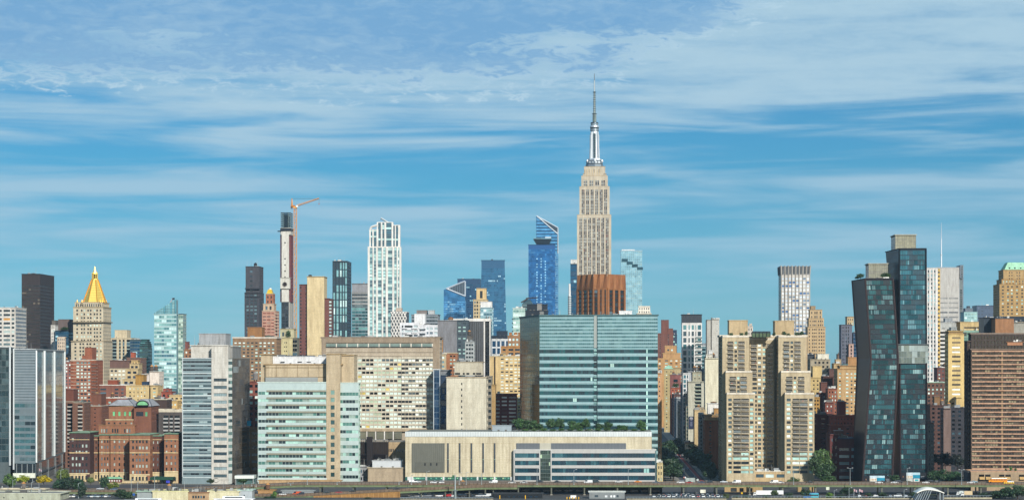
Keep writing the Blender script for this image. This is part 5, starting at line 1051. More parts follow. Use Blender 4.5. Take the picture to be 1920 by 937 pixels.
# crisp glass return beyond the podium and the slim ornamental slab on the street corner
simple('corner_building', 'tall sliver of pale orange masonry on the street corner beside the teal glass', 1233, 1240, 1520, 30, 700, '#d5a77a', dict(nc=1, wf=.3, hf=.3, fh=3.5), dict(st='side'))
simple('stone_townhouse', 'small cream stone house tucked between the glass podium and street trees', 1233, 1242, 1404, 14, 868, '#cbb98c', dict(nc=2, nf=3, wf=.4, hf=.5), dict(st='side'))

# ================================================================== tallest spire
D = 2650
b = B('art_deco_skyscraper', 'tallest limestone skyscraper with setbacks, silver mast dome and long antenna', 'skyscraper')
ew = PAL(('#8a8f8d', 'pane', 3), ('#a5aba7', 'pane', 2.4), ('#353438', 'pane', 3.4), ('#6b2f33', 'pane', .35)); LS = '#cbbfa8'
def setback(x0, x1, n, y1, y0=None, dd=0, dep=50, top=3):
    cs = []
    for i in range(n):
        a = .035+i*.93/n; w_ = .93/n
        cs += [(a+w_*.14, a+w_*.42), (a+w_*.50, a+w_*.78)]
    b.rect(x0, x1, D+dd, dep, y1, y0, front=dict(cols=cs, hf=.5, fh=3.75, vert=True, band='#67635f', bandk='metal', pal=ew, rec=.75, top=top), side=dict(cw=6, wf=.5, hf=.5, fh=3.75, vert=True, band='#6b6863', pal='dark'), wall=LS, roof='#b9a27e', cap=.5)
setback(1083, 1145, 7, 403); setback(1087.5, 1142, 6, 350, 404, 4, 44); setback(1091, 1138.5, 4, 330, 351, 7, 38, 5)
b.rect(1096, 1134, D+10, 30, 313, 331, front=dict(cols=[(.22, .28), (.46, .52), (.7, .76)], nf=1, hf=.4, sill=.7, pal='dark', rec=.6), wall=LS, roof='#b9a27e')
for x0, x1 in ((1093, 1097), (1133, 1137)): b.rect(x0, x1, D+8, 32, 326, 331, wall=LS)
g = Geo()      # ribs on the shoulder
for i in range(9): p = G2(1096+i*4.6, D+10)-SV*.9; g.prism([p, p+AV*1.0, p+AV*1.0+SV*1, p+SV*1], [p, p+AV*1.0, p+AV*1.0+SV*1, p+SV*1], gz(331, D), gz(316, D), mat('#d6c29e'))
b.sub('stone_ribs', g)
cx, cy = gx(1114.6, D+26), D+26; S = (D+26)/F
sil = mat('#cfd6da', 'metal'); sil2 = mat('#8d989e', 'metal'); dkg = mat('#4a585a', 'glass')
def ring(px, y0, y1, px1=None, m_=None, n=16, geo=None): (geo or g).cyl(cx, cy, gz(y0, D+26), gz(y1, D+26), px*S/2, (px1 or px)*S/2, m_ or sil, n)
g = Geo(); ring(33, 314, 309, None, sil2, 8); ring(31, 309, 307, None, mat('#4a5054', 'metal'), 8); ring(29.5, 307, 303, None, sil, 8); ring(28, 303, 301, 26, mat('#39424a', 'metal'), 8); ring(27, 301, 298, 26, sil, 8)
for i in range(16):
    a = i*pi/8; g.bar((cx+10.5*cos(a), cy+10.5*sin(a), gz(303, D)), (cx+10.8*cos(a), cy+10.8*sin(a), gz(297+i % 3, D)), .3, sil2)
    if i % 3 == 0: g.cyl(cx+10.5*cos(a), cy+10.5*sin(a), gz(300, D), gz(296, D), 1.4, .9, mat('#dfe2e2', 'metal'), 8)
b.sub('observation_crown', g)
g = Geo(); ring(17, 298, 246, 13.5, sil, 12)
for k_ in range(4):        # the four winged buttresses, stepping outwards near the foot
    a = k_*pi/2+pi/4; d = Vector((cos(a), sin(a)))
    for r_, zt_ in ((7.9, 262), (7.0, 250), (6.2, 244)):
        c0 = Vector((cx, cy))+d*(r_-1.2); u = Vector((-d.y, d.x)); hw_ = 1.5; q = [c0-u*hw_, c0+d*2.2-u*hw_*.6, c0+d*2.2+u*hw_*.6, c0+u*hw_]
        q2 = [p_-d*(.8 if r_ > 7 else .3) for p_ in q]; g.prism(q, q2, gz(299, D), gz(zt_+ (14 if r_ > 7.5 else 0), D), mat('#e4e8ea', 'metal'))
for k_ in range(4):
    a = k_*pi/2; d = Vector((cos(a), sin(a))); u = Vector((-d.y, d.x)); c0 = Vector((cx, cy))+d*5.2; q = [c0-u*1.6, c0+d*.9-u*1.6, c0+d*.9+u*1.6, c0+u*1.6]
    g.prism(q, [p_-d*.3 for p_ in q], gz(296, D), gz(247, D), dkg)
    for j in range(14): z = gz(294-j*3.4, D); g.bar((*(q[1]-u*0), z), (*(q[2]), z), .12, sil2)
b.sub('mooring_mast', g)
g = Geo(); ring(16, 246, 242, 16, sil2); ring(15, 242, 239, 17, mat('#5d6a70', 'metal')); ring(16.5, 239, 236, 16, sil); ring(13, 236, 232, 14.5, mat('#9fb0b8', 'metal')); ring(14.5, 232, 230, 14, mat('#394650', 'metal'))
for t in range(5): g.cyl(cx, cy, gz(236-t*1.1, D), gz(236-(t+1)*1.1, D), (15-t*1.5)*S/2, (13.5-t*1.5)*S/2, sil, 16)
b.sub('dome', g)
g = Geo(); am = mat('#7e8a86', 'metal')
ring(6.6, 230, 214, 5.2, mat('#5f7068', 'metal'), 8)
for i in range(6): ring(8, 228-i*2.3, 227.4-i*2.3, None, mat('#b7c0b8', 'metal'), 8)
ring(9, 214.4, 213.2, None, mat('#3e4a4c', 'metal'), 8)
ring(4.2, 213, 172, 2.6, am, 6)
for i in range(18): yy = 211-i*2.1; ring(5.4 if i % 3 else 6.4, yy, yy-.55, None, mat('#4d5856', 'metal') if i % 2 else mat('#b9c2bb', 'metal'), 6)
ring(5.8, 173.5, 172.4, None, mat('#3e4a4c', 'metal'), 8); ring(2.3, 172, 151, 1.9, mat('#aab3b3', 'metal'), 6); ring(1.6, 151, 138, 1.0, mat('#6a7274', 'metal'), 6)
b.sub('antenna', g); b.done()

# brown faceted tower
D = 1900
b = B('brick_office_tower', 'rust-brown brick tower turned on its corner with a flared pleated crown')
pl_ = [G2(1083, D+26), G2(1113, D+4), G2(1138, D), G2(1172, D+20), G2(1152, D+54), G2(1102, D+56)]
bz = PAL(('#141719', 'pane', 5), ('#2a3338', 'pane', 3), ('#5a6c74', 'pane', .7))
k4 = dict(cols=[(.06, .28), (.38, .62), (.72, .94)], hf=.74, fh=4.0, vert=True, band='#4a2a1f', pal=bz, rec=.9, top=1)
b.poly(pl_, 0, gz(540, D), '#a8683e', {0: k4, 1: dict(k4, cols=[(.06, .32), (.5, .62), (.82, .94)]), 2: dict(k4, cols=[(.1, .3), (.4, .6), (.7, .92)]), 5: k4}, cap=0)
cc = sum(pl_, Vector((0, 0)))/4; up = [p+(p-cc)*.02 for p in pl_]
g = Geo(); bm_ = mat('#ac6c42')
for e in range(6):
    p, q = pl_[e], pl_[(e+1) % 6]; n_ = 2 if e == 1 else 3; d = (q-p).normalized(); nr = Vector((d.y, -d.x))
    for i in range(n_):
        u0, u1 = i/n_, (i+1)/n_; A, C = p.lerp(q, u0), p.lerp(q, u1); m0 = A.lerp(C, .42)
        z0, z1, zm = gz(540, D)-.5, gz(513.5, D), gz(537, D)
        g.face([(*(A+nr*.9), z0), (*(m0+nr*.9), z0), (*(m0-nr*.9+d*1.2), z1), (*(A+nr*.4), z1)], bm_)
        g.face([(*(m0+nr*.9), z0), (*(C+nr*.9), z0), (*(C+nr*.4), z1), (*(m0-nr*.9+d*1.2), z1)], mat('#985a34'))
        g.face([(*(A+nr*.9), z0), (*A, z0), (*C, z0), (*(C+nr*.9), z0)], mat('#5b3219'))
g.prism([p.lerp(cc, .05) for p in pl_], [p.lerp(cc, .05) for p in pl_], gz(540, D), gz(513.2, D), bm_, mat('#7a6a5c')); b.sub('pleated_crown', g)
b.last = ([p.lerp(cc, .1) for p in pl_], gz(513, D)); b.clutter(9, 2); b.done()
simple('glass_skyscraper', 'navy glass tower with a white top frame showing left of the tallest spire', 1070, 1092, 2900, 30, 494, '#2a4d66', dict(cw=4, wf=.92, hf=.7, fh=5.5, pal='blued'), None, bulk=[(1070, 1092, 2898, 20, 487, 494, '#dcdcd6')], cl=0, wk='metal')
D = 2300; g = Geo(); x = gx(1068, D); g.cyl(x, D, 0, gz(556, D), 1.9, 1.9, mat('#8f999c', 'metal'), 12); 
for i in range(40): z = gz(556, D)-i*2.6; g.cyl(x, D, z, z+1.1, 2.05, 2.05, mat('#c9cecd', 'metal'), 12, False)
r = link('chimney_stack', None, None, (x, D, 0)); tag(r, 'slim white-capped ribbed chimney stack beside the navy glass tower', 'chimney'); mk('shaft', g, r, (x, D, 0)); g = Geo(); g.cyl(x, D, gz(556, D), gz(532, D), 1.3, 1.1, mat('#efeeea'), 12); mk('cap', g, r, (x, D, 0))
b = B('glass_skyscraper', 'pale aqua glass skyscraper with a stair of dark terraces winding across its top')
D = 3700; sk_ = dict(cw=3.6, wf=.9, hf=.8, fh=4.4, pal=PAL(('#a3cbd8', 'glass', 5), ('#95bfce', 'glass', 3), ('#b5d6de', 'glass', 2)), rec=.2, band='#84b3c2', bandk='metal')
b.rect(1164, 1204, D, 40, 470, front=sk_, left=dict(st='curtain', pal='sky'), wall='#8fbccb', roof='#d4e2e6', wk='metal')
for i in range(4):
    x0 = 1166+i*9.5; y = 485+i*5.2; g = Geo(); p, q = G2(x0, D)-SV*1.2, G2(x0+11, D)-SV*1.2
    g.prism([p, q, q+SV*1.1, p+SV*1.1], [p, q, q+SV*1.1, p+SV*1.1], gz(y+5.5, D), gz(y, D), mat('#315564', 'glass'), None, True); b.sub('terrace', g, 'wall')
b.bulk(1166, 1190, D+4, 20, 468, 471, '#e8eef0'); b.done()
b = B('white_crowned_building', 'white arcaded rooftop drum rising over the teal glass block'); D = 2000
b.rect(1195, 1221, D, 24, 588, front=dict(nc=6, wf=.35, hf=.5, fh=4.2, pal='dark'), side=dict(st='side'), wall='#e0d9c8'); pq = [G2(1197, D), G2(1219, D), G2(1219, D)+SV*18, G2(1197, D)+SV*18]; cq = sum(pq, Vector((0, 0)))/4
b.poly(pq, gz(588, D), gz(574.5, D), '#ece6d6', {0: dict(cw=2.2, wf=.4, hf=.5, nf=2, pal='dark', top=.4)}, pt=[p.lerp(cq, .08) for p in pq]); b.done()

# ================================================================== between the teal block and the tan twin tower
b = B('brick_apartment_tower', 'reddish-brown brick tower with stepped top beside the teal glass block'); D = 2750
b.rect(1226, 1262, D, 24, 625, front=dict(cols=[(.30, .36), (.72, .79)], hf=.4, fh=2.95, pal=PAL(('#25303a', 'pane', 3), ('#5f6f6c', 'pane', 1))), wall='#7e4a3c', roof='#8a4b39'); b.bulk(1240, 1254, D+5, 12, 600, 625, '#7e4a3c'); b.bulk(1252, 1262, D+4, 12, 616, 625, '#7e4a3c'); b.rect(1262, 1269, D+4, 18, 627, front=dict(cols=[(.06, .45), (.55, .95)], hf=.65, fh=3.6, pal=PAL(('#24405a', 'pane', 3), ('#9fc9bd', 'pane', 2))), wall='#2c4156'); b.bulk(1262, 1269, D+5, 8, 619, 627, '#24374c', k='metal'); b.clutter(4); b.done()
b = B('art_deco_building', 'orange-brick art deco apartment house with stepped castellated top'); D = 2600
b.rect(1232, 1281, D, 26, 672, front=dict(cols=[(.06, .14), (.3, .42), (.5, .58), (.7, .78), (.88, .96)], hf=.4, fh=3.6, pal='resw'), wall='#c09460', roof='#d0a870'); b.rect(1247, 1268, D+3, 20, 649, 673, front=dict(cols=[(.2, .36), (.54, .7)], hf=.3, nf=2, pal='resw'), wall='#c29764', roof='#d2ad78'); b.rect(1243, 1276, D+2, 22, 662, 673, front=None, wall='#c29764', roof='#d2ad78')
g = Geo()
for i in range(7): p = G2(1247+i*3.3, D+3); g.prism([p, p+AV*.9, p+AV*.9+SV*.9, p+SV*.9], [p, p+AV*.9, p+AV*.9+SV*.9, p+SV*.9], gz(649, D), gz(647, D), mat('#d2ad78'))
b.sub('battlements', g); b.clutter(3); b.done()
b = B('apartment_building', 'tan building with a pale green pyramid roof below the art deco house'); D = 2420
b.rect(1246, 1262, D, 14, 692, front=dict(nc=2, wf=.3, hf=.3, fh=4), wall='#bba878', roof='#a9986e', side=None); b.rect(1262, 1276, D+2, 14, 690, front=None, wall='#b7a57a', roof='#a9986e')
g = Geo(); p, q = G2(1244.5, D), G2(1263, D); rr_ = [p-SV*.8, q-SV*.8, q+SV*14, p+SV*14]; cc = sum(rr_, Vector((0, 0)))/4; g.prism(rr_, [x_.lerp(cc, .93) for x_ in rr_], gz(691, D), gz(684, D), mat('#9ccab0')); b.sub('pyramid_roof', g); b.done()
simple('brick_building', 'dull red brick building with a lone white panel below the tan pyramid-roofed block', 1257, 1276, 2360, 16, 703, '#8c5048', dict(cols=[(.3, .72)], hf=.3, nf=6, pal='resw'), None)
simple('brick_building', 'low orange-red brick building topped with shrubs on the shaded side street', 1259, 1275, 2330, 14, 727, '#a8553a', dict(nc=3, wf=.4, hf=.4), None)
simple('apartment_building', 'narrow tan brick block with fire escapes in the shade of the side street', 1246, 1256, 2500, 14, 716, '#a89468', dict(nc=3, wf=.45, hf=.5, fh=3.2, pal='dark'), None)
b = B('apartment_tower', 'white gridded glass apartment tower with black metal crown and corner balconies'); D = 2020
gp_ = PAL(('#6fa7b3', 'glass', 4), ('#23424f', 'pane', 3), ('#a9d2d2', 'pane', 1.5), ('#3c6a78', 'glass', 2))
b.rect(1280, 1315, D, 26, 606, front=dict(cols=[(.03, .2), (.31, .38), (.48, .6), (.68, .72), (.8, .98)], hf=.72, fh=3.35*1.95, pal=gp_, rec=.6), left=dict(st='curtain', pal='dark'), wall='#e9e7e2', roof='#e9e7e2')
b.rect(1279.5, 1315.5, D-.6, 26, 590, 606, front=dict(cw=1.6, wf=.3, hf=.97, nf=1, pal=PAL(('#23282e', 'pane', 1),), top=.2, rec=.2), wall='#3b4148', roof='#2f343a', wk='metal')
for i in range(12):
    g = Geo(); p = G2(1304, D)-SV*2; q = G2(1316, D)-SV*2; z = gz(634, D)-i*3.3; g.prism([p, q, q+SV*1.6, p+SV*1.6], [p, q, q+SV*1.6, p+SV*1.6], z, z+.3, mat('#e2e0da'), None, True); g.prism([p, q, q+SV*.1, p+SV*.1], [p, q, q+SV*.1, p+SV*.1], z+.3, z+1.3, mat('#6f9a9c', 'glass'), None, True); b.sub('balcony', g, 'wall')
b.clutter(4); b.done()
b = B('concrete_apartment_tower', 'pale concrete slab tower split by one dark vertical slot'); D = 1950
b.rect(1326, 1332, D, 26, 600, front=dict(nc=1, wf=.04, hf=.02, fh=5), wall='#b9b6ac', roof='#aaa79d'); b.rect(1332.5, 1335, D+3, 20, 604, wall='#27394e', cap=.2); b.rect(1335, 1348, D-1, 26, 599, front=dict(cols=[(.6, .605), (.68, .75)], hf=.12, fh=7, pal='dark'), wall='#c9c6bc', roof='#aaa79d'); b.clutter(6); b.done()
simple('glass_apartment_building', 'small banded glass building between the gridded white tower and concrete slab tower', 1316, 1329, 2050, 20, 650, '#7d9da3', dict(st='curtain', pal='tealg', cw=3), None, bulk=[(1317, 1328, 2054, 12, 644, 651, '#8a9096')])
simple('stucco_building', 'cream stucco building with white stepped top in front of the concrete slab tower', 1323, 1346, 1720, 20, 672, '#e3dcc0', None, dict(st='side'), bulk=[(1324, 1336, 1724, 10, 665, 672, '#e6e1d2'), (1329, 1336, 1726, 8, 657, 666, '#d8d8d4')], cl=8)
b = B('apartment_building', 'grey apartment block with two wooden water tanks near the concrete banner building'); D = 1960
b.rect(1299, 1315, D, 16, 698, front=dict(nc=2, wf=.3, hf=.3), wall='#b3af96', roof='#a5a188'); b.rect(1290, 1299, D+2, 16, 697, wall='#c2c6c9', roof='#b9bdc0'); b.rect(1281, 1291, D+1, 16, 700, front=dict(cols=[(.06, .5), (.7, .9)], hf=.7, fh=4.4, pal=gp_), wall='#e3e3e0'); b.tank(1302.5, D+6, 697, 685, 7.5, drum='#5b534d'); b.tank(1311, D+6, 697, 685, 7.5, drum='#5b534d'); b.bulk(1315, 1324, D+3, 10, 692, 700, '#6f94b4', k='glass'); b.rect(1314, 1325, D+2, 14, 700, front=dict(cols=[(.2, .75)], nf=5, hf=.3, pal='dark'), wall='#dad6c6'); b.clutter(6); b.done()
b = B('apartment_building', 'pale concrete building with balcony column and hanging navy banner on the side street'); D = 1900
b.rect(1291, 1303, D, 26, 716, front=None, left=dict(st='side', pal='dark', wf=.5), wall='#c3c0ac', roof='#b3b09c'); b.rect(1303, 1315, D+1.5, 24, 716, front=dict(cols=[(.04, .96)], hf=.66, fh=3.4, pal='dark', rec=.6), wall='#b5b29e', roof='#b3b09c'); b.rect(1315, 1326, D, 26, 716, front=None, wall='#c9c6b3', roof='#b3b09c'); b.rect(1326, 1341, D+2, 22, 719, front=dict(cols=[(.06, .34), (.44, .66), (.74, .95)], hf=.6, fh=3.3, pal='grey'), wall='#78796f'); b.rect(1287, 1291, D+2, 20, 762, front=dict(nc=1, wf=.8, hf=.5, fh=3.4, pal='greeng'), wall='#8d8c7c')
for i in range(14):
    g = Geo(); p = G2(1303, D)-SV*1.2; q = G2(1315, D)-SV*1.2; z = gz(719, D)-3.4-i*3.4; g.prism([p, q, q+SV*1.2, p+SV*1.2], [p, q, q+SV*1.2, p+SV*1.2], z, z+.9, mat('#9fb0a4', 'glass'), None, True); b.sub('balcony', g, 'wall')
b.clutter(9, 2); b.done()
g = Geo(); x0, x1, yy, z0, z1 = gx(1291.5, D), gx(1300.2, D), D-.9, gz(803, D), gz(780, D); g.box(x0, x1, yy, yy+.12, z0, z1, mat('#2b3350')); cxx, czz = (x0+x1)/2, z1-1.9
for i in range(16): a0, a1 = i*pi/8, (i+1)*pi/8; g.bar((cxx+1.15*cos(a0), yy-.1, czz+1.15*sin(a0)), (cxx+1.15*cos(a1), yy-.1, czz+1.15*sin(a1)), .13, mat('#e8e8ec'))
g.bar((cxx-.8, yy-.1, czz+.2), (cxx+.8, yy-.1, czz-.1), .18, mat('#e8e8ec'))
for zz, wd in ((3.9, .8), (5.6, 1.1), (6.4, .9), (7.4, 1.3), (8.1, 1.2), (8.8, .8)): g.box(cxx-wd, cxx+wd, yy-.08, yy, z1-zz-.16, z1-zz+.16, mat('#8f95ac'))
tag(mk('banner', g, None, (cxx, yy, z0)), 'tall navy banner with a white ring emblem hanging on the pale concrete building', 'banner')
simple('apartment_building', 'cream edged narrow building in half shade right of the banner building', 1303, 1322, 1690, 20, 769, '#c9b184', dict(cols=[(.3, .42), (.6, .72)], hf=.35, fh=3.2, pal='dark'), dict(st='side'), bulk=[(1306, 1320, 1694, 12, 764, 769, '#b9a98a')])
simple('apartment_building', 'slender light grey apartment building stepping up beside the orange brick house', 1312, 1323, 1640, 20, 778, '#a6a59e', dict(nc=2, wf=.5, hf=.5, fh=3.1, pal='grey'), dict(st='side', pal='dark', wf=.5))
b = B('brick_apartment_building', 'orange brick building with tan top storeys beside the tan twin tower'); D = 1560
b.rect(1322, 1351, D, 26, 787, front=dict(cols=[(.28, .4), (.86, .96)], hf=.3, fh=3.1, pal='greeng'), left=dict(st='side', pal='dark'), wall='#a5603e', roof='#c4a478'); b.rect(1323, 1351, D+2, 20, 778, 787, wall='#b59468', roof='#b9a078'); b.bulk(1339, 1349, D+5, 10, 766, 778, '#b38b55'); b.clutter(3); b.done()
simple('stucco_building', 'white stucco rooftop house with orange hip roof above the orange brick building', 1328, 1350, 1620, 14, 757, '#ece9e0', dict(cols=[(.3, .75)], nf=3, hf=.3, pal='grey'), None, tank=[(1338, 1626, 757, 752, 12)], cl=1)
simple('townhouse', 'small white house with two windows at the foot of the banner building', 1285, 1300, 1720, 10, 830, '#ece5cf', dict(nc=3, nf=4, wf=.35, hf=.45, pal='dark'), None, roof='#8d5b45')
# shaded row on the far side of the street
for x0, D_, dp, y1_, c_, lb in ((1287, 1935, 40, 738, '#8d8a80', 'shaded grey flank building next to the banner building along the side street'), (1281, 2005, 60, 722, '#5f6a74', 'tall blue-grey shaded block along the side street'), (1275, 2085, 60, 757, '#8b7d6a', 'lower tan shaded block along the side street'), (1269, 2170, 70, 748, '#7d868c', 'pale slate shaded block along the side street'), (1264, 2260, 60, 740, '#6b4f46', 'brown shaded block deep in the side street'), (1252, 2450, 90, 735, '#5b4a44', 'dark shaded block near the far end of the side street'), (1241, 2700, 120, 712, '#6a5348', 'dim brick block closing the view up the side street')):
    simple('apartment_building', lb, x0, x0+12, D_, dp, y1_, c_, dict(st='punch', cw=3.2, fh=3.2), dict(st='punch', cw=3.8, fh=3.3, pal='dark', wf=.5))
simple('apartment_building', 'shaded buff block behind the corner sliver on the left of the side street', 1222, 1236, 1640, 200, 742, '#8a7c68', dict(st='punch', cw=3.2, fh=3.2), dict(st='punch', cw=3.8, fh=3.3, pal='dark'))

# ================================================================== tan twin tower
D = 1400
b = B('apartment_tower', 'massive tan concrete twin-winged apartment tower with stacked balconies and penthouses')
TN = '#bda989'
def apt(x0, x1, dd, dep, y1, y0, cols, side=None, left=None, fh=3.05, bot=0, nf=None, hf=.5, skip=None, rec=.5, top=1.6): b.rect(x0, x1, D+dd, dep, y1, y0, front=dict(cols=cols, hf=hf, fh=fh, pal='resw', bot=bot, rec=rec, top=top, skip=skip), side=side, left=left, wall=TN, roof='#ddd3bf', cap=1.3)
dside = dict(cw=3.6, wf=.66, hf=.56, fh=3.05, pal='dark', rec=.25)  # real flank windows, enlarged in dark glass to deepen the side shade
apt(1352, 1512, 30, 26, 631, None, [(.07, .13), (.30, .345), (.37, .42), (.44, .47), (.50, .53), (.555, .62), (.84, .9)], side=dside, left=dside)
def wing2(x0, x1, dd, dep, y1, bal, win, base=None):
    W_ = x1-x0; cols = sorted([((a-x0)/W_, (c-x0)/W_) for a, c in win+bal]); bi = {i for i, c in enumerate(cols) if any(abs((a-x0)/W_-c[0]) < 1e-6 for a, _ in bal)}
    z1 = gz(y1, D+dd)
    b.rect(x0, x1, D+dd, dep, y1, front=dict(cols=cols, hf=.6, fh=3.05, pal=lambda i, j: 'dark' if j in bi and not (base and i < 5) else 'resw', rec=.6, top=2.2, bot=base or 0), side=dside, left=dside, wall='#c6b593', roof='#e6dcc8', cap=1.3)
    nf = max(1, round((z1-2.2-(base or 0))/3.05)); fh = (z1-2.2-(base or 0))/nf
    for a, c in bal:
        for i in range(nf):
            z = (base or 0)+i*fh; y_px = HOR+(CH-z)*F/(D+dd)
            if base and y_px > 858: continue
            if not base and y_px > y1+75: continue
            g = Geo(); p, q = G2(a, D+dd)-SV*1.7, G2(c, D+dd)-SV*1.7; g.prism([p, q, q+SV*1.0, p+SV*1.0], [p, q, q+SV*1.0, p+SV*1.0], z+.15, z+.5, mat('#ded2b8'), None, True); g.prism([p, q, q+SV*.08, p+SV*.08], [p, q, q+SV*.08, p+SV*.08], z+.5, z+.62, mat('#4d4a46', 'metal')); g.prism([p, q, q+SV*.08, p+SV*.08], [p, q, q+SV*.08, p+SV*.08], z+1.33, z+1.5, mat('#d2cabb', 'metal'))
            n_ = int((c-a)*D/F/.9)
            for k_ in range(n_+1): s_ = p.lerp(q, k_/max(1, n_)); g.bar((s_.x, s_.y+.04, z+.5), (s_.x, s_.y+.04, z+1.4), .035, mat('#b5ad9e', 'metal'))
            if random.random() < .5: s_ = p.lerp(q, random.uniform(.15, .8))+SV*.4; g.box(s_.x, s_.x+.7, s_.y, s_.y+.5, z+.5, z+1.3, mat(random.choice(['#d8d8d2', '#b8483a', '#3c5a7a', '#2a2a28', '#d8c8a8'])))
            b.sub('balcony', g, 'wall')
wing2(1356, 1403, 10, 40, 632, [(1364, 1375), (1384, 1396)], [(1377, 1382)])
wing2(1362, 1409, 5, 34, 698, [(1368, 1380), (1388, 1400)], [(1382, 1387)])
wing2(1364, 1414, 0, 38, 739, [(1375, 1389), (1389.6, 1404)], [(1365.5, 1372), (1406, 1412.5)], base=gz(888, D))
wing2(1461, 1509, 10, 40, 632, [(1469, 1480), (1489, 1501)], [(1482, 1487)])
wing2(1466, 1518, 5, 34, 698, [(1474, 1486), (1496, 1508)], [(1488, 1493)])
wing2(1473, 1525, 0, 38, 739, [(1486, 1499), (1499.6, 1514)], [(1475, 1482.5), (1517, 1523.5)], base=gz(888, D))
wing2(1407, 1450, 27, 6, 637, [(1408, 1419), (1438, 1449)], [(1421, 1427), (1430, 1435.5)])
b.rect(1414, 1474, D+1, 12, 884, front=dict(cols=[(.06, .3), (.36, .62), (.7, .94)], nf=1, hf=.55, pal='resw', bot=2.6, top=.6), wall='#c8ac80', roof='#dccfb6')
b.bulk(1367, 1402, D+36, 16, 601, 631, '#c4ad86'); b.bulk(1453, 1489, D+36, 16, 602, 631, '#c4ad86'); 
g = Geo(); p, q = G2(1410, D+18), G2(1444, D+18); g.prism([p, q, q+SV*8, p+SV*8], [p, q, q+SV*8, p+SV*8], gz(631, D), gz(623, D), mat('#59705f', 'glass'))
for i in range(6): s_ = p.lerp(q, i/5)-SV*.3; g.bar((s_.x, s_.y, gz(631, D)), (s_.x, s_.y, gz(621, D)), .18, mat('#4b4f4e', 'metal'))
g.bar((p.x, p.y-.3, gz(621, D)), (q.x, q.y-.3, gz(621, D)), .3, mat('#4b4f4e', 'metal')); g.bar((p.x, p.y-.3, gz(623, D)), (q.x, q.y-.3, gz(623, D)), .15, mat('#4b4f4e', 'metal')); b.sub('greenhouse', g)
g = Geo(); c0 = G2(1388, D+44); g.cyl(c0.x, c0.y, gz(601, D), gz(597.5, D), 4, 0, mat('#c98a4a'), 8); b.sub('hipped_cap', g); b.clutter(6); b.done()
simple('white_tower_building', 'small white ornate tower peeping between the twin tower penthouses', 1402, 1411, 2300, 14, 612, '#ddd2c4', dict(nc=2, wf=.35, hf=.6, fh=5, pal='dark'), None, bulk=[(1405, 1410, 2304, 6, 607, 612, '#e2d8ca')], cl=0)

# ================================================================== silver tower and neighbours
D = 2800
b = B('office_skyscraper', 'white and silver pinstriped skyscraper with a flared fluted crown')
vp = PAL(('#c9d6e2', 'pane', 4), ('#e6ecee', 'pane', 4), ('#4f7fc0', 'glass', 2.6), ('#8fa9c9', 'glass', 2))
b.rect(1465, 1518, D, 40, 515, front=dict(nc=8, wf=.72, hf=.52, fh=5.1, pal=vp, rec=.4, top=3), left=dict(st='curtain', pal='dark', cw=4), wall='#d3cec5', roof='#c9c6be')
g = Geo(); p, q = G2(1465, D), G2(1518, D); rr_ = [p, q, q+SV*38, p+SV*38]; cc = sum(rr_, Vector((0, 0)))/4; ro = [x_+(x_-cc)*.03 for x_ in rr_]; g.prism(rr_, ro, gz(515, D), gz(499, D), mat('#70757a', 'metal'))
for i in range(9):
    s_ = p.lerp(q, i/8); t_ = ro[0].lerp(ro[1], i/8); g.bar((s_.x, s_.y-.8, 0), (s_.x, s_.y-.8, gz(515, D)), .55, mat('#b9b2a4')); g.bar((s_.x, s_.y-.8, gz(515, D)), (t_.x, t_.y-1.2, gz(498, D)), .75, mat('#b9b3a8'))
for i in range(8): s_ = ro[0].lerp(ro[1], (i+.5)/8); g.bar((s_.x, s_.y-.5, gz(514, D)), (s_.x, s_.y-1, gz(499.5, D)), .3, mat('#8d9295', 'metal')); 
for i in range(8): s_ = ro[0].lerp(ro[3], (i+.5)/8); g.bar((s_.x-.5, s_.y, gz(514, D)), (s_.x-1, s_.y, gz(499, D)), .5, mat('#4a4d52', 'metal'))
b.sub('fluted_crown', g); b.done()
b = B('art_deco_building', 'beige masonry skyscraper with shouldered top right of the silver tower'); D = 2400
bp_ = dict(cols=[(.05, .11), (.24, .3), (.34, .4), (.44, .5), (.62, .69), (.76, .83), (.9, .95)], hf=.42, fh=4.1, pal='dark')
b.rect(1515, 1547, D, 26, 613, front=bp_, side=dict(st='side'), wall='#c7ab80', roof='#b89d74'); b.rect(1517, 1544, D+2, 22, 597, 613, front=bp_, wall='#c7ab80'); b.rect(1519, 1541, D+4, 18, 581, 598, front=dict(cols=[(.1, .18), (.36, .42), (.46, .52), (.56, .62), (.82, .9)], nf=2, hf=.6, pal='dark'), wall='#c9ae84', roof='#b89d74'); b.bulk(1520, 1529, D+8, 10, 574, 581, '#a58c68'); b.done()
b = B('apartment_tower', 'slate and cream striped tower group left of the leaning glass towers'); D = 2300
b.rect(1578, 1597, D, 24, 609, front=dict(cols=[(.08, .14), (.2, .26), (.4, .5), (.62, .72)], hf=.6, fh=4, vert=True, pal='dark', band='#6b6f78'), wall='#6c6f7c', roof='#5b5e69'); b.rect(1589, 1600, D+2, 20, 594, 610, front=dict(nc=3, wf=.4, hf=.5, fh=4), wall='#c2ab83', roof='#b39d78'); b.rect(1592, 1600, D-4, 14, 645, front=dict(nc=1, wf=.3, hf=.7, fh=4, pal='dark'), wall='#c9a898'); b.rect(1600, 1610, D, 24, 624, front=dict(st='curtain', pal='blued', cw=3), wall='#4b5a70'); b.clutter(4); b.done()
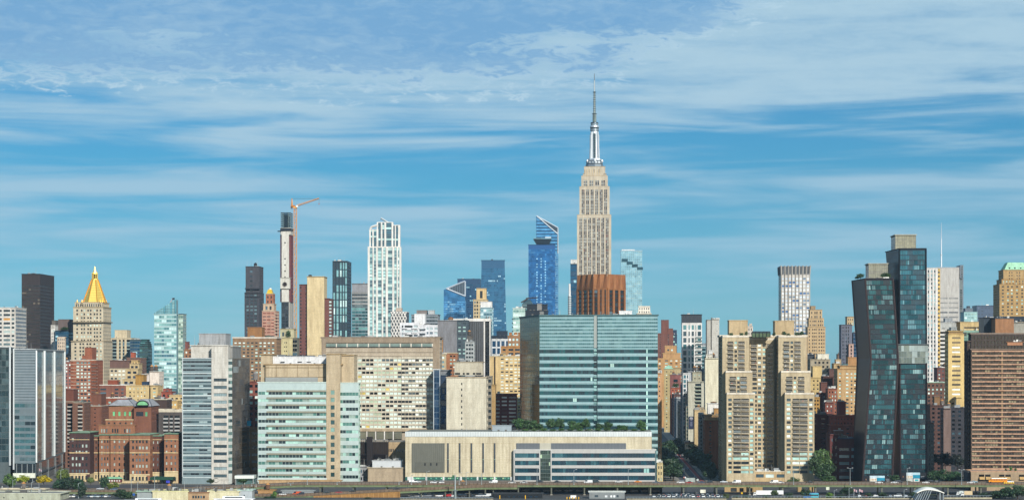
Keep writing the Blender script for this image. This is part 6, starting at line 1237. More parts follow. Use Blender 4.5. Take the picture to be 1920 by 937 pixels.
cluster = [
 ('beige office block with a white windowed penthouse beneath the beige skyscraper', 1520, 1556, 1980, 24, 674, '#a89c84', dict(cols=[(.2, .3), (.4, .5), (.6, .7), (.82, .92)], hf=.5, fh=4, pal='dark'), [(1533, 1554, 1984, 12, 664, 674, '#e3ddc9')]),
 ('dark grey side wall building with round vent below the silver tower', 1514, 1527, 2000, 20, 665, '#3f4348', None, []),
 ('beige blank-topped building with a jumble of roof equipment', 1564, 1577, 1950, 18, 682, '#c0a374', dict(nc=2, wf=.2, hf=.2), [(1567, 1577, 1954, 10, 674, 682, '#c4ad86')]),
 ('tiny dark brown pinnacled block against the open sky', 1571, 1579, 2450, 12, 664, '#7a6758', None, []),
 ('yellow-tan brick block with slotted bulkhead next to the silver tower foot', 1515, 1544, 1800, 22, 708, '#c8ae76', dict(nc=4, wf=.4, hf=.35, fh=3.6, pal='dark'), [(1524, 1541, 1804, 14, 687, 708, '#d4b980')]),
 ('dark plum brick tower with stepped parapet in the middle of the brick cluster', 1545, 1563, 1700, 20, 706, '#6d4238', dict(cols=[(.5, .62)], hf=.35, fh=3.4, pal='res'), [(1555, 1567, 1706, 10, 692, 706, '#6a453c')]),
 ('brown brick house with an arched gable and small white windows', 1536, 1563, 1640, 18, 737, '#7c4636', dict(cols=[(.3, .38), (.5, .58), (.66, .74)], hf=.4, fh=3.6, pal='resw'), [(1539, 1551, 1644, 10, 717, 737, '#6f4236')]),
 ('warm brick tenement with pale bands below the plum brick tower', 1553, 1569, 1620, 16, 729, '#9a5a42', dict(nc=3, wf=.4, hf=.45, fh=3.2, pal='resw'), []),
 ('mustard tenement with black fire escape beside the twin tower', 1515, 1536, 1600, 18, 745, '#b78e4c', dict(nc=4, wf=.55, hf=.5, fh=3.1, pal='dark'), [(1517, 1524, 1604, 8, 733, 745, '#a98a5a')]),
 ('reddish brick terrace house with a roof water box', 1548, 1562, 1560, 14, 755, '#84483a', dict(nc=2, wf=.3, hf=.4, fh=3.4, pal='resw'), []),
 ('long low dark red brick school-like building with a roof vent row', 1525, 1562, 1500, 18, 778, '#7f4030', dict(cols=[(.05, .15), (.4, .6)], hf=.2, fh=3.6, pal='dark'), []),
]
for lb, x0, x1, D_, dp, y1_, c_, fr, bk in cluster:
    simple('brick_building' if 'brick' in lb else 'building', lb, x0, x1, D_, dp, y1_, c_, fr, dict(st='side'), bulk=bk, cl=5, tank=[(x0+5, D_+5, y1_, y1_-6, 4.5)] if random.random() < .35 else [])
b = B('brick_apartment_building', 'tall tan brick apartment house with white window units left of the leaning tower'); D = 1650
b.rect(1571, 1611, D, 24, 692, front=dict(cols=[(.06, .14), (.38, .5), (.6, .68), (.76, .86)], hf=.4, fh=3.05, pal='resw', top=2), left=dict(st='side'), wall='#c4a272', roof='#b58c5a'); b.rect(1575, 1611, D+2, 18, 686, 692, wall='#c4a272', roof='#b58c5a'); b.bulk(1590, 1606, D+5, 14, 670, 687, '#b78a5a'); b.bulk(1577, 1590, D+5, 8, 683, 690, '#7fa3ae', k='glass'); b.clutter(5); b.done()
b = B('brick_apartment_building', 'stepped red-orange brick building with ledges in front of the tall tan house'); D = 1480
b.rect(1557, 1605, D, 22, 797, front=dict(cols=[(.3, .4), (.62, .72)], hf=.3, fh=3.3, pal='resw'), left=dict(st='side'), wall='#a35642', roof='#b96a50'); b.rect(1557, 1605, D+6, 18, 779, 797, front=dict(nc=8, wf=.3, hf=.4, fh=3, pal='dark'), wall='#ad5540', roof='#bb7058'); b.rect(1572, 1586, D+10, 12, 754, 779, front=None, wall='#96483c', roof='#a84a3d'); b.clutter(6); b.done()
b = B('brick_school_building', 'dark maroon brick building with wide window groups at the foot of the leaning tower'); D = 1425
b.rect(1557, 1571, D, 26, 815, front=dict(nc=2, wf=.3, hf=.4, fh=4.9, pal='dark'), wall='#66302c', roof='#7a4038'); b.rect(1571, 1604, D-1, 28, 822, front=dict(cols=[(.08, .64), (.76, .96)], hf=.42, fh=4.9, pal=PAL(('#7fa0a3', 'pane', 3), ('#31474f', 'pane', 2)), top=5, rec=.3), wall='#6b322e', roof='#46506a'); b.bulk(1565, 1582, D+8, 10, 808, 816, '#8c5540'); b.clutter(6); b.done()

# ================================================================== leaning copper and glass pair
D = 1385
b = B('glass_apartment_tower', 'shorter dark glass tower that kinks and leans toward its taller twin')
def quad(xa, xb, xc, dl): return [G2(xb, D), G2(xc, D-2), G2(xc-10, D+34), G2(xa-2, D+dl)]
cpd = dict(stick=.62, cols=[(i/17+.004, (i+1)/17-.004) for i in range(17)], hf=.84, fh=3.45, pal='copper', rec=.25, ext=False)
sdd = dict(cols=[(.02, .98)], hf=.93, fh=6.9, pal=PAL(('#2a2b35', 'metal', 1), ('#25262f', 'metal', 1)), rec=.12, ext=False)
cb, cm, ct = quad(1600, 1617, 1672, 40), quad(1610, 1633, 1684, 40), quad(1600, 1622, 1674, 40)
zk = gz(672, D)
b.poly(cb, 0, zk, '#2e2c33', {0: cpd, 3: sdd}, pt=cm, cap=0, wk='metal'); b.poly(cm, zk, gz(523, D), '#2e2c33', {0: cpd, 3: sdd}, pt=ct, roof='#33343a', wk='metal')
g = Geo()
for A, C, Bm in ((cb[0], cm[0], ct[0]), (cb[1], cm[1], ct[1]), (cb[3], cm[3], ct[3])):
    g.bar((*(A-SV*.3), 0), (*(C-SV*.3), zk), .45, mat('#5e4c48', 'metal')); g.bar((*(C-SV*.3), zk), (*(Bm-SV*.3), gz(523, D)), .45, mat('#5e4c48', 'metal'))
b.sub('copper_edge', g, 'wall')
b.rect(1629, 1666, D+12, 16, 495, 523, front=dict(nc=9, nf=9, wf=.9, hf=.88, rec=.12, top=.2, pal=PAL(('#a3a28e', 'wall', 1), ('#98978a', 'wall', 1))), left=dict(nc=4, nf=9, wf=.9, hf=.88, rec=.1, pal='black'), wall='#7d7c70', roof='#b8b6a6')
b.last = ([ct[0]+SV*1, ct[1]+SV*1, ct[1]+SV*8, ct[0]+SV*8], gz(523, D)); b.clutter(4, 1.5); b.done()
b = B('glass_apartment_tower', 'taller dark glass tower with stone penthouse and pale skybridge band')
tb, tt = [G2(1688, D), G2(1738, D-2), G2(1734, D+36), G2(1676, D+40)], [G2(1686, D), G2(1736, D-2), G2(1730, D+36), G2(1661, D+42)]
tm = [a_.lerp(c_, .6) for a_, c_ in zip(tb, tt)]; tm[3] = G2(1675, D+40)
cpt = dict(cpd, cols=[(i/16+.004, (i+1)/16-.004) for i in range(16)])
cpu = dict(cpt, pal=PAL(('#4a8394', 'glass', 4), ('#244a58', 'pane', 3), ('#5f929c', 'pane', 2), ('#326878', 'glass', 2.4)))
b.poly(tb, 0, gz(680, D), '#2e2c33', {0: cpt, 3: sdd}, pt=tm, cap=0, wk='metal'); b.poly(tm, gz(645, D), gz(467, D), '#2b3a45', {0: cpu, 3: sdd, 1: dict(sdd)}, pt=tt, roof='#2a3138', wk='metal')
b.rect(1685, 1740, D-2, 38, 646, 681, front=dict(nc=11, nf=3, wf=.94, hf=.94, rec=.1, top=.3, pal=PAL(('#7f8f90', 'glass', 3), ('#6a7b7e', 'glass', 3), ('#95a5a3', 'pane', 2))), wall='#7a8384', roof='#5e6668', wk='metal')
b.rect(1679, 1717, D+10, 20, 441, 468, front=dict(nc=9, nf=9, wf=.9, hf=.88, rec=.12, top=.2, pal=PAL(('#a8a58c', 'wall', 1), ('#9c9a86', 'wall', 1))), left=dict(nc=4, nf=9, wf=.9, hf=.88, rec=.1, pal='black'), wall='#7d7c70', roof='#b8b6a6')
g = Geo()
for A, C in ((tb[0], tm[0]), (tb[1], tm[1])): g.bar((*(A-SV*.3), 0), (*(C-SV*.3), gz(680, D)), .45, mat('#4b3c3c', 'metal'))
for A, C in ((tm[0], tt[0]), (tm[1], tt[1])): g.bar((*(A-SV*.3), gz(645, D)), (*(C-SV*.3), gz(467, D)), .4, mat('#2b2f36', 'metal'))
b.sub('copper_edge', g, 'wall'); b.done()
for k_, (x0, x1, y0_, y1_, lb) in enumerate(((1619, 1672, 891, 906, 'mounted poster wall with beach and pool pictures at the foot of the leaning tower'), (1689, 1737, 885, 902, 'poster wall with seaside pool pictures at the foot of the taller glass tower'))):
    g = Geo(); yy = D-8; p = lambda u: gx(x0+(x1-x0)*u, yy); zt, zb_ = gz(y0_, yy), max(.2, gz(y1_, yy)); h = zt-zb_
    g.box(p(0), p(1), yy, yy+.4, zb_, zt, mat('#1d2229')); pr_ = [(.22, .47, .35, 1, '#e9e0cc'), (.22, .47, .66, 1, '#cfe2ea'), (.47, .75, .72, 1, '#bfe3ee'), (.47, .75, .35, .74, '#1f93b3'), (.22, .47, .0, .33, '#c9cfc9'), (.5, .73, .0, .33, '#eef2ee'), (.55, .69, .06, .26, '#3fb7bd')]
    for i, (u0, u1, v0, v1, c_) in enumerate(pr_): g.box(p(u0), p(u1), yy-.02-.012*i, yy, zb_+h*v0, zb_+h*v1, mat(c_))
    for u in (.08, .3, .36, .42): g.box(p(u), p(u+.02), yy-.16, yy, zb_+h*.45, zb_+h*.62, mat('#b9896a'))
    for i in range(3): g.box(p(.78+i*.02), p(.92), yy-.05, yy, zb_+h*(.55-i*.12), zb_+h*(.6-i*.12), mat('#9aa0a6'))
    r = link('poster_wall', None, None, (p(.5), yy, 0)); tag(r, lb, 'billboard'); mk('panel', g, r, (p(.5), yy, 0)); g = Geo()
    for u in (.04, .5, .96): g.cyl(p(u), yy+.6, 0, zt-.3, .12, .12, mat('#55585a', 'metal'), 6)
    mk('posts', g, r, (p(.5), yy, 0))

# ================================================================== right edge
D = 1900
b = B('apartment_tower', 'white pinstriped apartment tower with yellow corner balconies right of the leaning pair')
b.rect(1737, 1757, D, 30, 503, front=dict(cols=[(.12, .26), (.42, .56), (.7, .84)], hf=.62, fh=3.9, vert=True, pal=PAL(('#37474f', 'pane', 3), ('#8fb0b5', 'pane', 2)), rec=.6, band='#c9c6c0'), wall='#ebe8e2', roof='#dedbd4'); b.rect(1757, 1762, D+2, 24, 505, front=dict(cols=[(.3, .95)], hf=.45, fh=3.9, pal='dark'), side=dict(cw=5, wf=.6, hf=.5, fh=3.9, pal='dark'), wall='#d9b86a'); b.done()
D = 3300
b = B('office_skyscraper', 'pale grey screened skyscraper with a very tall white mast')
b.rect(1757, 1798, D, 46, 502, front=dict(cols=[(.04, .48), (.53, .96)], hf=.3, fh=7.6, pal=PAL(('#8a8a88', 'pane', 3), ('#5b5d60', 'pane', 2), ('#c9c8c4', 'wall', 1.5)), rec=.4, top=46), wall='#c6c2ba', roof='#d8d6d2')
b.rect(1798, 1806, D+10, 40, 520, front=dict(st='vert', cw=5, pal='grey'), wall='#7d8790'); b.rect(1801, 1806, D+6, 40, 497, 521, front=dict(st='vert', cw=4, pal='grey'), wall='#8d97a0', cap=.2)
g = Geo(); x, y = gx(1767.5, D), D+10; g.cyl(x, y, gz(503, D), gz(478, D), 1.3, 1.1, mat('#e5e7e8', 'metal'), 10); g.cyl(x, y, gz(478, D), gz(476.5, D), 1.8, 1.8, mat('#c5c9cb', 'metal'), 10); g.cyl(x, y, gz(476.5, D), gz(447, D), .85, .7, mat('#e5e7e8', 'metal'), 10); g.cyl(x, y, gz(447, D), gz(416, D), .6, .2, mat('#e5e7e8', 'metal'), 8); b.sub('mast', g)
g = Geo(); 
for i in range(20): p = G2(1757, D).lerp(G2(1798, D), i/19)-SV*.4; g.bar((p.x, p.y, gz(502, D)), (p.x, p.y, gz(500, D)), .25, mat('#c9ced0', 'metal'))
b.sub('screen_top', g); b.done()
simple('office_building', 'small mint glass building with a rooftop lantern at the far right skyline', 1808, 1832, 3000, 30, 585, '#a8cfce', dict(cw=5, wf=.8, hf=.6, fh=5, pal='sky'), None, bulk=[(1810, 1824, 3004, 16, 578, 585, '#75808a'), (1814, 1819, 3006, 8, 574, 579, '#4a4f57')], cl=2)
simple('office_building', 'plain dark slate-blue block on the far right skyline', 1832, 1871, 3100, 40, 573, '#445468', dict(cw=5, wf=.6, hf=.4, fh=5, pal=PAL(('#3a4a5e', 'pane', 1), ('#4f6076', 'pane', 1))), None, cl=4, wk='metal')
b = B('art_deco_skyscraper', 'yellow-brown art deco skyscraper with a pale green copper mansard roof'); D = 2500
ap_ = dict(cols=[(.06, .12), (.22, .28), (.34, .4), (.50, .56), (.66, .72), (.8, .86)], hf=.45, fh=4.2, pal='res', rec=.5)
b.rect(1875, 1935, D, 40, 533, front=ap_, left=dict(st='side', pal='dark'), wall='#b8965f', roof='#a17b46'); b.rect(1879, 1932, D+4, 34, 524, 534, front=dict(cw=4, wf=.4, hf=.6, nf=2, pal='res', rec=.5), wall='#b8965f', roof='#a17b46'); b.rect(1882, 1930, D+7, 30, 507, 525, front=dict(cols=[(.2, .24), (.3, .34), (.5, .54), (.6, .64)], nf=3, hf=.4, pal='dark'), left=dict(st='side', pal='dark'), wall='#bc9c68', roof='#a17b46', cap=1)
g = Geo(); p, q = G2(1883, D+7), G2(1929, D+7); rr_ = [p, q, q+SV*28, p+SV*28]; cc = sum(rr_, Vector((0, 0)))/4; g.prism(rr_, [x_.lerp(cc, .36) for x_ in rr_], gz(506, D), gz(491, D), mat('#a9dcb8'))
for px in (1893, 1903, 1914): c0 = G2(px, D+8); g.box(c0.x-.7, c0.x+.7, c0.y-.4, c0.y+2, gz(503, D), gz(500.5, D), mat('#3c4a48'))
b.sub('mansard_roof', g); b.done()
b = B('office_building', 'horizontally banded light grey building below the pale screened skyscraper'); D = 2050
b.rect(1760, 1799, D, 26, 605, front=dict(st='ribbon', cw=6, wf=.97, hf=.42, fh=4.2, pal='grey', top=5), wall='#b9bab5', roof='#cfd0cc'); b.rect(1760, 1774, D-6, 10, 618, front=dict(nc=1, wf=.9, hf=.55, fh=4.2, pal='dark'), wall='#e6e3da'); b.bulk(1772, 1786, D+8, 10, 597, 605, '#9ba0a3'); b.bulk(1780, 1798, D-4, 8, 617, 624, '#c9cac6'); b.clutter(4); b.done()
b = B('apartment_building', 'cream block with one long slot opening and green glass storeys beneath'); D = 1900
b.rect(1801, 1844, D, 22, 604, front=dict(cols=[(.15, .88)], hf=.22, nf=1, bot=gz(620, D), top=2, pal='dark'), wall='#d3b881', roof='#c3aa78'); b.rect(1805, 1845, D-4, 6, 620, 640, front=dict(cw=4, wf=.9, hf=.8, fh=4, pal='mint'), wall='#8fae9c'); b.clutter(4); b.done()
b = B('apartment_tower', 'bright yellow apartment tower with white window ribbons and dark shaded flank'); D = 1620
b.rect(1779, 1806, D, 16, 627, front=dict(cols=[(.22, .8)], hf=.4, fh=3.75, pal=PAL(('#e2e4da', 'pane', 3), ('#6b5f4c', 'pane', 2), ('#2f2f30', 'pane', 1.5)), rec=.5), left=dict(st='side', pal='dark', wf=.5, fh=3.75), wall='#e0c484', roof='#c9aa6c'); b.rect(1806, 1818, D+2, 30, 640, front=dict(nc=2, wf=.5, hf=.5, fh=3.75, pal='dark'), wall='#d4b980'); b.rect(1779, 1806, D+3, 14, 621, 627, front=None, wall='#a5885a', roof='#c9aa6c'); b.bulk(1783, 1794, D+6, 8, 614, 621, '#9aa0a0'); b.clutter(4)
b.rect(1793, 1803, D-14, 10, 745, 770, wall='#dcc184'); b.done()
simple('office_building', 'black rooftop block beside a rust-orange cube at the right skyline', 1845, 1867, 1760, 24, 596, '#27323c', None, None, cl=3, wk='metal')
simple('brick_building', 'rust-orange blank brick cube on the rooftops at the right', 1867, 1900, 1740, 20, 597, '#a9714c', dict(cols=[(.3, .301), (.6, .601)], nf=1, hf=.9), None, roof='#4a4f55', cl=6)
simple('concrete_building', 'pale grey concrete box beyond the rust-orange cube at the right edge', 1898, 1935, 1800, 20, 605, '#a5a296', None, None, cl=5, bulk=[(1868, 1935, 1830, 16, 594, 602, '#2c3844')])
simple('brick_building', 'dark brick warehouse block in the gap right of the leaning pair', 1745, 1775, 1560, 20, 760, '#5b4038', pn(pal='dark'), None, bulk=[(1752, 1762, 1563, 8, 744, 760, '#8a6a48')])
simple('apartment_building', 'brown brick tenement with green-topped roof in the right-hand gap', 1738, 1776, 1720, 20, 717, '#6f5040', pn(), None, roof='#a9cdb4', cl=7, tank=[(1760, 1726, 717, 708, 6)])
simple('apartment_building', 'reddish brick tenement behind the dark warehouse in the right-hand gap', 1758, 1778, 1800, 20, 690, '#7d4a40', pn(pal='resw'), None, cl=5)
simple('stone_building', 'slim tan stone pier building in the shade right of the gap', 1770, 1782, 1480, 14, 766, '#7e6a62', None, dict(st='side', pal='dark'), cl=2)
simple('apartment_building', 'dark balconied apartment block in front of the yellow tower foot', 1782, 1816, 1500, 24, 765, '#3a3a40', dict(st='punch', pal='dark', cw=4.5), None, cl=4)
simple('townhouse', 'grey stone house corner beside the taller glass tower', 1740, 1750, 1430, 12, 793, '#8f8b84', dict(nc=2, wf=.3, hf=.4), None, roof='#a8705c', cl=2)

# brown waterside tower
D = 1335
b = B('apartment_tower', 'bulky brown brick waterside tower with continuous pinkish balcony bands')
x1_ = 1990
a, c_ = G2(1822, D), G2(x1_, D-4); pb = [a, c_, c_+SV*14, a+SV*14]
wb = PAL(('#17130f', 'pane', 4), ('#3a332b', 'pane', 4), ('#8a8064', 'pane', 1.6), ('#5e5546', 'pane', 2))
b.poly(pb, 0, gz(655, D), '#665445', {0: dict(cw=1.7, wf=.86, hf=.5, fh=2.92, pal=wb, rec=.5, top=1.2, bot=gz(886, D)), 3: dict(st='side', pal='dark', cw=3)}, roof='#7b6a5c')
g = Geo(); nfl = round((gz(655, D)-1.2-gz(886, D))/2.92); fh = (gz(655, D)-1.2-gz(886, D))/nfl
for i in range(nfl+1):
    z = gz(886, D)+i*fh-.35; p, q = a-SV*1.0, c_-SV*1.0; g.prism([p, q, q+SV*.4, p+SV*.4], [p, q, q+SV*.4, p+SV*.4], z, z+.8, mat('#c9a184'), None, True)
    for k_ in range(6): s_ = p.lerp(q, .1+k_*.15+.05*(i % 2)); s2 = s_+AV*3.2; g.prism([s_-SV*.6, s2-SV*.6, s2, s_], [s_-SV*.6, s2-SV*.6, s2, s_], z, z+.5, mat('#bd9276'), None, True)
b.sub('balcony_bands', g, 'wall')
g = Geo()
for u in (.33, .62, .86): p = a.lerp(c_, u)-SV*.7; q = p+AV*.9; g.prism([p, q, q+SV*.6, p+SV*.6], [p, q, q+SV*.6, p+SV*.6], gz(886, D), gz(660, D), mat('#a58a68'), None)
b.sub('brick_pier', g, 'wall')
b.rect(1814, 1824, D+4, 10, 640, front=dict(nc=1, wf=.7, hf=.5, fh=2.92, pal=wb), left=dict(st='side', pal='dark', cw=3), wall='#4a3a32', roof='#6b5a4e')
b.rect(1823, 1990, D+2, 11, 626, 655, front=dict(cw=2.2, wf=.6, hf=.7, nf=3, pal='black', rec=.6), left=dict(st='side', pal='dark'), wall='#4a3f38', roof='#8d7d70', cap=.8); b.rect(1889, 1917, D+1, 6, 641, 647, wall='#b98562', cap=.2)
b.clutter(14, 2.5); b.done()
b = B('parking_podium', 'tan concrete podium with chamfered window bays under the brown tower'); D = 1312
b.rect(1823, 1990, D, 20, 884, front=dict(cols=[(.075, .135), (.145, .205), (.30, .36), (.37, .43), (.52, .58), (.59, .65)], nf=1, hf=.2, sill=.9, top=.7, pal='black', rec=.7), left=None, wall='#b19a7c', roof='#c59c7c'); b.rect(1815, 1823, D+4, 16, 885, wall='#565459', roof='#7d7a78')
g = Geo()
for x0 in (1836, 1848, 1872, 1884, 1911): p, q = G2(x0, D)-SV*.7, G2(x0+10, D)-SV*.7; zt = gz(893, D); g.face([(*p, zt), (*q, zt), (*(q-SV*1.6), zt-1.7), (*(p-SV*1.6), zt-1.7)], mat('#c4a067')); g.face([(*(q-SV*1.6), zt-1.7), (*(p-SV*1.6), zt-1.7), (*p, zt-2.2), (*q, zt-2.2)], mat('#8f7448'))
b.sub('sloped_hood', g, 'wall')
g = Geo()
for x0, x1 in ((1836, 1850), (1884, 1893)): p, q = G2(x0, D)-SV*.6, G2(x1, D)-SV*.6; g.prism([p, q, q+SV*.3, p+SV*.3], [p, q, q+SV*.3, p+SV*.3], .2, gz(899, D), mat('#3c3a38', 'metal'))
b.sub('garage_door', g, 'wall'); b.done()

# ================================================================== viaduct, ramp and what stands along them
def vz(px): return 2.6 if px < 300 else (7.0 if px > 560 else 2.6+4.4*(px-300)/260)
VD = 1268
def deck(name, xs, zf, D0, wid, label, cat, fascia='#5e4434', girder='#73805c', piers=True):
    r = link(name, None, None, (gx(xs[len(xs)//2], D0), D0, 0)); tag(r, label, cat); off = tuple(r.location)
    g = Geo(); rl = Geo(); gd = Geo(); pr_ = []; 
    for i in range(len(xs)-1):
        A, C = Vector((gx(xs[i], D0(xs[i]) if callable(D0) else D0), D0)), Vector((gx(xs[i+1], D0), D0)); z0, z1 = zf(xs[i]), zf(xs[i+1])
        q = [(A.x, A.y), (C.x, C.y), (C.x, C.y+wid), (A.x, A.y+wid)]
        zz = [z0, z1, z1, z0]
        top = [(p[0], p[1], z) for p, z in zip(q, zz)]; bot = [(p[0], p[1], z-.7) for p, z in zip(q, zz)]
        g.face(top, mat('#7b7267', 'asphalt')); g.face(list(reversed(bot)), mat('#4a443e')); g.face([bot[0], bot[1], top[1], top[0]], mat(fascia)); g.face([bot[2], bot[3], top[3], top[2]], mat(fascia))
        for yo in (-.25, wid):
            t = [(A.x, A.y+yo, z0), (C.x, C.y+yo, z1)]; u = [(x, y, z+.55) for x, y, z in t]; v = [(x, y+.3, z) for x, y, z in u]
            rl.face([(t[0][0], t[0][1], z0-.6), (t[1][0], t[1][1], z1-.6), u[1], u[0]], mat('#7c6a58')); rl.face([u[0], u[1], v[1], v[0]], mat('#a5937d')); rl.face([v[0], v[1], (t[1][0], t[1][1]+.3, z1), (t[0][0], t[0][1]+.3, z0)], mat('#8b7965'))
        gd.face([(A.x, A.y-.1, z0-1.9), (C.x, C.y-.1, z1-1.9), (C.x, C.y-.1, z1-.72), (A.x, A.y-.1, z0-.72)], mat(girder)); gd.face([(A.x, A.y-.1, z0-1.9), (A.x, A.y+.5, z0-1.9), (C.x, C.y+.5, z1-1.9), (C.x, C.y-.1, z1-1.9)], mat('#4b5a3c')); gd.face([(A.x, A.y+.5, z0-1.9), (C.x, C.y+.5, z1-1.9), (C.x, C.y+.5, z1-.72), (A.x, A.y+.5, z0-.72)], mat(girder))
        n = max(1, int((C.x-A.x)/2.4))
        for k_ in range(n):
            t = k_/n; x = A.x+(C.x-A.x)*t; z = z0+(z1-z0)*t; rl.box(x, x+.22, A.y-.42, A.y-.25, z-.6, z+1.2, mat('#5b4a3c', 'metal'))
        rl.bar((A.x, A.y-.35, z0+1.15), (C.x, C.y-.35, z1+1.15), .06, mat('#6a5a4a', 'metal'))
    mk('deck', g, r, off); mk('railing', rl, r, off); mk('girder', gd, r, off)
    g = Geo()
    for lane in (.33, .66):
        for i in range(len(xs)-1):
            A, C = gx(xs[i], D0), gx(xs[i+1], D0); n = max(1, int((C-A)/9))
            for k_ in range(n): t = k_/n; x = A+(C-A)*t; z = zf(xs[i])+(zf(xs[i+1])-zf(xs[i]))*t+.02; dz_ = (zf(xs[i+1])-zf(xs[i]))/(C-A)*3; g.face([(x, D0+wid*lane, z), (x+3, D0+wid*lane, z+dz_), (x+3, D0+wid*lane+.2, z+dz_), (x, D0+wid*lane+.2, z)], mat('#d9d6cc', 'paint'))
    mk('lane_markings', g, r, off)
    return r, off
xs = [-60, 60, 180, 300, 380, 460, 560]+list(range(640, 2000, 90))
r, off = deck('highway_viaduct', xs, vz, VD, 17, 'elevated riverside highway on rusty railings and pale green steel girders', 'highway')
for px in list(range(600, 1960, 62)):
    for dy in (1.2, 15.5):
        g = Geo(); x = gx(px, VD); z = vz(px)-1.9; g.box(x-.4, x+.4, VD+dy-.4, VD+dy+.4, 0, z, mat('#6e6f62', 'metal')); g.box(x-.7, x+.7, VD+dy-.7, VD+dy+.7, 0, .5, mat('#a9a294')); mk('pier', g, r, off)
    g = Geo(); g.box(gx(px, VD)-.35, gx(px, VD)+.35, VD+.6, VD+16.4, vz(px)-2.5, vz(px)-1.9, mat('#5e6b4c')); mk('cross_beam', g, r, off)
# ramp that peels off towards the left and its rusty retaining wall
rz = lambda px: 1.2 if px < 560 else min(6.9, 1.2+(px-560)*.0165)
r2, off2 = deck('highway_ramp', [470, 560, 620, 690, 760, 830, 900, 970], rz, 1247, 8, 'sloping slip road with rusty railing descending to the left of the highway', 'road ramp', fascia='#8a5f3c')
g = Geo()
for i, (xa, xb) in enumerate(((588, 640), (640, 690), (690, 748))):
    A, C = gx(xa, 1246.2), gx(xb, 1246.2); g.face([(A, 1246.2, 0), (C, 1246.2, 0), (C, 1246.2, rz(xb)-.7), (A, 1246.2, rz(xa)-.7)], mat('#a8743f'))
    for k_ in range(6): x = A+(C-A)*k_/6; g.box(x, x+.25, 1246, 1246.2, 0, rz(xa)-.8, mat('#c9a06a'))
g.box(gx(748, 1246), gx(750, 1246), 1245.8, 1254, 0, rz(748)-.7, mat('#a8743f')); mk('retaining_wall', g, r2, off2)
for px in (790, 835, 880, 925): g = Geo(); x = gx(px, 1248); g.box(x-.35, x+.35, 1248.5, 1249.2, 0, rz(px)-1.9, mat('#6e6f62', 'metal')); mk('pier', g, r2, off2)

# ------------------------------------------------------------------ trees
def leafmesh(seed, n=1500, r=1.0, flat=.8, holes=.0, ls=.085):
    rr = random.Random(seed); g = Geo(); clumps = []
    for i in range(24):
        while True:
            p = Vector((rr.uniform(-1, 1), rr.uniform(-1, 1), rr.uniform(-1, 1)))
            if .25 < p.length < .82: break
        clumps.append((p, rr.uniform(.3, .5)))
    vs, fs = [], []
    for i in range(n):
        c, cr = rr.choice(clumps); d = Vector((rr.gauss(0, 1), rr.gauss(0, 1), rr.gauss(0, 1))).normalized(); p = c+d*cr*(rr.random()**.35)
        p.z *= flat
        nrm = (d+Vector((rr.gauss(0, .6), rr.gauss(0, .6), rr.gauss(0, .6)+.3))).normalized(); u = nrm.orthogonal().normalized(); v = nrm.cross(u); a = rr.uniform(.6, 1.3)*ls
        k_ = len(vs); vs += [p+u*a, p+v*a*.8, p-u*a, p-v*a*.7]; fs.append((k_, k_+1, k_+2, k_+3))
    return vs, fs
TV = {}
def treemeshes(var, leafhex, n):
    key = (var, leafhex)
    if key in TV: return TV[key]
    vs, fs = leafmesh(var*7+3, n, ls=.085 if n > 1000 else .12, flat=.85)
    me = bpy.data.meshes.new('crown'); me.from_pydata(vs, [], fs); me.materials.append(mat(leafhex, 'leaf'))
    g = Geo(); g.cyl(0, 0, -1.15, -.3, .07, .045, mat('#4a3a2c'), 7)
    rr = random.Random(var)
    for i in range(5): a = i*1.26+rr.random(); g.bar((0, 0, -.6), (.5*cos(a), .5*sin(a), .1+.3*rr.random()), .022, mat('#4a3a2c'))
    mt = bpy.data.meshes.new('trunk'); mt.from_pydata(g.v, [], g.f); mt.materials.append(g.mats[0])
    TV[key] = (me, mt); return TV[key]
def tree(px, D, ybase, ytop, wpx, label, leaf='#2f4a24', group=None, name='tree', n=1500, z0=None):
    z0 = gz(ybase, D) if z0 is None else z0; z1 = gz(ytop, D); h = z1-z0; wm_ = wpx*D/F/2*1.12
    me, mt = treemeshes(random.randrange(5), leaf, int(n*1.8))
    r = link(name, None, None, (gx(px, D), D, z0)); tag(r, label, 'tree', group); r.rotation_euler.z = random.uniform(0, 6.28)
    ch = h*.92; c = link('crown', me, r, (0, 0, h-ch/2)); c.scale = (wm_, wm_, ch/2/.98)
    t = link('trunk', mt, r, (0, 0, h-ch/2)); t.scale = (max(wm_, 2)*.8, max(wm_, 2)*.8, (h-ch/2)/1.15)
    return r
# roof garden of the podium
RT = gz(808.5, 1390)
for i, (px, yt, wd) in enumerate(((973, 779, 24), (988, 782, 22), (1000, 786, 18), (1012, 792, 16), (1033, 783, 18), (1049, 782, 18), (1073, 784, 18), (1085, 790, 14), (1098, 783, 18), (1123, 790, 16), (1138, 789, 20), (1166, 794, 20), (1202, 786, 17))):
    tree(px, 1398, 808.5, yt, wd, ['broad dense tree at the left end of the podium roof garden', 'leafy tree second from the left on the podium roof', 'dark green tree just right of the leftmost pair on the podium roof', 'low bushy shrub tree left of the two tall slim ones on the podium roof', 'rounded tree before the teal glass, left of the ragged one on the podium roof', 'ragged light tree with a split crown on the podium roof', 'upright tree by the middle of the podium roof', 'low tree squeezed between two upright ones on the podium roof', 'round tree just left of the service spine on the podium roof', 'left half of the wide double crown right of the service spine', 'right half of the wide double crown right of the service spine', 'low spreading tree right of the wide double crown on the podium roof', 'lone upright tree at the right end of the podium roof'][i], '#2f4f26', 'roof garden trees on the cream podium', z0=RT)
for i in range(14):
    px = 985+i*17; g = Geo(); x = gx(px, 1394)
    tree(px, 1394, 808.5, 803-random.random()*2, 14, 'low shrub planted along the edge of the podium roof garden', '#41602c', 'low shrubs along the podium roof edge', 'shrub', n=400, z0=RT)
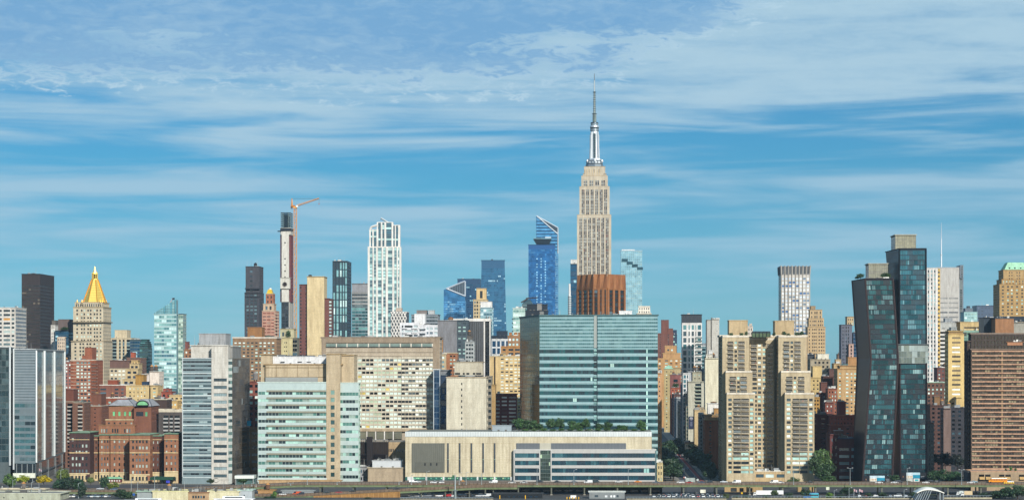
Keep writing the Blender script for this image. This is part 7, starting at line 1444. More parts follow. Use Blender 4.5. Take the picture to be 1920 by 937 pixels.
# foreground and street trees
tl = [
 (18, 1300, 915, 886, 22, '#3d5a24', 'small green tree before the dark glass tower at the left edge'), (43, 1310, 905, 889, 24, '#8a9a1e', 'small yellow-green tree beside the white canopy'), (82, 1310, 908, 890, 26, '#b8a812', 'bright yellow tree in front of the wide glass slab'),
 (118, 1330, 905, 876, 22, '#4a5a1e', 'olive-green tree between the glass slab and the brick hospital'), (112, 1285, 922, 896, 22, '#1f3c24', 'dark tree left in the clump before the brick hospital'), (128, 1280, 922, 892, 28, '#1c3822', 'largest dark tree of the clump before the brick hospital'), (145, 1282, 922, 890, 26, '#1c3a22', 'dark rounded tree right in the clump before the brick hospital'), (154, 1240, 934, 902, 18, '#17301f', 'tall dark tree standing before the parked cars at the left'),
 (170, 1330, 908, 893, 14, '#5a6e3c', 'slender pale tree against the hospital stone base'), (196, 1290, 917, 888, 18, '#26422a', 'conical dark tree in front of the hospital arcade'), (212, 1284, 918, 902, 20, '#55641f', 'olive bush below the conical dark tree'), (228, 1236, 938, 915, 26, '#22401f', 'dark bushy tree at the bottom left beside the pier roof'), (240, 1236, 938, 917, 18, '#2a4722', 'green bushy tree just left of the blue sign'),
 (395, 1340, 906, 902-6, 14, '#2c4420', 'small shrub tree at the foot of the concrete lab pier'), (455, 1330, 906, 896, 18, '#304a22', 'small tree by the glass entrance pavilion'), (514, 1245, 935, 919, 10, '#3d5a22', 'thin tree beside the highway light pole'), (505, 1240, 938, 928, 22, '#1f3a1c', 'dark bush below the highway near the white van'),
 (1541, 1400, 890, 838, 34, '#3a5426', 'large green tree right of the tan twin tower'), (1530, 1390, 892, 850, 26, '#2b4220', 'dark tree hugging the right wing of the twin tower'), (1536, 1420, 893, 842, 30, '#22381c', 'tall dark tree behind the one hugging the right wing'), (1551, 1412, 893, 862, 30, '#26401f', 'dark tree between the large tree and the maroon building'), (1545, 1384, 904, 868, 30, '#2a4620', 'full green tree just above the broad low one'), (1552, 1380, 905, 888, 36, '#335026', 'broad low tree below the large one right of the twin tower'),
 (1488, 1330, 909, 893, 22, '#3a5222', 'small tree in front of the twin tower right wing'), (1678, 1350, 906, 886, 22, '#23401f', 'tree between the leaning pair of glass towers'), (1700, 1340, 906, 900, 22, '#2a4a22', 'low bush below the taller tower poster wall'),
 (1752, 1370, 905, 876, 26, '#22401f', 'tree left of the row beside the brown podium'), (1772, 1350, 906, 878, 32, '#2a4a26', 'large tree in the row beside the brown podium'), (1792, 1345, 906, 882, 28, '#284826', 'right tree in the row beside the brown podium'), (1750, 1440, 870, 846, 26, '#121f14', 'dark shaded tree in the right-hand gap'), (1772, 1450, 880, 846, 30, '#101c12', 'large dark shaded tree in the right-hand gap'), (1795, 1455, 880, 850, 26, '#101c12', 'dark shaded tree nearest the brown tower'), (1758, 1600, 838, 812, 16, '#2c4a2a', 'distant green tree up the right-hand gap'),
 (1885, 1232, 938, 912, 34, '#22401f', 'large bushy tree at the bottom right corner'), (1908, 1228, 938, 908, 36, '#1f3b1c', 'tallest bushy tree at the bottom right corner'), (1868, 1236, 938, 918, 24, '#2a4722', 'low bushy tree left of the two at the bottom right corner'),
 (1361, 1240, 936, 922, 12, '#3c4a22', 'thin brownish tree under the highway by the twin tower'), (1480, 1236, 936, 920, 16, '#2f4426', 'shrubby tree before the highway piers at the tan wall'), (1452, 1240, 932, 917, 14, '#3a4c26', 'small tree beside the white truck under the highway'), (1510, 1240, 933, 914, 18, '#233c1f', 'dark tree under the highway right of the blue van'), (1554, 1236, 936, 921, 14, '#4a6a22', 'bright green shrub right of the tour buses'), (1588, 1260, 930, 912, 26, '#1c341c', 'dark tree under the viaduct near the flags'),
]
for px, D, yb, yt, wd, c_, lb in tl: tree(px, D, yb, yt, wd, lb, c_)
# palms on the podium terrace
for i, (px, lb) in enumerate(((1890, 'left tuft of agave-like palm on the brown tower terrace'), (1899, 'middle palm tuft on the brown tower terrace'), (1908, 'right palm tuft on the brown tower terrace'))):
    g = Geo(); x, y, z = gx(px, 1308), 1314, gz(884, 1312)+.6; h = 2.6+(i == 1)*1.6
    for k_ in range(26):
        a = random.uniform(0, 6.28); e = random.uniform(.25, 1.4); L_ = random.uniform(.7, 1)*h; u = Vector((cos(a)*cos(e), sin(a)*cos(e), sin(e))); s_ = Vector((-sin(a), cos(a), 0))*.28; o_ = Vector((x, y, z)); m_ = o_+u*L_*.55; t_ = o_+u*L_+Vector((0, 0, -.25*L_*cos(e)))
        g.face([o_-s_*.4, m_-s_, t_, m_+s_, o_+s_*.4], mat('#4a6a2a', 'leaf'))
    r = link('palm', None, None, (x, y, z)); tag(r, lb, 'plant'); mk('fronds', g, r, (x, y, z)); g = Geo(); g.cyl(x, y, z-.7, z+.2, .6, .5, mat('#9c6f50'), 8); mk('planter', g, r, (x, y, z))
# street trees in the canyon, leaf colour darkened for shade not cast there
k = 0
cy_t = [(-13, 20, 11), (-14, 45, 12), (-13, 70, 12), (-14, 100, 12), (-12, 135, 12), (-13, 175, 13), (-13, 220, 13), (-12, 275, 13), (-13, 340, 13), (14, 35, 8), (14, 62, 9), (15, 88, 9), (15, 120, 9), (14, 160, 12), (14, 200, 12), (15, 240, 13), (14, 290, 13), (-4, 330, 14), (6, 390, 14)]
nm_ = ['first', 'second', 'third', 'fourth', 'fifth', 'sixth', 'seventh', 'eighth', 'ninth']
o_ = Vector((gx(1300, 1394), 1394))
for u, v, h in cy_t:
    p = o_+AV*u+SV*v; D_ = p.y; px = 960+p.x*F/D_; side_ = 'left' if u < -8 else ('right' if u > 8 else 'far end'); 
    k += 1; idx = [c for c in cy_t if (c[0] < -8) == (u < -8) and (c[0] > 8) == (u > 8)].index((u, v, h))
    tree(px, D_, 900, HOR+(CH-h*1.25)*F/D_, h*1.25*F/D_, f'{nm_[idx]} street tree up the {side_} side of the side street' if side_ != 'far end' else ['dark tree at the far end of the side street, left one', 'dark tree at the far end of the side street, right one'][idx], '#1f3b20', z0=0)

# ------------------------------------------------------------------ vehicles
CARM = {}
def carmesh(kind, hexc):
    key = (kind, hexc)
    if key in CARM: return CARM[key]
    L_, W_, H_ = {'sedan': (4.7, 1.8, 1.45), 'suv': (4.8, 1.95, 1.8), 'van': (5.4, 2.0, 2.1), 'pickup': (5.5, 1.95, 1.8)}[kind]
    prof = {'sedan': [(-.5, .22), (-.5, .52), (-.46, .6), (-.22, .66), (-.12, .66), (.26, .66), (.40, .62), (.49, .5), (.5, .22)], 'suv': [(-.5, .2), (-.5, .55), (-.24, .6), (.49, .62), (.5, .2)], 'van': [(-.5, .2), (-.5, .5), (-.38, .55), (.5, .58), (.5, .2)], 'pickup': [(-.5, .2), (-.5, .56), (-.2, .6), (.5, .6), (.5, .2)]}[kind]
    cab = {'sedan': [(-.22, .64), (-.08, 1), (.2, 1), (.34, .64)], 'suv': [(-.27, .58), (-.13, 1), (.45, 1), (.49, .6)], 'van': [(-.4, .54), (-.3, 1), (.49, 1), (.49, .56)], 'pickup': [(-.2, .58), (-.08, 1), (.12, 1), (.15, .58)]}[kind]
    g = Geo(); m_ = mat(hexc, 'paint')
    def ext(pr_, w_, m2, taper=1.0, geo=None):
        geo = geo or g; a = [(x*L_, -w_/2, z*H_) for x, z in pr_]; c = [(x*L_, w_/2, z*H_) for x, z in pr_]
        if taper < 1: a = [(x, y*(taper if z > .9*H_ else 1), z) for x, y, z in a]; c = [(x, y*(taper if z > .9*H_ else 1), z) for x, y, z in c]
        geo.face(a, m2); geo.face(list(reversed(c)), m2)
        for i in range(len(a)): j = (i+1) % len(a); geo.face([a[i], a[j], c[j], c[i]], m2)
    ext(prof, W_, m_)
    for sx, c_ in ((-.5, '#e8e8dd'), (.5, '#8a1f1c')):
        for sy in (-.36, .36): g.box(sx*L_-.04, sx*L_+.04, sy*W_*1.1-.2, sy*W_*1.1+.2, .42*H_, .52*H_, mat(c_, 'paint'))
    w = Geo(); gl = mat('#1a242b', 'pane'); ext(cab, W_*.93, gl, .84, w)
    rf = Geo(); xs_ = sorted(x for x, z in cab if z == 1); rf.box(xs_[0]*L_, xs_[-1]*L_, -W_*.39, W_*.39, H_*.985, H_*1.02, m_)
    if kind == 'van': rf.box(-.1*L_, .49*L_, -W_*.475, W_*.475, H_*.55, H_*.98, m_)
    wh = Geo(); n = 10; a = [(.34*cos(2*pi*i/n), .34*sin(2*pi*i/n)) for i in range(n)]
    wh.face([(x, -.11, z) for x, z in a], mat('#1b1b1c', 'wall')); wh.face([(x, .11, z) for x, z in reversed(a)], mat('#1b1b1c', 'wall'))
    for i in range(n): j = (i+1) % n; wh.face([(a[i][0], -.11, a[i][1]), (a[j][0], -.11, a[j][1]), (a[j][0], .11, a[j][1]), (a[i][0], .11, a[i][1])], mat('#1b1b1c', 'wall'))
    wh.face([(x*.55, -.12, z*.55) for x, z in a], mat('#9a9c9e', 'metal'))
    out_ = []
    for nm, gg_ in (('body', g), ('cabin', w), ('roof', rf), ('wheel', wh)):
        me = bpy.data.meshes.new(nm); me.from_pydata(gg_.v, [], gg_.f)
        for q in gg_.mats: me.materials.append(q)
        me.polygons.foreach_set('material_index', gg_.m); out_.append(me)
    CARM[key] = (out_, L_, W_); return CARM[key]
def car(x, y, z, kind, hexc, label, rot=0.0, group=None):
    (bd, cbn, rf, wh), L_, W_ = carmesh(kind, hexc)
    r = link('pickup_truck' if kind == 'pickup' else ('van' if kind == 'van' else 'car'), None, None, (x, y, z)); tag(r, label, 'van' if kind == 'van' else 'car', group); r.rotation_euler.z = rot
    link('body', bd, r); link('cabin', cbn, r); link('roof', rf, r)
    for sx in (-.31, .31):
        for sy in (-1, 1): o = link('wheel', wh, r, (sx*L_, sy*(W_/2-.1), .34)); o.rotation_euler.z = 0 if sy < 0 else pi
    return r
# on the highway: px, lane offset, kind, colour, label
hv = [
 (775, 13, 'van', '#e8e8e6', 'white van leading on the highway before the grey louvre panel'), (783, 9, 'sedan', '#cdd3d6', 'silver sedan beside the white van before the louvre panel'), (815, 5, 'pickup', '#eceeef', 'left white truck of the pair before the grey louvre panel'), (826, 5, 'suv', '#f0f0ee', 'right white wagon of the pair before the grey louvre panel'),
 (925, 4, 'van', '#eef0ee', 'white van on the highway below the last slit window'), (960, 4, 'sedan', '#d5d8d6', 'silver sedan below the podium frame corner'), (982, 4, 'sedan', '#bfc4c4', 'light grey car with a white roof box below the left glass bays'), (1012, 12, 'suv', '#2a2c30', 'black wagon on the far lane below the stair bay'), (1045, 12, 'sedan', '#23262b', 'small black car right of the stair bay'), (1077, 10, 'sedan', '#6f7478', 'grey car with red tail lamps below the podium glass'),
 (1103, 4, 'van', '#e6e8e8', 'white van closely behind a dark van under the podium right end'), (1116, 9, 'van', '#2e3a40', 'dark van next to the white one under the podium right end'), (1160, 12, 'sedan', '#e2e2e0', 'half-hidden white car behind the railing posts'), (1196, 10, 'sedan', '#f09018', 'bright yellow-orange taxi before the podium'), (1230, 5, 'sedan', '#5b6874', 'blue-grey car passing the street corner glass'),
 (1276, 5, 'suv', '#f2f2f0', 'large white wagon above the side street mouth'), (1292, 5, 'sedan', '#b01e24', 'bright red car just right of the large white wagon'), (1315, 5, 'sedan', '#2d4668', 'dark blue sedan in front of the shaded flank'), (1329, 5, 'suv', '#1f2226', 'black wagon tailing the dark blue sedan'), (1357, 12, 'sedan', '#dfe6ea', 'pale car on the far lane at the twin tower corner'), (1381, 6, 'van', '#f4f4f2', 'white van in front of the twin tower left wing'),
 (1451, 6, 'van', '#f2f0ea', 'cream-white van at the twin tower middle'), (1463, 6, 'sedan', '#eeeeec', 'white sedan nose to tail with the cream van'), (1518, 6, 'sedan', '#2a2c30', 'black car with white roof at the twin tower right corner'), (1648, 6, 'sedan', '#f2f2f0', 'white sedan before the shorter leaning tower poster'), (1655, 11, 'sedan', '#1d1f22', 'black car beside the white sedan before the poster'), (1677, 6, 'sedan', '#eceeee', 'white car between the two poster walls'), (1686, 10, 'suv', '#3a3d42', 'dark grey wagon between the two poster walls'),
 (1736, 6, 'sedan', '#f4f4f4', 'white sedan below the taller tower right corner'), (1747, 10, 'suv', '#1c1d20', 'black wagon right of the taller tower corner'), (1756, 10, 'sedan', '#26282c', 'black sedan in front of the shaded trees'), (1820, 6, 'sedan', '#e6e8ea', 'white hatchback near the brown podium left end'), (1826, 10, 'sedan', '#7fa8b8', 'pale blue car near the brown podium left end'), (1893, 11, 'suv', '#e4e6e8', 'silver wagon following the yellow school bus'),
 (214, 5, 'suv', '#6d7f90', 'blue-grey wagon on the road before the brick hospital'), (188, 9, 'sedan', '#c9cdd0', 'silver car on the road left of the blue-grey wagon'), (14, 10, 'sedan', '#cfd6da', 'silver car on the road at the left edge'), (48, 12, 'van', '#e9e6de', 'white van on the road before the yellow-green tree')]
for px, ln, kd, c_, lb in hv:
    D_ = VD+(7 if ln < 9 else 13); car(gx(px, D_), D_, vz(px)+.02, kd, c_, lb, 0 if ln < 9 else pi)
for px, kd, c_, lb in ((744, 'sedan', '#2b3238', 'dark sedan at the top of the slip road'), (564, 'suv', '#26364a', 'dark blue wagon on the slip road below the mint glass lab'), (612, 'sedan', '#2a3a3c', 'dark green sedan on the slip road'), (635, 'sedan', '#a82a36', 'crimson sedan on the slip road below the tan pier'), (661, 'sedan', '#22252a', 'black sedan on the slip road right of the crimson one'), (530, 'sedan', '#eef0ee', 'white sedan at the foot of the slip road'), (556, 'van', '#c9542a', 'orange delivery van behind the dark blue wagon')):
    car(gx(px, 1250), 1250+(3 if kd == 'van' else 0), rz(px)+.02, kd, c_, lb, 0)
# car park and street mouth
pc = ['#e8e8e6', '#1d1f22', '#c8ccd0', '#3c4046', '#f2f2f0', '#22303c', '#8f959a', '#a8242a', '#2a2c30', '#d8dcdc']
rowname = ['front row', 'second row', 'third row']
for rI, (y, x0, x1, st_) in enumerate(((1246, 1226, 1366, 9.2), (1255, 1236, 1352, 9.2), (1263, 1250, 1345, 9.6))):
    px = x0; i = 0
    while px < x1:
        c_ = pc[(i*3+rI*4) % 10]; i += 1
        cn = {'#e8e8e6': 'white', '#f2f2f0': 'bright white', '#1d1f22': 'black', '#c8ccd0': 'silver', '#3c4046': 'dark grey', '#22303c': 'navy', '#8f959a': 'grey', '#a8242a': 'red', '#2a2c30': 'charcoal', '#d8dcdc': 'pale silver'}[c_]
        car(gx(px, y), y, .02, random.choice(['sedan', 'suv', 'sedan']), c_, f'{cn} parked car, number {i} from the left, {rowname[rI]}, riverside car park', pi/2+random.uniform(-.06, .06), 'cars in the riverside car park'); px += st_
for i, px in enumerate((118, 124, 131, 139, 167, 173, 179, 185, 192, 199, 206)):
    c_ = ['#e8e8e6', '#9fb3bd', '#e6e2da', '#f0efec', '#5b6b7a', '#e8eaea', '#8a9aa2', '#c9d2d6', '#46566a', '#e8e8e6', '#6a7078'][i]
    car(gx(px, 1248), 1248, .02, 'sedan' if i % 3 else 'suv', c_, f'parked car, number {i+1} from the left in the row before the brick hospital', pi/2, 'parked cars below the road at the left')
WD = ['leftmost', 'second', 'third', 'fourth', 'fifth', 'sixth', 'seventh', 'eighth', 'ninth', 'tenth', 'eleventh', 'rightmost']
for i in range(12):
    px = 772+i*12.5+(i % 3)*2; c_ = pc[(i*7+2) % 10]; car(gx(px, 1252), 1252, .02, ['sedan', 'suv', 'van'][i % 3], c_, f'{WD[i]} vehicle parked in the shade under the highway below the podium', 0, 'vehicles parked under the highway below the podium')
for i in range(9):
    px = 1596+i*14.5; c_ = pc[(i*3+1) % 10]; car(gx(px, 1254), 1254, .02, ['suv', 'sedan'][i % 2], c_, f'{WD[i] if i < 8 else "rightmost"} car parked under the highway left of the ferry canopy', pi/2 if i % 3 else 0, 'cars parked under the highway near the ferry canopy')
for i, (px, D_, yt, wd) in enumerate(((1380, 1236, 926, 12), (1398, 1236, 925, 14), (1436, 1238, 925, 14), (1575, 1238, 925, 14), (1630, 1240, 922, 16), (1655, 1240, 921, 18), (1712, 1246, 921, 14), (1845, 1242, 920, 20), (690, 1236, 931, 14), (272, 1256, 916, 18), (330, 1262, 910, 16))):
    tree(px, D_, 937, yt, wd, ['small bush before the tan wall, left one', 'small bush before the tan wall, right one', 'bush in front of the long white lorry', 'bush left of the two flags', 'dark bush right of the flags', 'taller dark bush right of the flags', 'bush hugging the left strut of the ferry canopy', 'bush between the ferry canopy and the corner trees', 'weedy bush at the rusty retaining wall', 'bush above the grey marina shed', 'bush by the green hospital canopy'][i], '#26401f', n=800, name='bush', z0=0)
sv_ = [(-3, -18, 'sedan', '#e8eaea', 'white sedan waiting at the side street mouth'), (3, -12, 'suv', '#e4e6e6', 'white wagon turning out of the side street'), (-4, 20, 'sedan', '#22252a', 'black car driving up the side street near its mouth'), (4, 60, 'sedan', '#3a4450', 'slate car higher up the side street'), (-4, 110, 'suv', '#2a2e33', 'dark wagon halfway up the side street'), (4, 170, 'sedan', '#7a2a2a', 'maroon car far up the side street'), (-3.5, 60, 'sedan', '#c9542a', 'orange-red car beside the slate one up the side street')]
for u, v, kd, c_, lb in sv_: p = o_+AV*u+SV*v; car(p.x, p.y, .02, kd, c_, lb, pi/2-TH)
# box truck in the street, white trucks below the viaduct
def truck(x, y, z, L_, H_, hexc, label, rot=0, cab='#e4e4e0', name='box_truck', stripe=None):
    r = link(name, None, None, (x, y, z)); tag(r, label, 'truck'); r.rotation_euler.z = rot
    g = Geo(); g.box(-L_/2+1.9, L_/2, -1.2, 1.2, .9, H_, mat(hexc, 'paint')); g.box(-L_/2+1.9, L_/2, -1.22, 1.22, .85, 1.05, mat('#55585a', 'metal'))
    if stripe: g.box(-L_/2+3, L_/2-.6, -1.23, -1.2, H_*.45, H_*.65, mat(stripe, 'paint'))
    mk('cargo_box', g, r); g = Geo(); g.prism([(-L_/2, -1.1), (-L_/2+1.8, -1.1), (-L_/2+1.8, 1.1), (-L_/2, 1.1)], [(-L_/2+.5, -1.05), (-L_/2+1.8, -1.05), (-L_/2+1.8, 1.05), (-L_/2+.5, 1.05)], .6, 2.5, mat(cab, 'paint'), None, True); mk('cab', g, r)
    g = Geo(); g.box(-L_/2+.15, -L_/2+.7, -1.0, 1.0, 1.5, 2.2, mat('#1a242b', 'pane')); g.box(-L_/2+.7, -L_/2+1.5, -1.13, 1.13, 1.5, 2.2, mat('#1a242b', 'pane')); mk('window', g, r)
    for sx in (-L_/2+1, L_/2-1.6):
        for sy in (-1.05, 1.05): g = Geo(); n = 10; a = [(.48*cos(2*pi*i/n), .48*sin(2*pi*i/n)+.48) for i in range(n)]; g.face([(sx+p, sy-.13, q) for p, q in a], mat('#1b1b1c')); g.face([(sx+p, sy+.13, q) for p, q in reversed(a)], mat('#1b1b1c')); [g.face([(sx+a[i][0], sy-.13, a[i][1]), (sx+a[(i+1) % n][0], sy-.13, a[(i+1) % n][1]), (sx+a[(i+1) % n][0], sy+.13, a[(i+1) % n][1]), (sx+a[i][0], sy+.13, a[i][1])], mat('#1b1b1c')) for i in range(n)]; mk('wheel', g, r)
    return r
p = o_+AV*(-5)+SV*125; truck(p.x, p.y, .02, 9, 3.6, '#efeeea', 'white box truck crossing among the side street trees', 0, stripe='#e08a3a')
truck(gx(1430, 1258), 1258, .02, 12, 3.6, '#f0f0ee', 'long white lorry parked under the highway by the tan wall')
truck(gx(1455, 1262), 1262, .02, 9, 3.4, '#e6e8e8', 'shorter white lorry nose to the long one under the highway')
truck(gx(1812, 1256), 1256, .02, 7, 3.4, '#cdb68e', 'tan box truck under the highway near the ferry canopy')
truck(gx(1803, 1262), 1262, .02, 7, 3.1, '#c9d2cc', 'pale grey-green box truck behind the tan one')
for px, lb, c1, c2 in ((1513, 'blue open-top tour bus parked by the water, leftmost of the pair', '#2a6aa8', '#48b8c8'), (1527, 'turquoise tour bus parked by the water, right of the blue one', '#3aa8b8', '#5a86b8')):
    r = link('tour_bus', None, None, (gx(px, 1240), 1240, 0)); tag(r, lb, 'bus'); g = Geo(); g.box(-2.4, 2.4, -1.2, 1.2, .4, 3.0, mat(c1, 'paint')); mk('body', g, r); g = Geo(); g.box(-2.42, 2.2, -1.22, 1.22, 1.5, 2.3, mat('#1a242b', 'pane')); mk('window', g, r); g = Geo(); g.box(-2.35, 2.35, -1.15, 1.15, 3.0, 3.3, mat(c2, 'paint')); mk('roof', g, r); g = Geo()
    for sx in (-1.5, 1.5): g.cyl(sx, -1.2, .0, .5, .4, .4, mat('#1b1b1c'), 8)
    mk('wheels', g, r)
# school bus
px = 1870; D_ = VD+11.5; r = link('school_bus', None, None, (gx(px, D_), D_, vz(px))); tag(r, 'yellow school bus with a white roof before the brown podium', 'bus')
YE = mat('#f0940c', 'paint'); g = Geo(); g.box(-4.0, 6.0, -1.25, 1.25, .55, 2.75, YE); g.box(-5.6, -4.0, -1.0, 1.0, .55, 1.75, YE); g.box(-5.7, -5.6, -1.0, 1.0, .5, .75, mat('#1b1b1c')); g.box(-4, 6, -1.27, 1.27, 1.35, 1.45, mat('#1b1b1c')); mk('body', g, r)
g = Geo(); g.prism([(-4, -1.25), (6, -1.25), (6, 1.25), (-4, 1.25)], [(-3.8, -.9), (5.8, -.9), (5.8, .9), (-3.8, .9)], 2.75, 3.15, mat('#f2f0ea', 'paint'), None, True); mk('roof', g, r)
for i in range(9): g = Geo(); g.box(-3.4+i*1.03, -2.6+i*1.03, -1.28, -1.25, 1.75, 2.4, mat('#2a3238', 'pane')); mk('window', g, r)
for sx in (-4.6, 3.6):
    for sy in (-1.12, 1.12): g = Geo(); n = 12; a = [(sx+.5*cos(2*pi*i/n), .5*sin(2*pi*i/n)+.5) for i in range(n)]; g.face([(p_, sy-.16, q) for p_, q in a], mat('#1b1b1c')); g.face([(p_, sy+.16, q) for p_, q in a], mat('#1b1b1c')); [g.face([(a[i][0], sy-.16, a[i][1]), (a[(i+1) % n][0], sy-.16, a[(i+1) % n][1]), (a[(i+1) % n][0], sy+.16, a[(i+1) % n][1]), (a[i][0], sy+.16, a[i][1])], mat('#1b1b1c')) for i in range(n)]; mk('wheel', g, r)
g = Geo(); x0 = gx(1882, VD-.6)
for i in range(6): g.box(x0+i*1.15, x0+i*1.15+.75, VD-.75, VD-.3, vz(1890)+.4, vz(1890)+1.2, mat('#f2c21a', 'paint'))
g.bar((x0-.3, VD-.5, vz(1890)+.8), (x0+7, VD-.5, vz(1890)+.8), .1, mat('#8a8a84', 'metal')); tag(mk('crash_barrel_row', g, None, (x0, VD, 0)), 'row of yellow crash cushions on the highway rail below the school bus', 'crash barrier')

# ------------------------------------------------------------------ lamps, signs, flags
def lamp(px, D, z0, ytop, label, arm=1.6, double=False, h=None):
    x = gx(px, D); z1 = gz(ytop, D); r = link('street_lamp', None, None, (x, D, z0)); tag(r, label, 'street lamp', 'street lamps along the riverside highway'); pm = mat('#a9b2b2', 'metal')
    g = Geo(); g.cyl(0, 0, 0, z1-z0, .2, .12, pm, 8); g.cyl(0, 0, 0, .5, .35, .3, pm, 8); mk('pole', g, r)
    for s_ in ((1, -1) if double else (1,)):
        g = Geo(); g.bar((0, 0, z1-z0-.3), (s_*arm, 0, z1-z0+.25), .08, pm); mk('arm', g, r); g = Geo(); g.box(s_*arm-.35, s_*arm+.35, -.18, .18, z1-z0+.12, z1-z0+.32, mat('#d5d8d6', 'metal')); mk('lamp_head', g, r)
for px, D, z0, yt, lb, db in (
 (24, 1262, 2.6, 899, 'slim lamp post in front of the leftmost dark glass tower', 0), (59, 1240, 0, 903, 'lamp post left of the bright yellow tree', 0), (114, 1300, 0, 880, 'tall lamp post with a long arm beside the brick hospital left end', 0), (147, 1240, 0, 905, 'lamp post between the dark trees at the left car park', 0), (246, 1240, 0, 898, 'pale lamp post left of the blue sign', 0), (258, 1240, 0, 903, 'lamp post at the left end of the white pier roof', 0), (290, 1262, 2.6, 892, 'lamp post in front of the green canopy', 0), (472, 1262, 6, 905, 'lamp post right of the pier rooftops', 0), (480, 1262, 5.5, 897, 'thin lamp post left of the mint glass lab', 0), (545, 1262, 6.5, 905, 'lamp post on the highway under the mint glass lab', 1), (576, 1262, 7, 885, 'lamp post before the mint glass lab bands', 0), (632, 1262, 7, 903, 'lamp post at the tan pier of the lab', 0), (748, 1262, 7, 902, 'lamp post in front of the beige block', 0), (771, 1262, 7, 890, 'white lamp post at the podium left end', 0), (800, 1262, 7, 883, 'curved-arm lamp post before the grey louvre panel', 0), (861, 1262, 7, 886, 'lamp post before the podium second slit window', 0), (874, 1262, 7, 885, 'lamp post with a bent arm before the podium third slit', 0), (903, 1262, 7, 887, 'lamp post before the podium fourth slit', 0), (1007, 1262, 7, 878, 'lamp post left of the podium stair bay', 0), (1076, 1262, 7, 880, 'curved-arm lamp post before the podium right wing', 0), (1178, 1262, 7, 879, 'tall lamp post before the podium right wing', 0), (1488, 1262, 7, 880, 'lamp post before the twin tower right wing', 0), (1594, 1262, 7, 877, 'twin-armed lamp post before the maroon brick building', 1), (1701, 1262, 7, 877, 'lamp post at the taller tower poster wall', 0), (1803, 1262, 7, 880, 'twin-armed lamp post before the trees at the brown podium', 1), (1564, 1238, 0, 918, 'lamp post below the highway left of the flags', 0), (1592, 1236, 0, 914, 'grey post beside the flags below the highway', 0), (1695, 1236, 0, 917, 'lamp post left of the white ferry canopy', 0)):
    lamp(px, D, z0, yt, lb, 1.5, db)
def flag(px, D, ytop, label, c):
    x = gx(px, D); z1 = gz(ytop, D); r = link('flagpole', None, None, (x, D, 0)); tag(r, label, 'flag'); g = Geo(); g.cyl(0, 0, 0, z1, .1, .06, mat('#d9dcdc', 'metal'), 6); mk('pole', g, r); g = Geo()
    for i in range(6):
        x0, x1 = .1+i*.35, .1+(i+1)*.35; f_ = lambda t: .2*sin(t*2.4); g.face([(x0, f_(x0), z1-1.6-x0*.4), (x1, f_(x1), z1-1.6-x1*.4), (x1, f_(x1), z1-.2-x1*.4), (x0, f_(x0), z1-.2-x0*.4)], mat(c[i % len(c)]))
    mk('flag', g, r)
flag(73, 1330, 877, 'red and white striped flag before the wide glass slab', ['#b03a48', '#e4e0da', '#2f3a6a'])
flag(1601, 1236, 915, 'left of two flags under the highway near the ferry canopy', ['#c95a5a', '#e4e0da', '#3a4a7a']); flag(1611, 1236, 915, 'right of two flags under the highway near the ferry canopy', ['#d9a0b0', '#e4e0da', '#c96a7a'])
def sign(px, D, z0, z1, wd, hh, c, label, nposts=1):
    x = gx(px, D); r = link('road_sign', None, None, (x, D, z0)); tag(r, label, 'sign'); g = Geo()
    for i in range(nposts): s_ = 0 if nposts == 1 else (-wd*.4+i*wd*.8/(nposts-1)); g.cyl(s_, .12, 0, z1-z0, .08, .08, mat('#8a9090', 'metal'), 6)
    mk('post', g, r); g = Geo(); g.box(-wd/2, wd/2, -.06, .04, z1-z0-hh, z1-z0, mat(c)); mk('sign_panel', g, r)
sign(1294.5, 1285, 0, gz(895, 1285), 6, 4.4, '#a9b3ad', 'back of a large grey overhead sign behind the red car', 2)
sign(1308, 1285, 0, gz(897, 1285), 1.3, 1.2, '#c9cfcb', 'small square grey sign right of the large sign back'); sign(1285, 1284, 0, gz(893, 1284), .9, .9, '#e9ebe9', 'small white sign topping the large grey sign back')
sign(1318, 1262, 0, gz(917, 1262), 3.4, 2.1, '#e4e2cf', 'white and blue framed panel under the highway by the car park'); sign(1391, 1236, 0, gz(922, 1236), 1, 1, '#f2c412', 'round-cornered yellow sign on a post under the tan wall')
sign(1552, 1240, 0, gz(912, 1240), 2, 1.8, '#dfe6cf', 'pale square sign hanging near the tour buses'); sign(251, 1236, 0, gz(924, 1236), 1.5, 1.4, '#2f62b0', 'round blue sign at the pier roof corner'); sign(204, 1384, gz(903, 1384), gz(900, 1384), .8, .8, '#3aa8e0', 'light blue sign by the hospital arcade')
sign(315, 1384, 3, gz(900, 1384), 2.6, 1.6, '#3f49c8', 'violet-blue sign on the green hospital canopy'); sign(467, 1422, 0, gz(788, 1422), 3, 3.6, '#1fa8dc', 'cyan banner on the brown brick building between the labs')
g = Geo(); x = gx(853.5, 1236); g.cyl(x, 1236, 0, gz(918, 1236), .9, .7, mat('#8f9a98', 'metal'), 8); g.cyl(x, 1236, 0, gz(890, 1236), .42, .32, mat('#c3cdcd', 'metal'), 10); g.box(x-1.6, x+1.6, 1235.2, 1236.8, gz(919.5, 1236), gz(918, 1236), mat('#6d7a78', 'metal'))
r = link('gantry_sign', None, None, (x, 1236, 0)); tag(r, 'thick grey gantry post with a green sign seen edge-on before the podium slits', 'sign'); mk('post', g, r, (x, 1236, 0)); g = Geo(); g.prism([(x-1.8, 1235), (x-.5, 1236.5), (x-.5, 1236.7), (x-1.8, 1235.2)], [(x-1.8, 1235), (x-.5, 1236.5), (x-.5, 1236.7), (x-1.8, 1235.2)], gz(896, 1236), gz(890, 1236), mat('#2f6a4a'), None, True); mk('sign_panel', g, r, (x, 1236, 0))

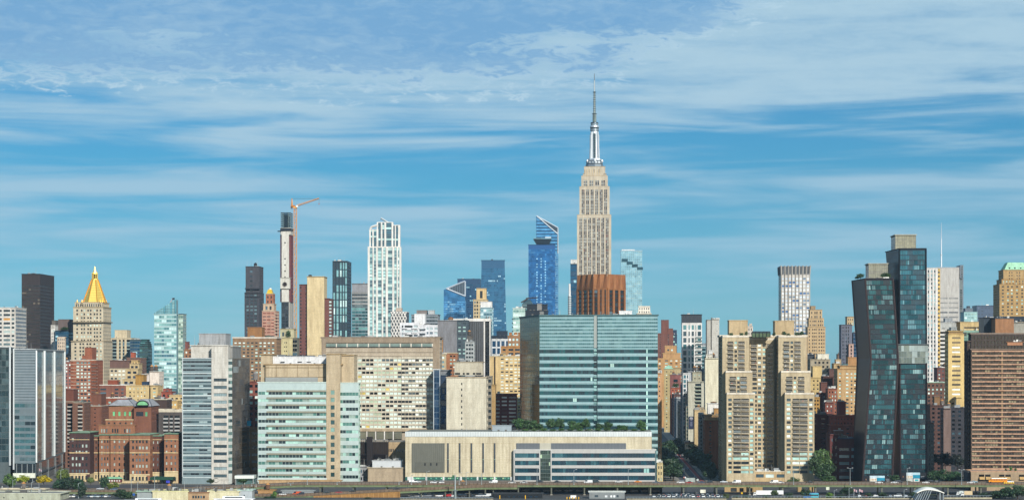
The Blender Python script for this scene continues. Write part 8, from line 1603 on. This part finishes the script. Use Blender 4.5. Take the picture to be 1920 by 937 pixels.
# ------------------------------------------------------------------ waterside sheds and pier buildings at the bottom edge
def hut(name, label, x0, x1, D, dep, y1, wall, front=None, cat='building', y0=None, roof=None, cl=3, side=None, wk='wall'): simple(name, label, x0, x1, D, dep, y1, wall, front, side, cl=cl, roof=roof, cat=cat, wk=wk)
hut('pier_building', 'flat grey-green roofed pier shed at the bottom left corner', -30, 113, 1222, 22, 925, '#b7bba6', dict(cols=[(.25, .27), (.5, .52), (.75, .77)], nf=1, hf=.2), roof='#c6c9b4', cl=5)
hut('road_parapet_building', 'long low cream-capped wall building before the left glass towers', -30, 84, 1250, 8, 917, '#4d4a44', None, roof='#d3c8ad', cl=3)
hut('marina_building', 'grey metal shed wall at the left of the yellow-white pier building', 257, 287, 1224, 12, 921, '#b6bcb9', None, roof='#9fb8a6', cl=2, wk='metal')
hut('marina_building', 'yellow-white stained pier building with rooftop clutter', 287, 352, 1222, 14, 921, '#e3dcb4', dict(cols=[(.1, .102)], nf=1, hf=.5), roof='#e4dfa8', cl=10)
hut('marina_building', 'rust-streaked pier section with a strip of dark windows', 352, 391, 1222, 14, 923, '#b99a76', dict(cols=[(.22+i*.13, .31+i*.13) for i in range(5)], nf=1, hf=.4, pal='dark', top=.6), roof='#9a6a4c', cl=12)
hut('marina_building', 'pale yellow pier building with two square windows', 391, 447, 1222, 14, 921, '#e4ddb8', dict(cols=[(.6, .68), (.74, .82)], nf=1, hf=.3, pal='dark'), roof='#e2dcb0', cl=8)
hut('marina_building', 'white cabin block at the right end of the pier roofs', 447, 472, 1224, 10, 919, '#cdd4d6', dict(cols=[(.4, .5)], nf=1, hf=.3, pal='dark'), roof='#b9d0c8', cl=4, wk='metal')
def boat(x0, x1, D, y1, label):
    r = link('motor_yacht', None, None, (gx((x0+x1)/2, D), D, -2.2)); tag(r, label, 'boat'); L_ = (x1-x0)*D/F/2; top = gz(y1, D)+2.2; wt = mat('#f0f2f2', 'paint')
    g = Geo(); g.prism([(-L_*.9, -2.0), (L_*.7, -2.0), (L_*.95, 0), (L_*.7, 2.0), (-L_*.9, 2.0)], [(-L_, -2.6), (L_*.8, -2.6), (L_*1.08, 0), (L_*.8, 2.6), (-L_, 2.6)], -.3, top*.42, wt, None, True); mk('hull', g, r)
    g = Geo(); g.box(-L_*.8, L_*.6, -2, 2, top*.42, top*.72, wt); g.box(-L_*.5, L_*.3, -1.7, 1.7, top*.74, top, wt); g.box(-L_*.85, L_*.66, -2.1, 2.1, top*.72, top*.75, wt); mk('cabin', g, r)
    g = Geo(); g.box(-L_*.72, L_*.52, -2.03, 2.03, top*.52, top*.66, mat('#1a242b', 'pane')); g.box(-L_*.42, L_*.22, -1.73, 1.73, top*.82, top*.93, mat('#1a242b', 'pane')); mk('window', g, r)
boat(224, 345, 1206, 933, 'long white yacht whose deck rises into view at the bottom left'); boat(392, 496, 1206, 929, 'white yacht with dark cabin windows below the yellow pier building')
hut('site_cabin', 'long black site cabin with small lit panes under the highway', 926, 1016, 1240, 6, 925, '#22272b', dict(cols=[(.3, .34), (.4, .44), (.52, .55), (.74, .8), (.86, .92)], nf=1, hf=.25, pal='blued'), roof='#33383c', cl=0, wk='metal')
hut('site_cabin', 'grey trailer cabin with white door and window row at the waterside', 1106, 1170, 1236, 6, 922, '#8f9494', dict(cols=[(.14, .24), (.44, .52), (.6, .66), (.69, .75), (.78, .84)], nf=1, hf=.45, pal=PAL(('#e6eaea', 'pane', 2), ('#3a4a52', 'pane', 2))), roof='#c9cfc9', cl=0, wk='metal')
g = Geo(); x0, x1 = gx(1008, 1222), gx(1062, 1222); 
for i, px in enumerate((937, 985, 1063, 1068, 1074, 1080, 1085)):
    x = gx(px, 1232); g = Geo(); g.cyl(0, 0, 0, 2.2 if px < 1000 else 1.2, .3, .3, mat('#eab21c', 'paint'), 10); g.cyl(0, 0, 2.2 if px < 1000 else 1.2, (2.2 if px < 1000 else 1.2)+.15, .3, .12, mat('#eab21c', 'paint'), 10); o = mk('bollard', g, None); o.location = (x, 1232, 0); tag(o, ['tall yellow bollard left of the black site cabin', 'tall yellow bollard before the black site cabin middle'][i] if i < 2 else f'short yellow bollard, number {i-1} of five beside the white crate', 'bollard', 'yellow bollards on the quay')
g = Geo(); x = gx(1075, 1233); g.box(x-1.7, x+1.7, 1232.6, 1235, .4, 2.1, mat('#f2f2ee', 'paint')); g.box(x-1.8, x+1.8, 1232.5, 1235.1, 2.1, 2.2, mat('#d8d8d2', 'paint')); [g.box(x+s_-.15, x+s_+.15, 1232.8, 1234.8, 0, .4, mat('#4a4a48', 'metal')) for s_ in (-1.3, 1.3)]; tag(mk('utility_crate', g, None, (x, 1233, 0)), 'bright white crate on feet behind the short yellow bollards', 'crate')
# quay edge strips seen at the very bottom
for x0, x1, lb, y_, hgt in ((1175, 1362, 'low pale quay wall before the riverside car park', 1226, 1.1), (1372, 1548, 'white-railed quay wall below the tan pillars', 1228, 1.6), (1548, 1712, 'grey railing and planter wall near the ferry canopy', 1230, 1.2), (1770, 1860, 'steel blue railing wall between the canopy and the corner trees', 1232, 1.6), (750, 925, 'low tan kerb wall under the highway', 1228, .7)):
    g = Geo(); A, C = gx(x0, y_), gx(x1, y_); g.box(A, C, y_, y_+.5, 0, hgt*.6, mat('#b3a98e')); n = int((C-A)/2)
    for i in range(n): g.box(A+i*2, A+i*2+.1, y_+.1, y_+.2, hgt*.6, hgt+.5, mat('#9fb0b8', 'metal'))
    g.bar((A, y_+.15, hgt+.5), (C, y_+.15, hgt+.5), .07, mat('#b9c6cc', 'metal')); tag(mk('quay_wall', g, None, (A, y_, 0)), lb, 'wall')
# ferry canopy
r = link('ferry_canopy', None, None, (gx(1741, 1228), 1228, 0)); tag(r, 'white domed ferry landing canopy on slanted lattice struts', 'canopy'); W_ = 49*1228/F/2*1.05; zt = gz(911.5, 1228); ze = gz(921.5, 1228)
g = Geo(); n = 14; wt = mat('#f2efe2', 'paint')
P_ = lambda i, j: (-W_+2*W_*i/n, -6+12*j/6, ze+(zt-ze)*(max(0, 1-((i/n-.42)/.58 if i/n > .42 else (.42-i/n)/.42)**2))*(1-.35*((j-3)/3)**2))
for i in range(n):
    for j in range(6): g.face([P_(i, j), P_(i+1, j), P_(i+1, j+1), P_(i, j+1)], wt)
for i in range(n): a, c_ = P_(i, 0), P_(i+1, 0); g.face([(a[0], a[1], a[2]-.5), (c_[0], c_[1], c_[2]-.5), c_, a], wt)
mk('roof', g, r); sm = mat('#c9d2d4', 'metal')
for i in range(6): g = Geo(); x = -W_+1+i*1.5; g.bar((x-2.4, -5.6, -1), (x+.6, -5.6, P_(i, 0)[2]-.4), .16, sm); g.bar((x-2.4, 4, -1), (x+.6, 4, P_(i, 0)[2]-.4), .16, sm); mk('strut', g, r)
for x in (W_-.6, W_-2.4): g = Geo(); g.bar((x, -5.6, 0), (x, -5.6, ze-.2), .2, sm); g.bar((x, 5, 0), (x, 5, ze-.2), .2, sm); mk('column', g, r)
g = Geo(); g.box(-3, W_-3.2, -1, 4, 0, 2.9, mat('#3a4650', 'glass')); mk('kiosk', g, r)
# tan wall piers below the twin tower (behind the highway)
b = B('garage_building', 'tan masonry arcade with dark openings under the highway below the twin tower'); D = 1300
b.rect(1362, 1426, D, 10, 908, front=dict(cols=[(.12, .3), (.38, .5), (.62, .76)], nf=1, hf=.7, pal='black', rec=1.2, sill=.1, top=1), wall='#b59a6c', roof='#a98f66'); b.rect(1496, 1503, D, 8, 909, wall='#b59a6c'); b.rect(1518, 1526, D, 8, 909, wall='#b59a6c'); b.done()
hut('brick_wall_building', 'tan brick wall building with arched openings beneath the highway', 485, 514, 1262, 6, 919, '#b58c5c', dict(cols=[(.2, .34), (.55, .72)], nf=1, hf=.3, pal='bronze'), roof='#a5804f', cl=0)
hut('corrugated_shed', 'grey corrugated shed wall under the highway below the mint glass lab', 529, 588, 1262, 5, 920, '#a3a8a8', dict(cw=1.1, wf=.2, hf=.9, nf=1, pal='grey', rec=.1), roof='#8f9696', cl=0, wk='metal')
hut('shade_wall_building', 'dark back wall painted as the shade beneath the highway between lab and podium', 770, 1240, 1292, 6, 913, '#2c2c2b', dict(cw=7, wf=.7, hf=.5, nf=1, pal='black'), roof='#3a3836', cl=0)  # dark wall and black panes stand for the shade behind the viaduct
hut('stone_wall_building', 'low honey stone wall building at the foot of the mint glass lab', 486, 638, 1366, 6, 901, '#c2a277', dict(cols=[(.05, .07), (.4, .48), (.55, .63)], nf=1, hf=.3, pal='bronze'), roof='#b3946a', cl=0)
# roof gardens on towers
for i, (px, D_, z_, yt, wd, lb) in enumerate(((1613, 1388, 523, 512, 16, 'bushy rooftop tree on the left corner of the shorter leaning tower'), (1607, 1392, 524, 517, 10, 'small rooftop shrub at the left tip of the shorter leaning tower'), (1660, 1388, 523, 510, 18, 'rooftop tree beside the penthouse of the shorter leaning tower'), (1664, 1392, 523, 513, 12, 'small rooftop tree at the right corner of the shorter leaning tower'),
 (1371, 1412, 631, 622, 9, 'shrub at the left end of the twin tower roof'), (1390, 1414, 631, 622, 9, 'slim rooftop tree left of the twin tower greenhouse'), (1399, 1414, 631, 620, 7, 'conical rooftop tree beside the twin tower greenhouse'), (1451, 1414, 631, 621, 7, 'dark conical rooftop tree right of the greenhouse'), (1470, 1414, 631, 620, 9, 'rooftop tree before the right penthouse of the twin tower'), (1478, 1414, 631, 624, 8, 'low rooftop bush before the right penthouse'), (1494, 1414, 631, 622, 9, 'rooftop bush right of the right penthouse'), (1503, 1414, 631, 620, 12, 'broad rooftop tree at the right end of the twin tower roof'),
 (541, 1906, 634, 618, 9, 'leafy climber tree on the sand-coloured block roof garden'), (1267, 1562, 727, 716, 12, 'shrub on the low orange-red brick roof'), (120, 2328, 620, 612, 16, 'dark hedge tree on the blue glass tower roof'))):
    tree(px, D_, z_, yt, wd, lb, '#2c4a24', n=700, name='rooftop_tree')
# ------------------------------------------------------------------ air
g = Geo(); g.box(-5200, 5200, -60, 7200, -9, 640, mat('#ffffff', 'wall'))
hm = bpy.data.materials.new('haze_air'); hm.use_nodes = True; ht = hm.node_tree; ht.nodes.clear()
ho = ht.nodes.new('ShaderNodeOutputMaterial'); hv_ = ht.nodes.new('ShaderNodeVolumePrincipled'); hv_.inputs['Color'].default_value = (.6, .82, 1, 1); hv_.inputs['Density'].default_value = 0.000028; hv_.inputs['Anisotropy'].default_value = .2
ht.links.new(hv_.outputs[0], ho.inputs['Volume'])
me = bpy.data.meshes.new('haze'); me.from_pydata(g.v, [], g.f); me.materials.append(hm); hz_o = link('haze', me); hz_o['kind'] = 'stuff'
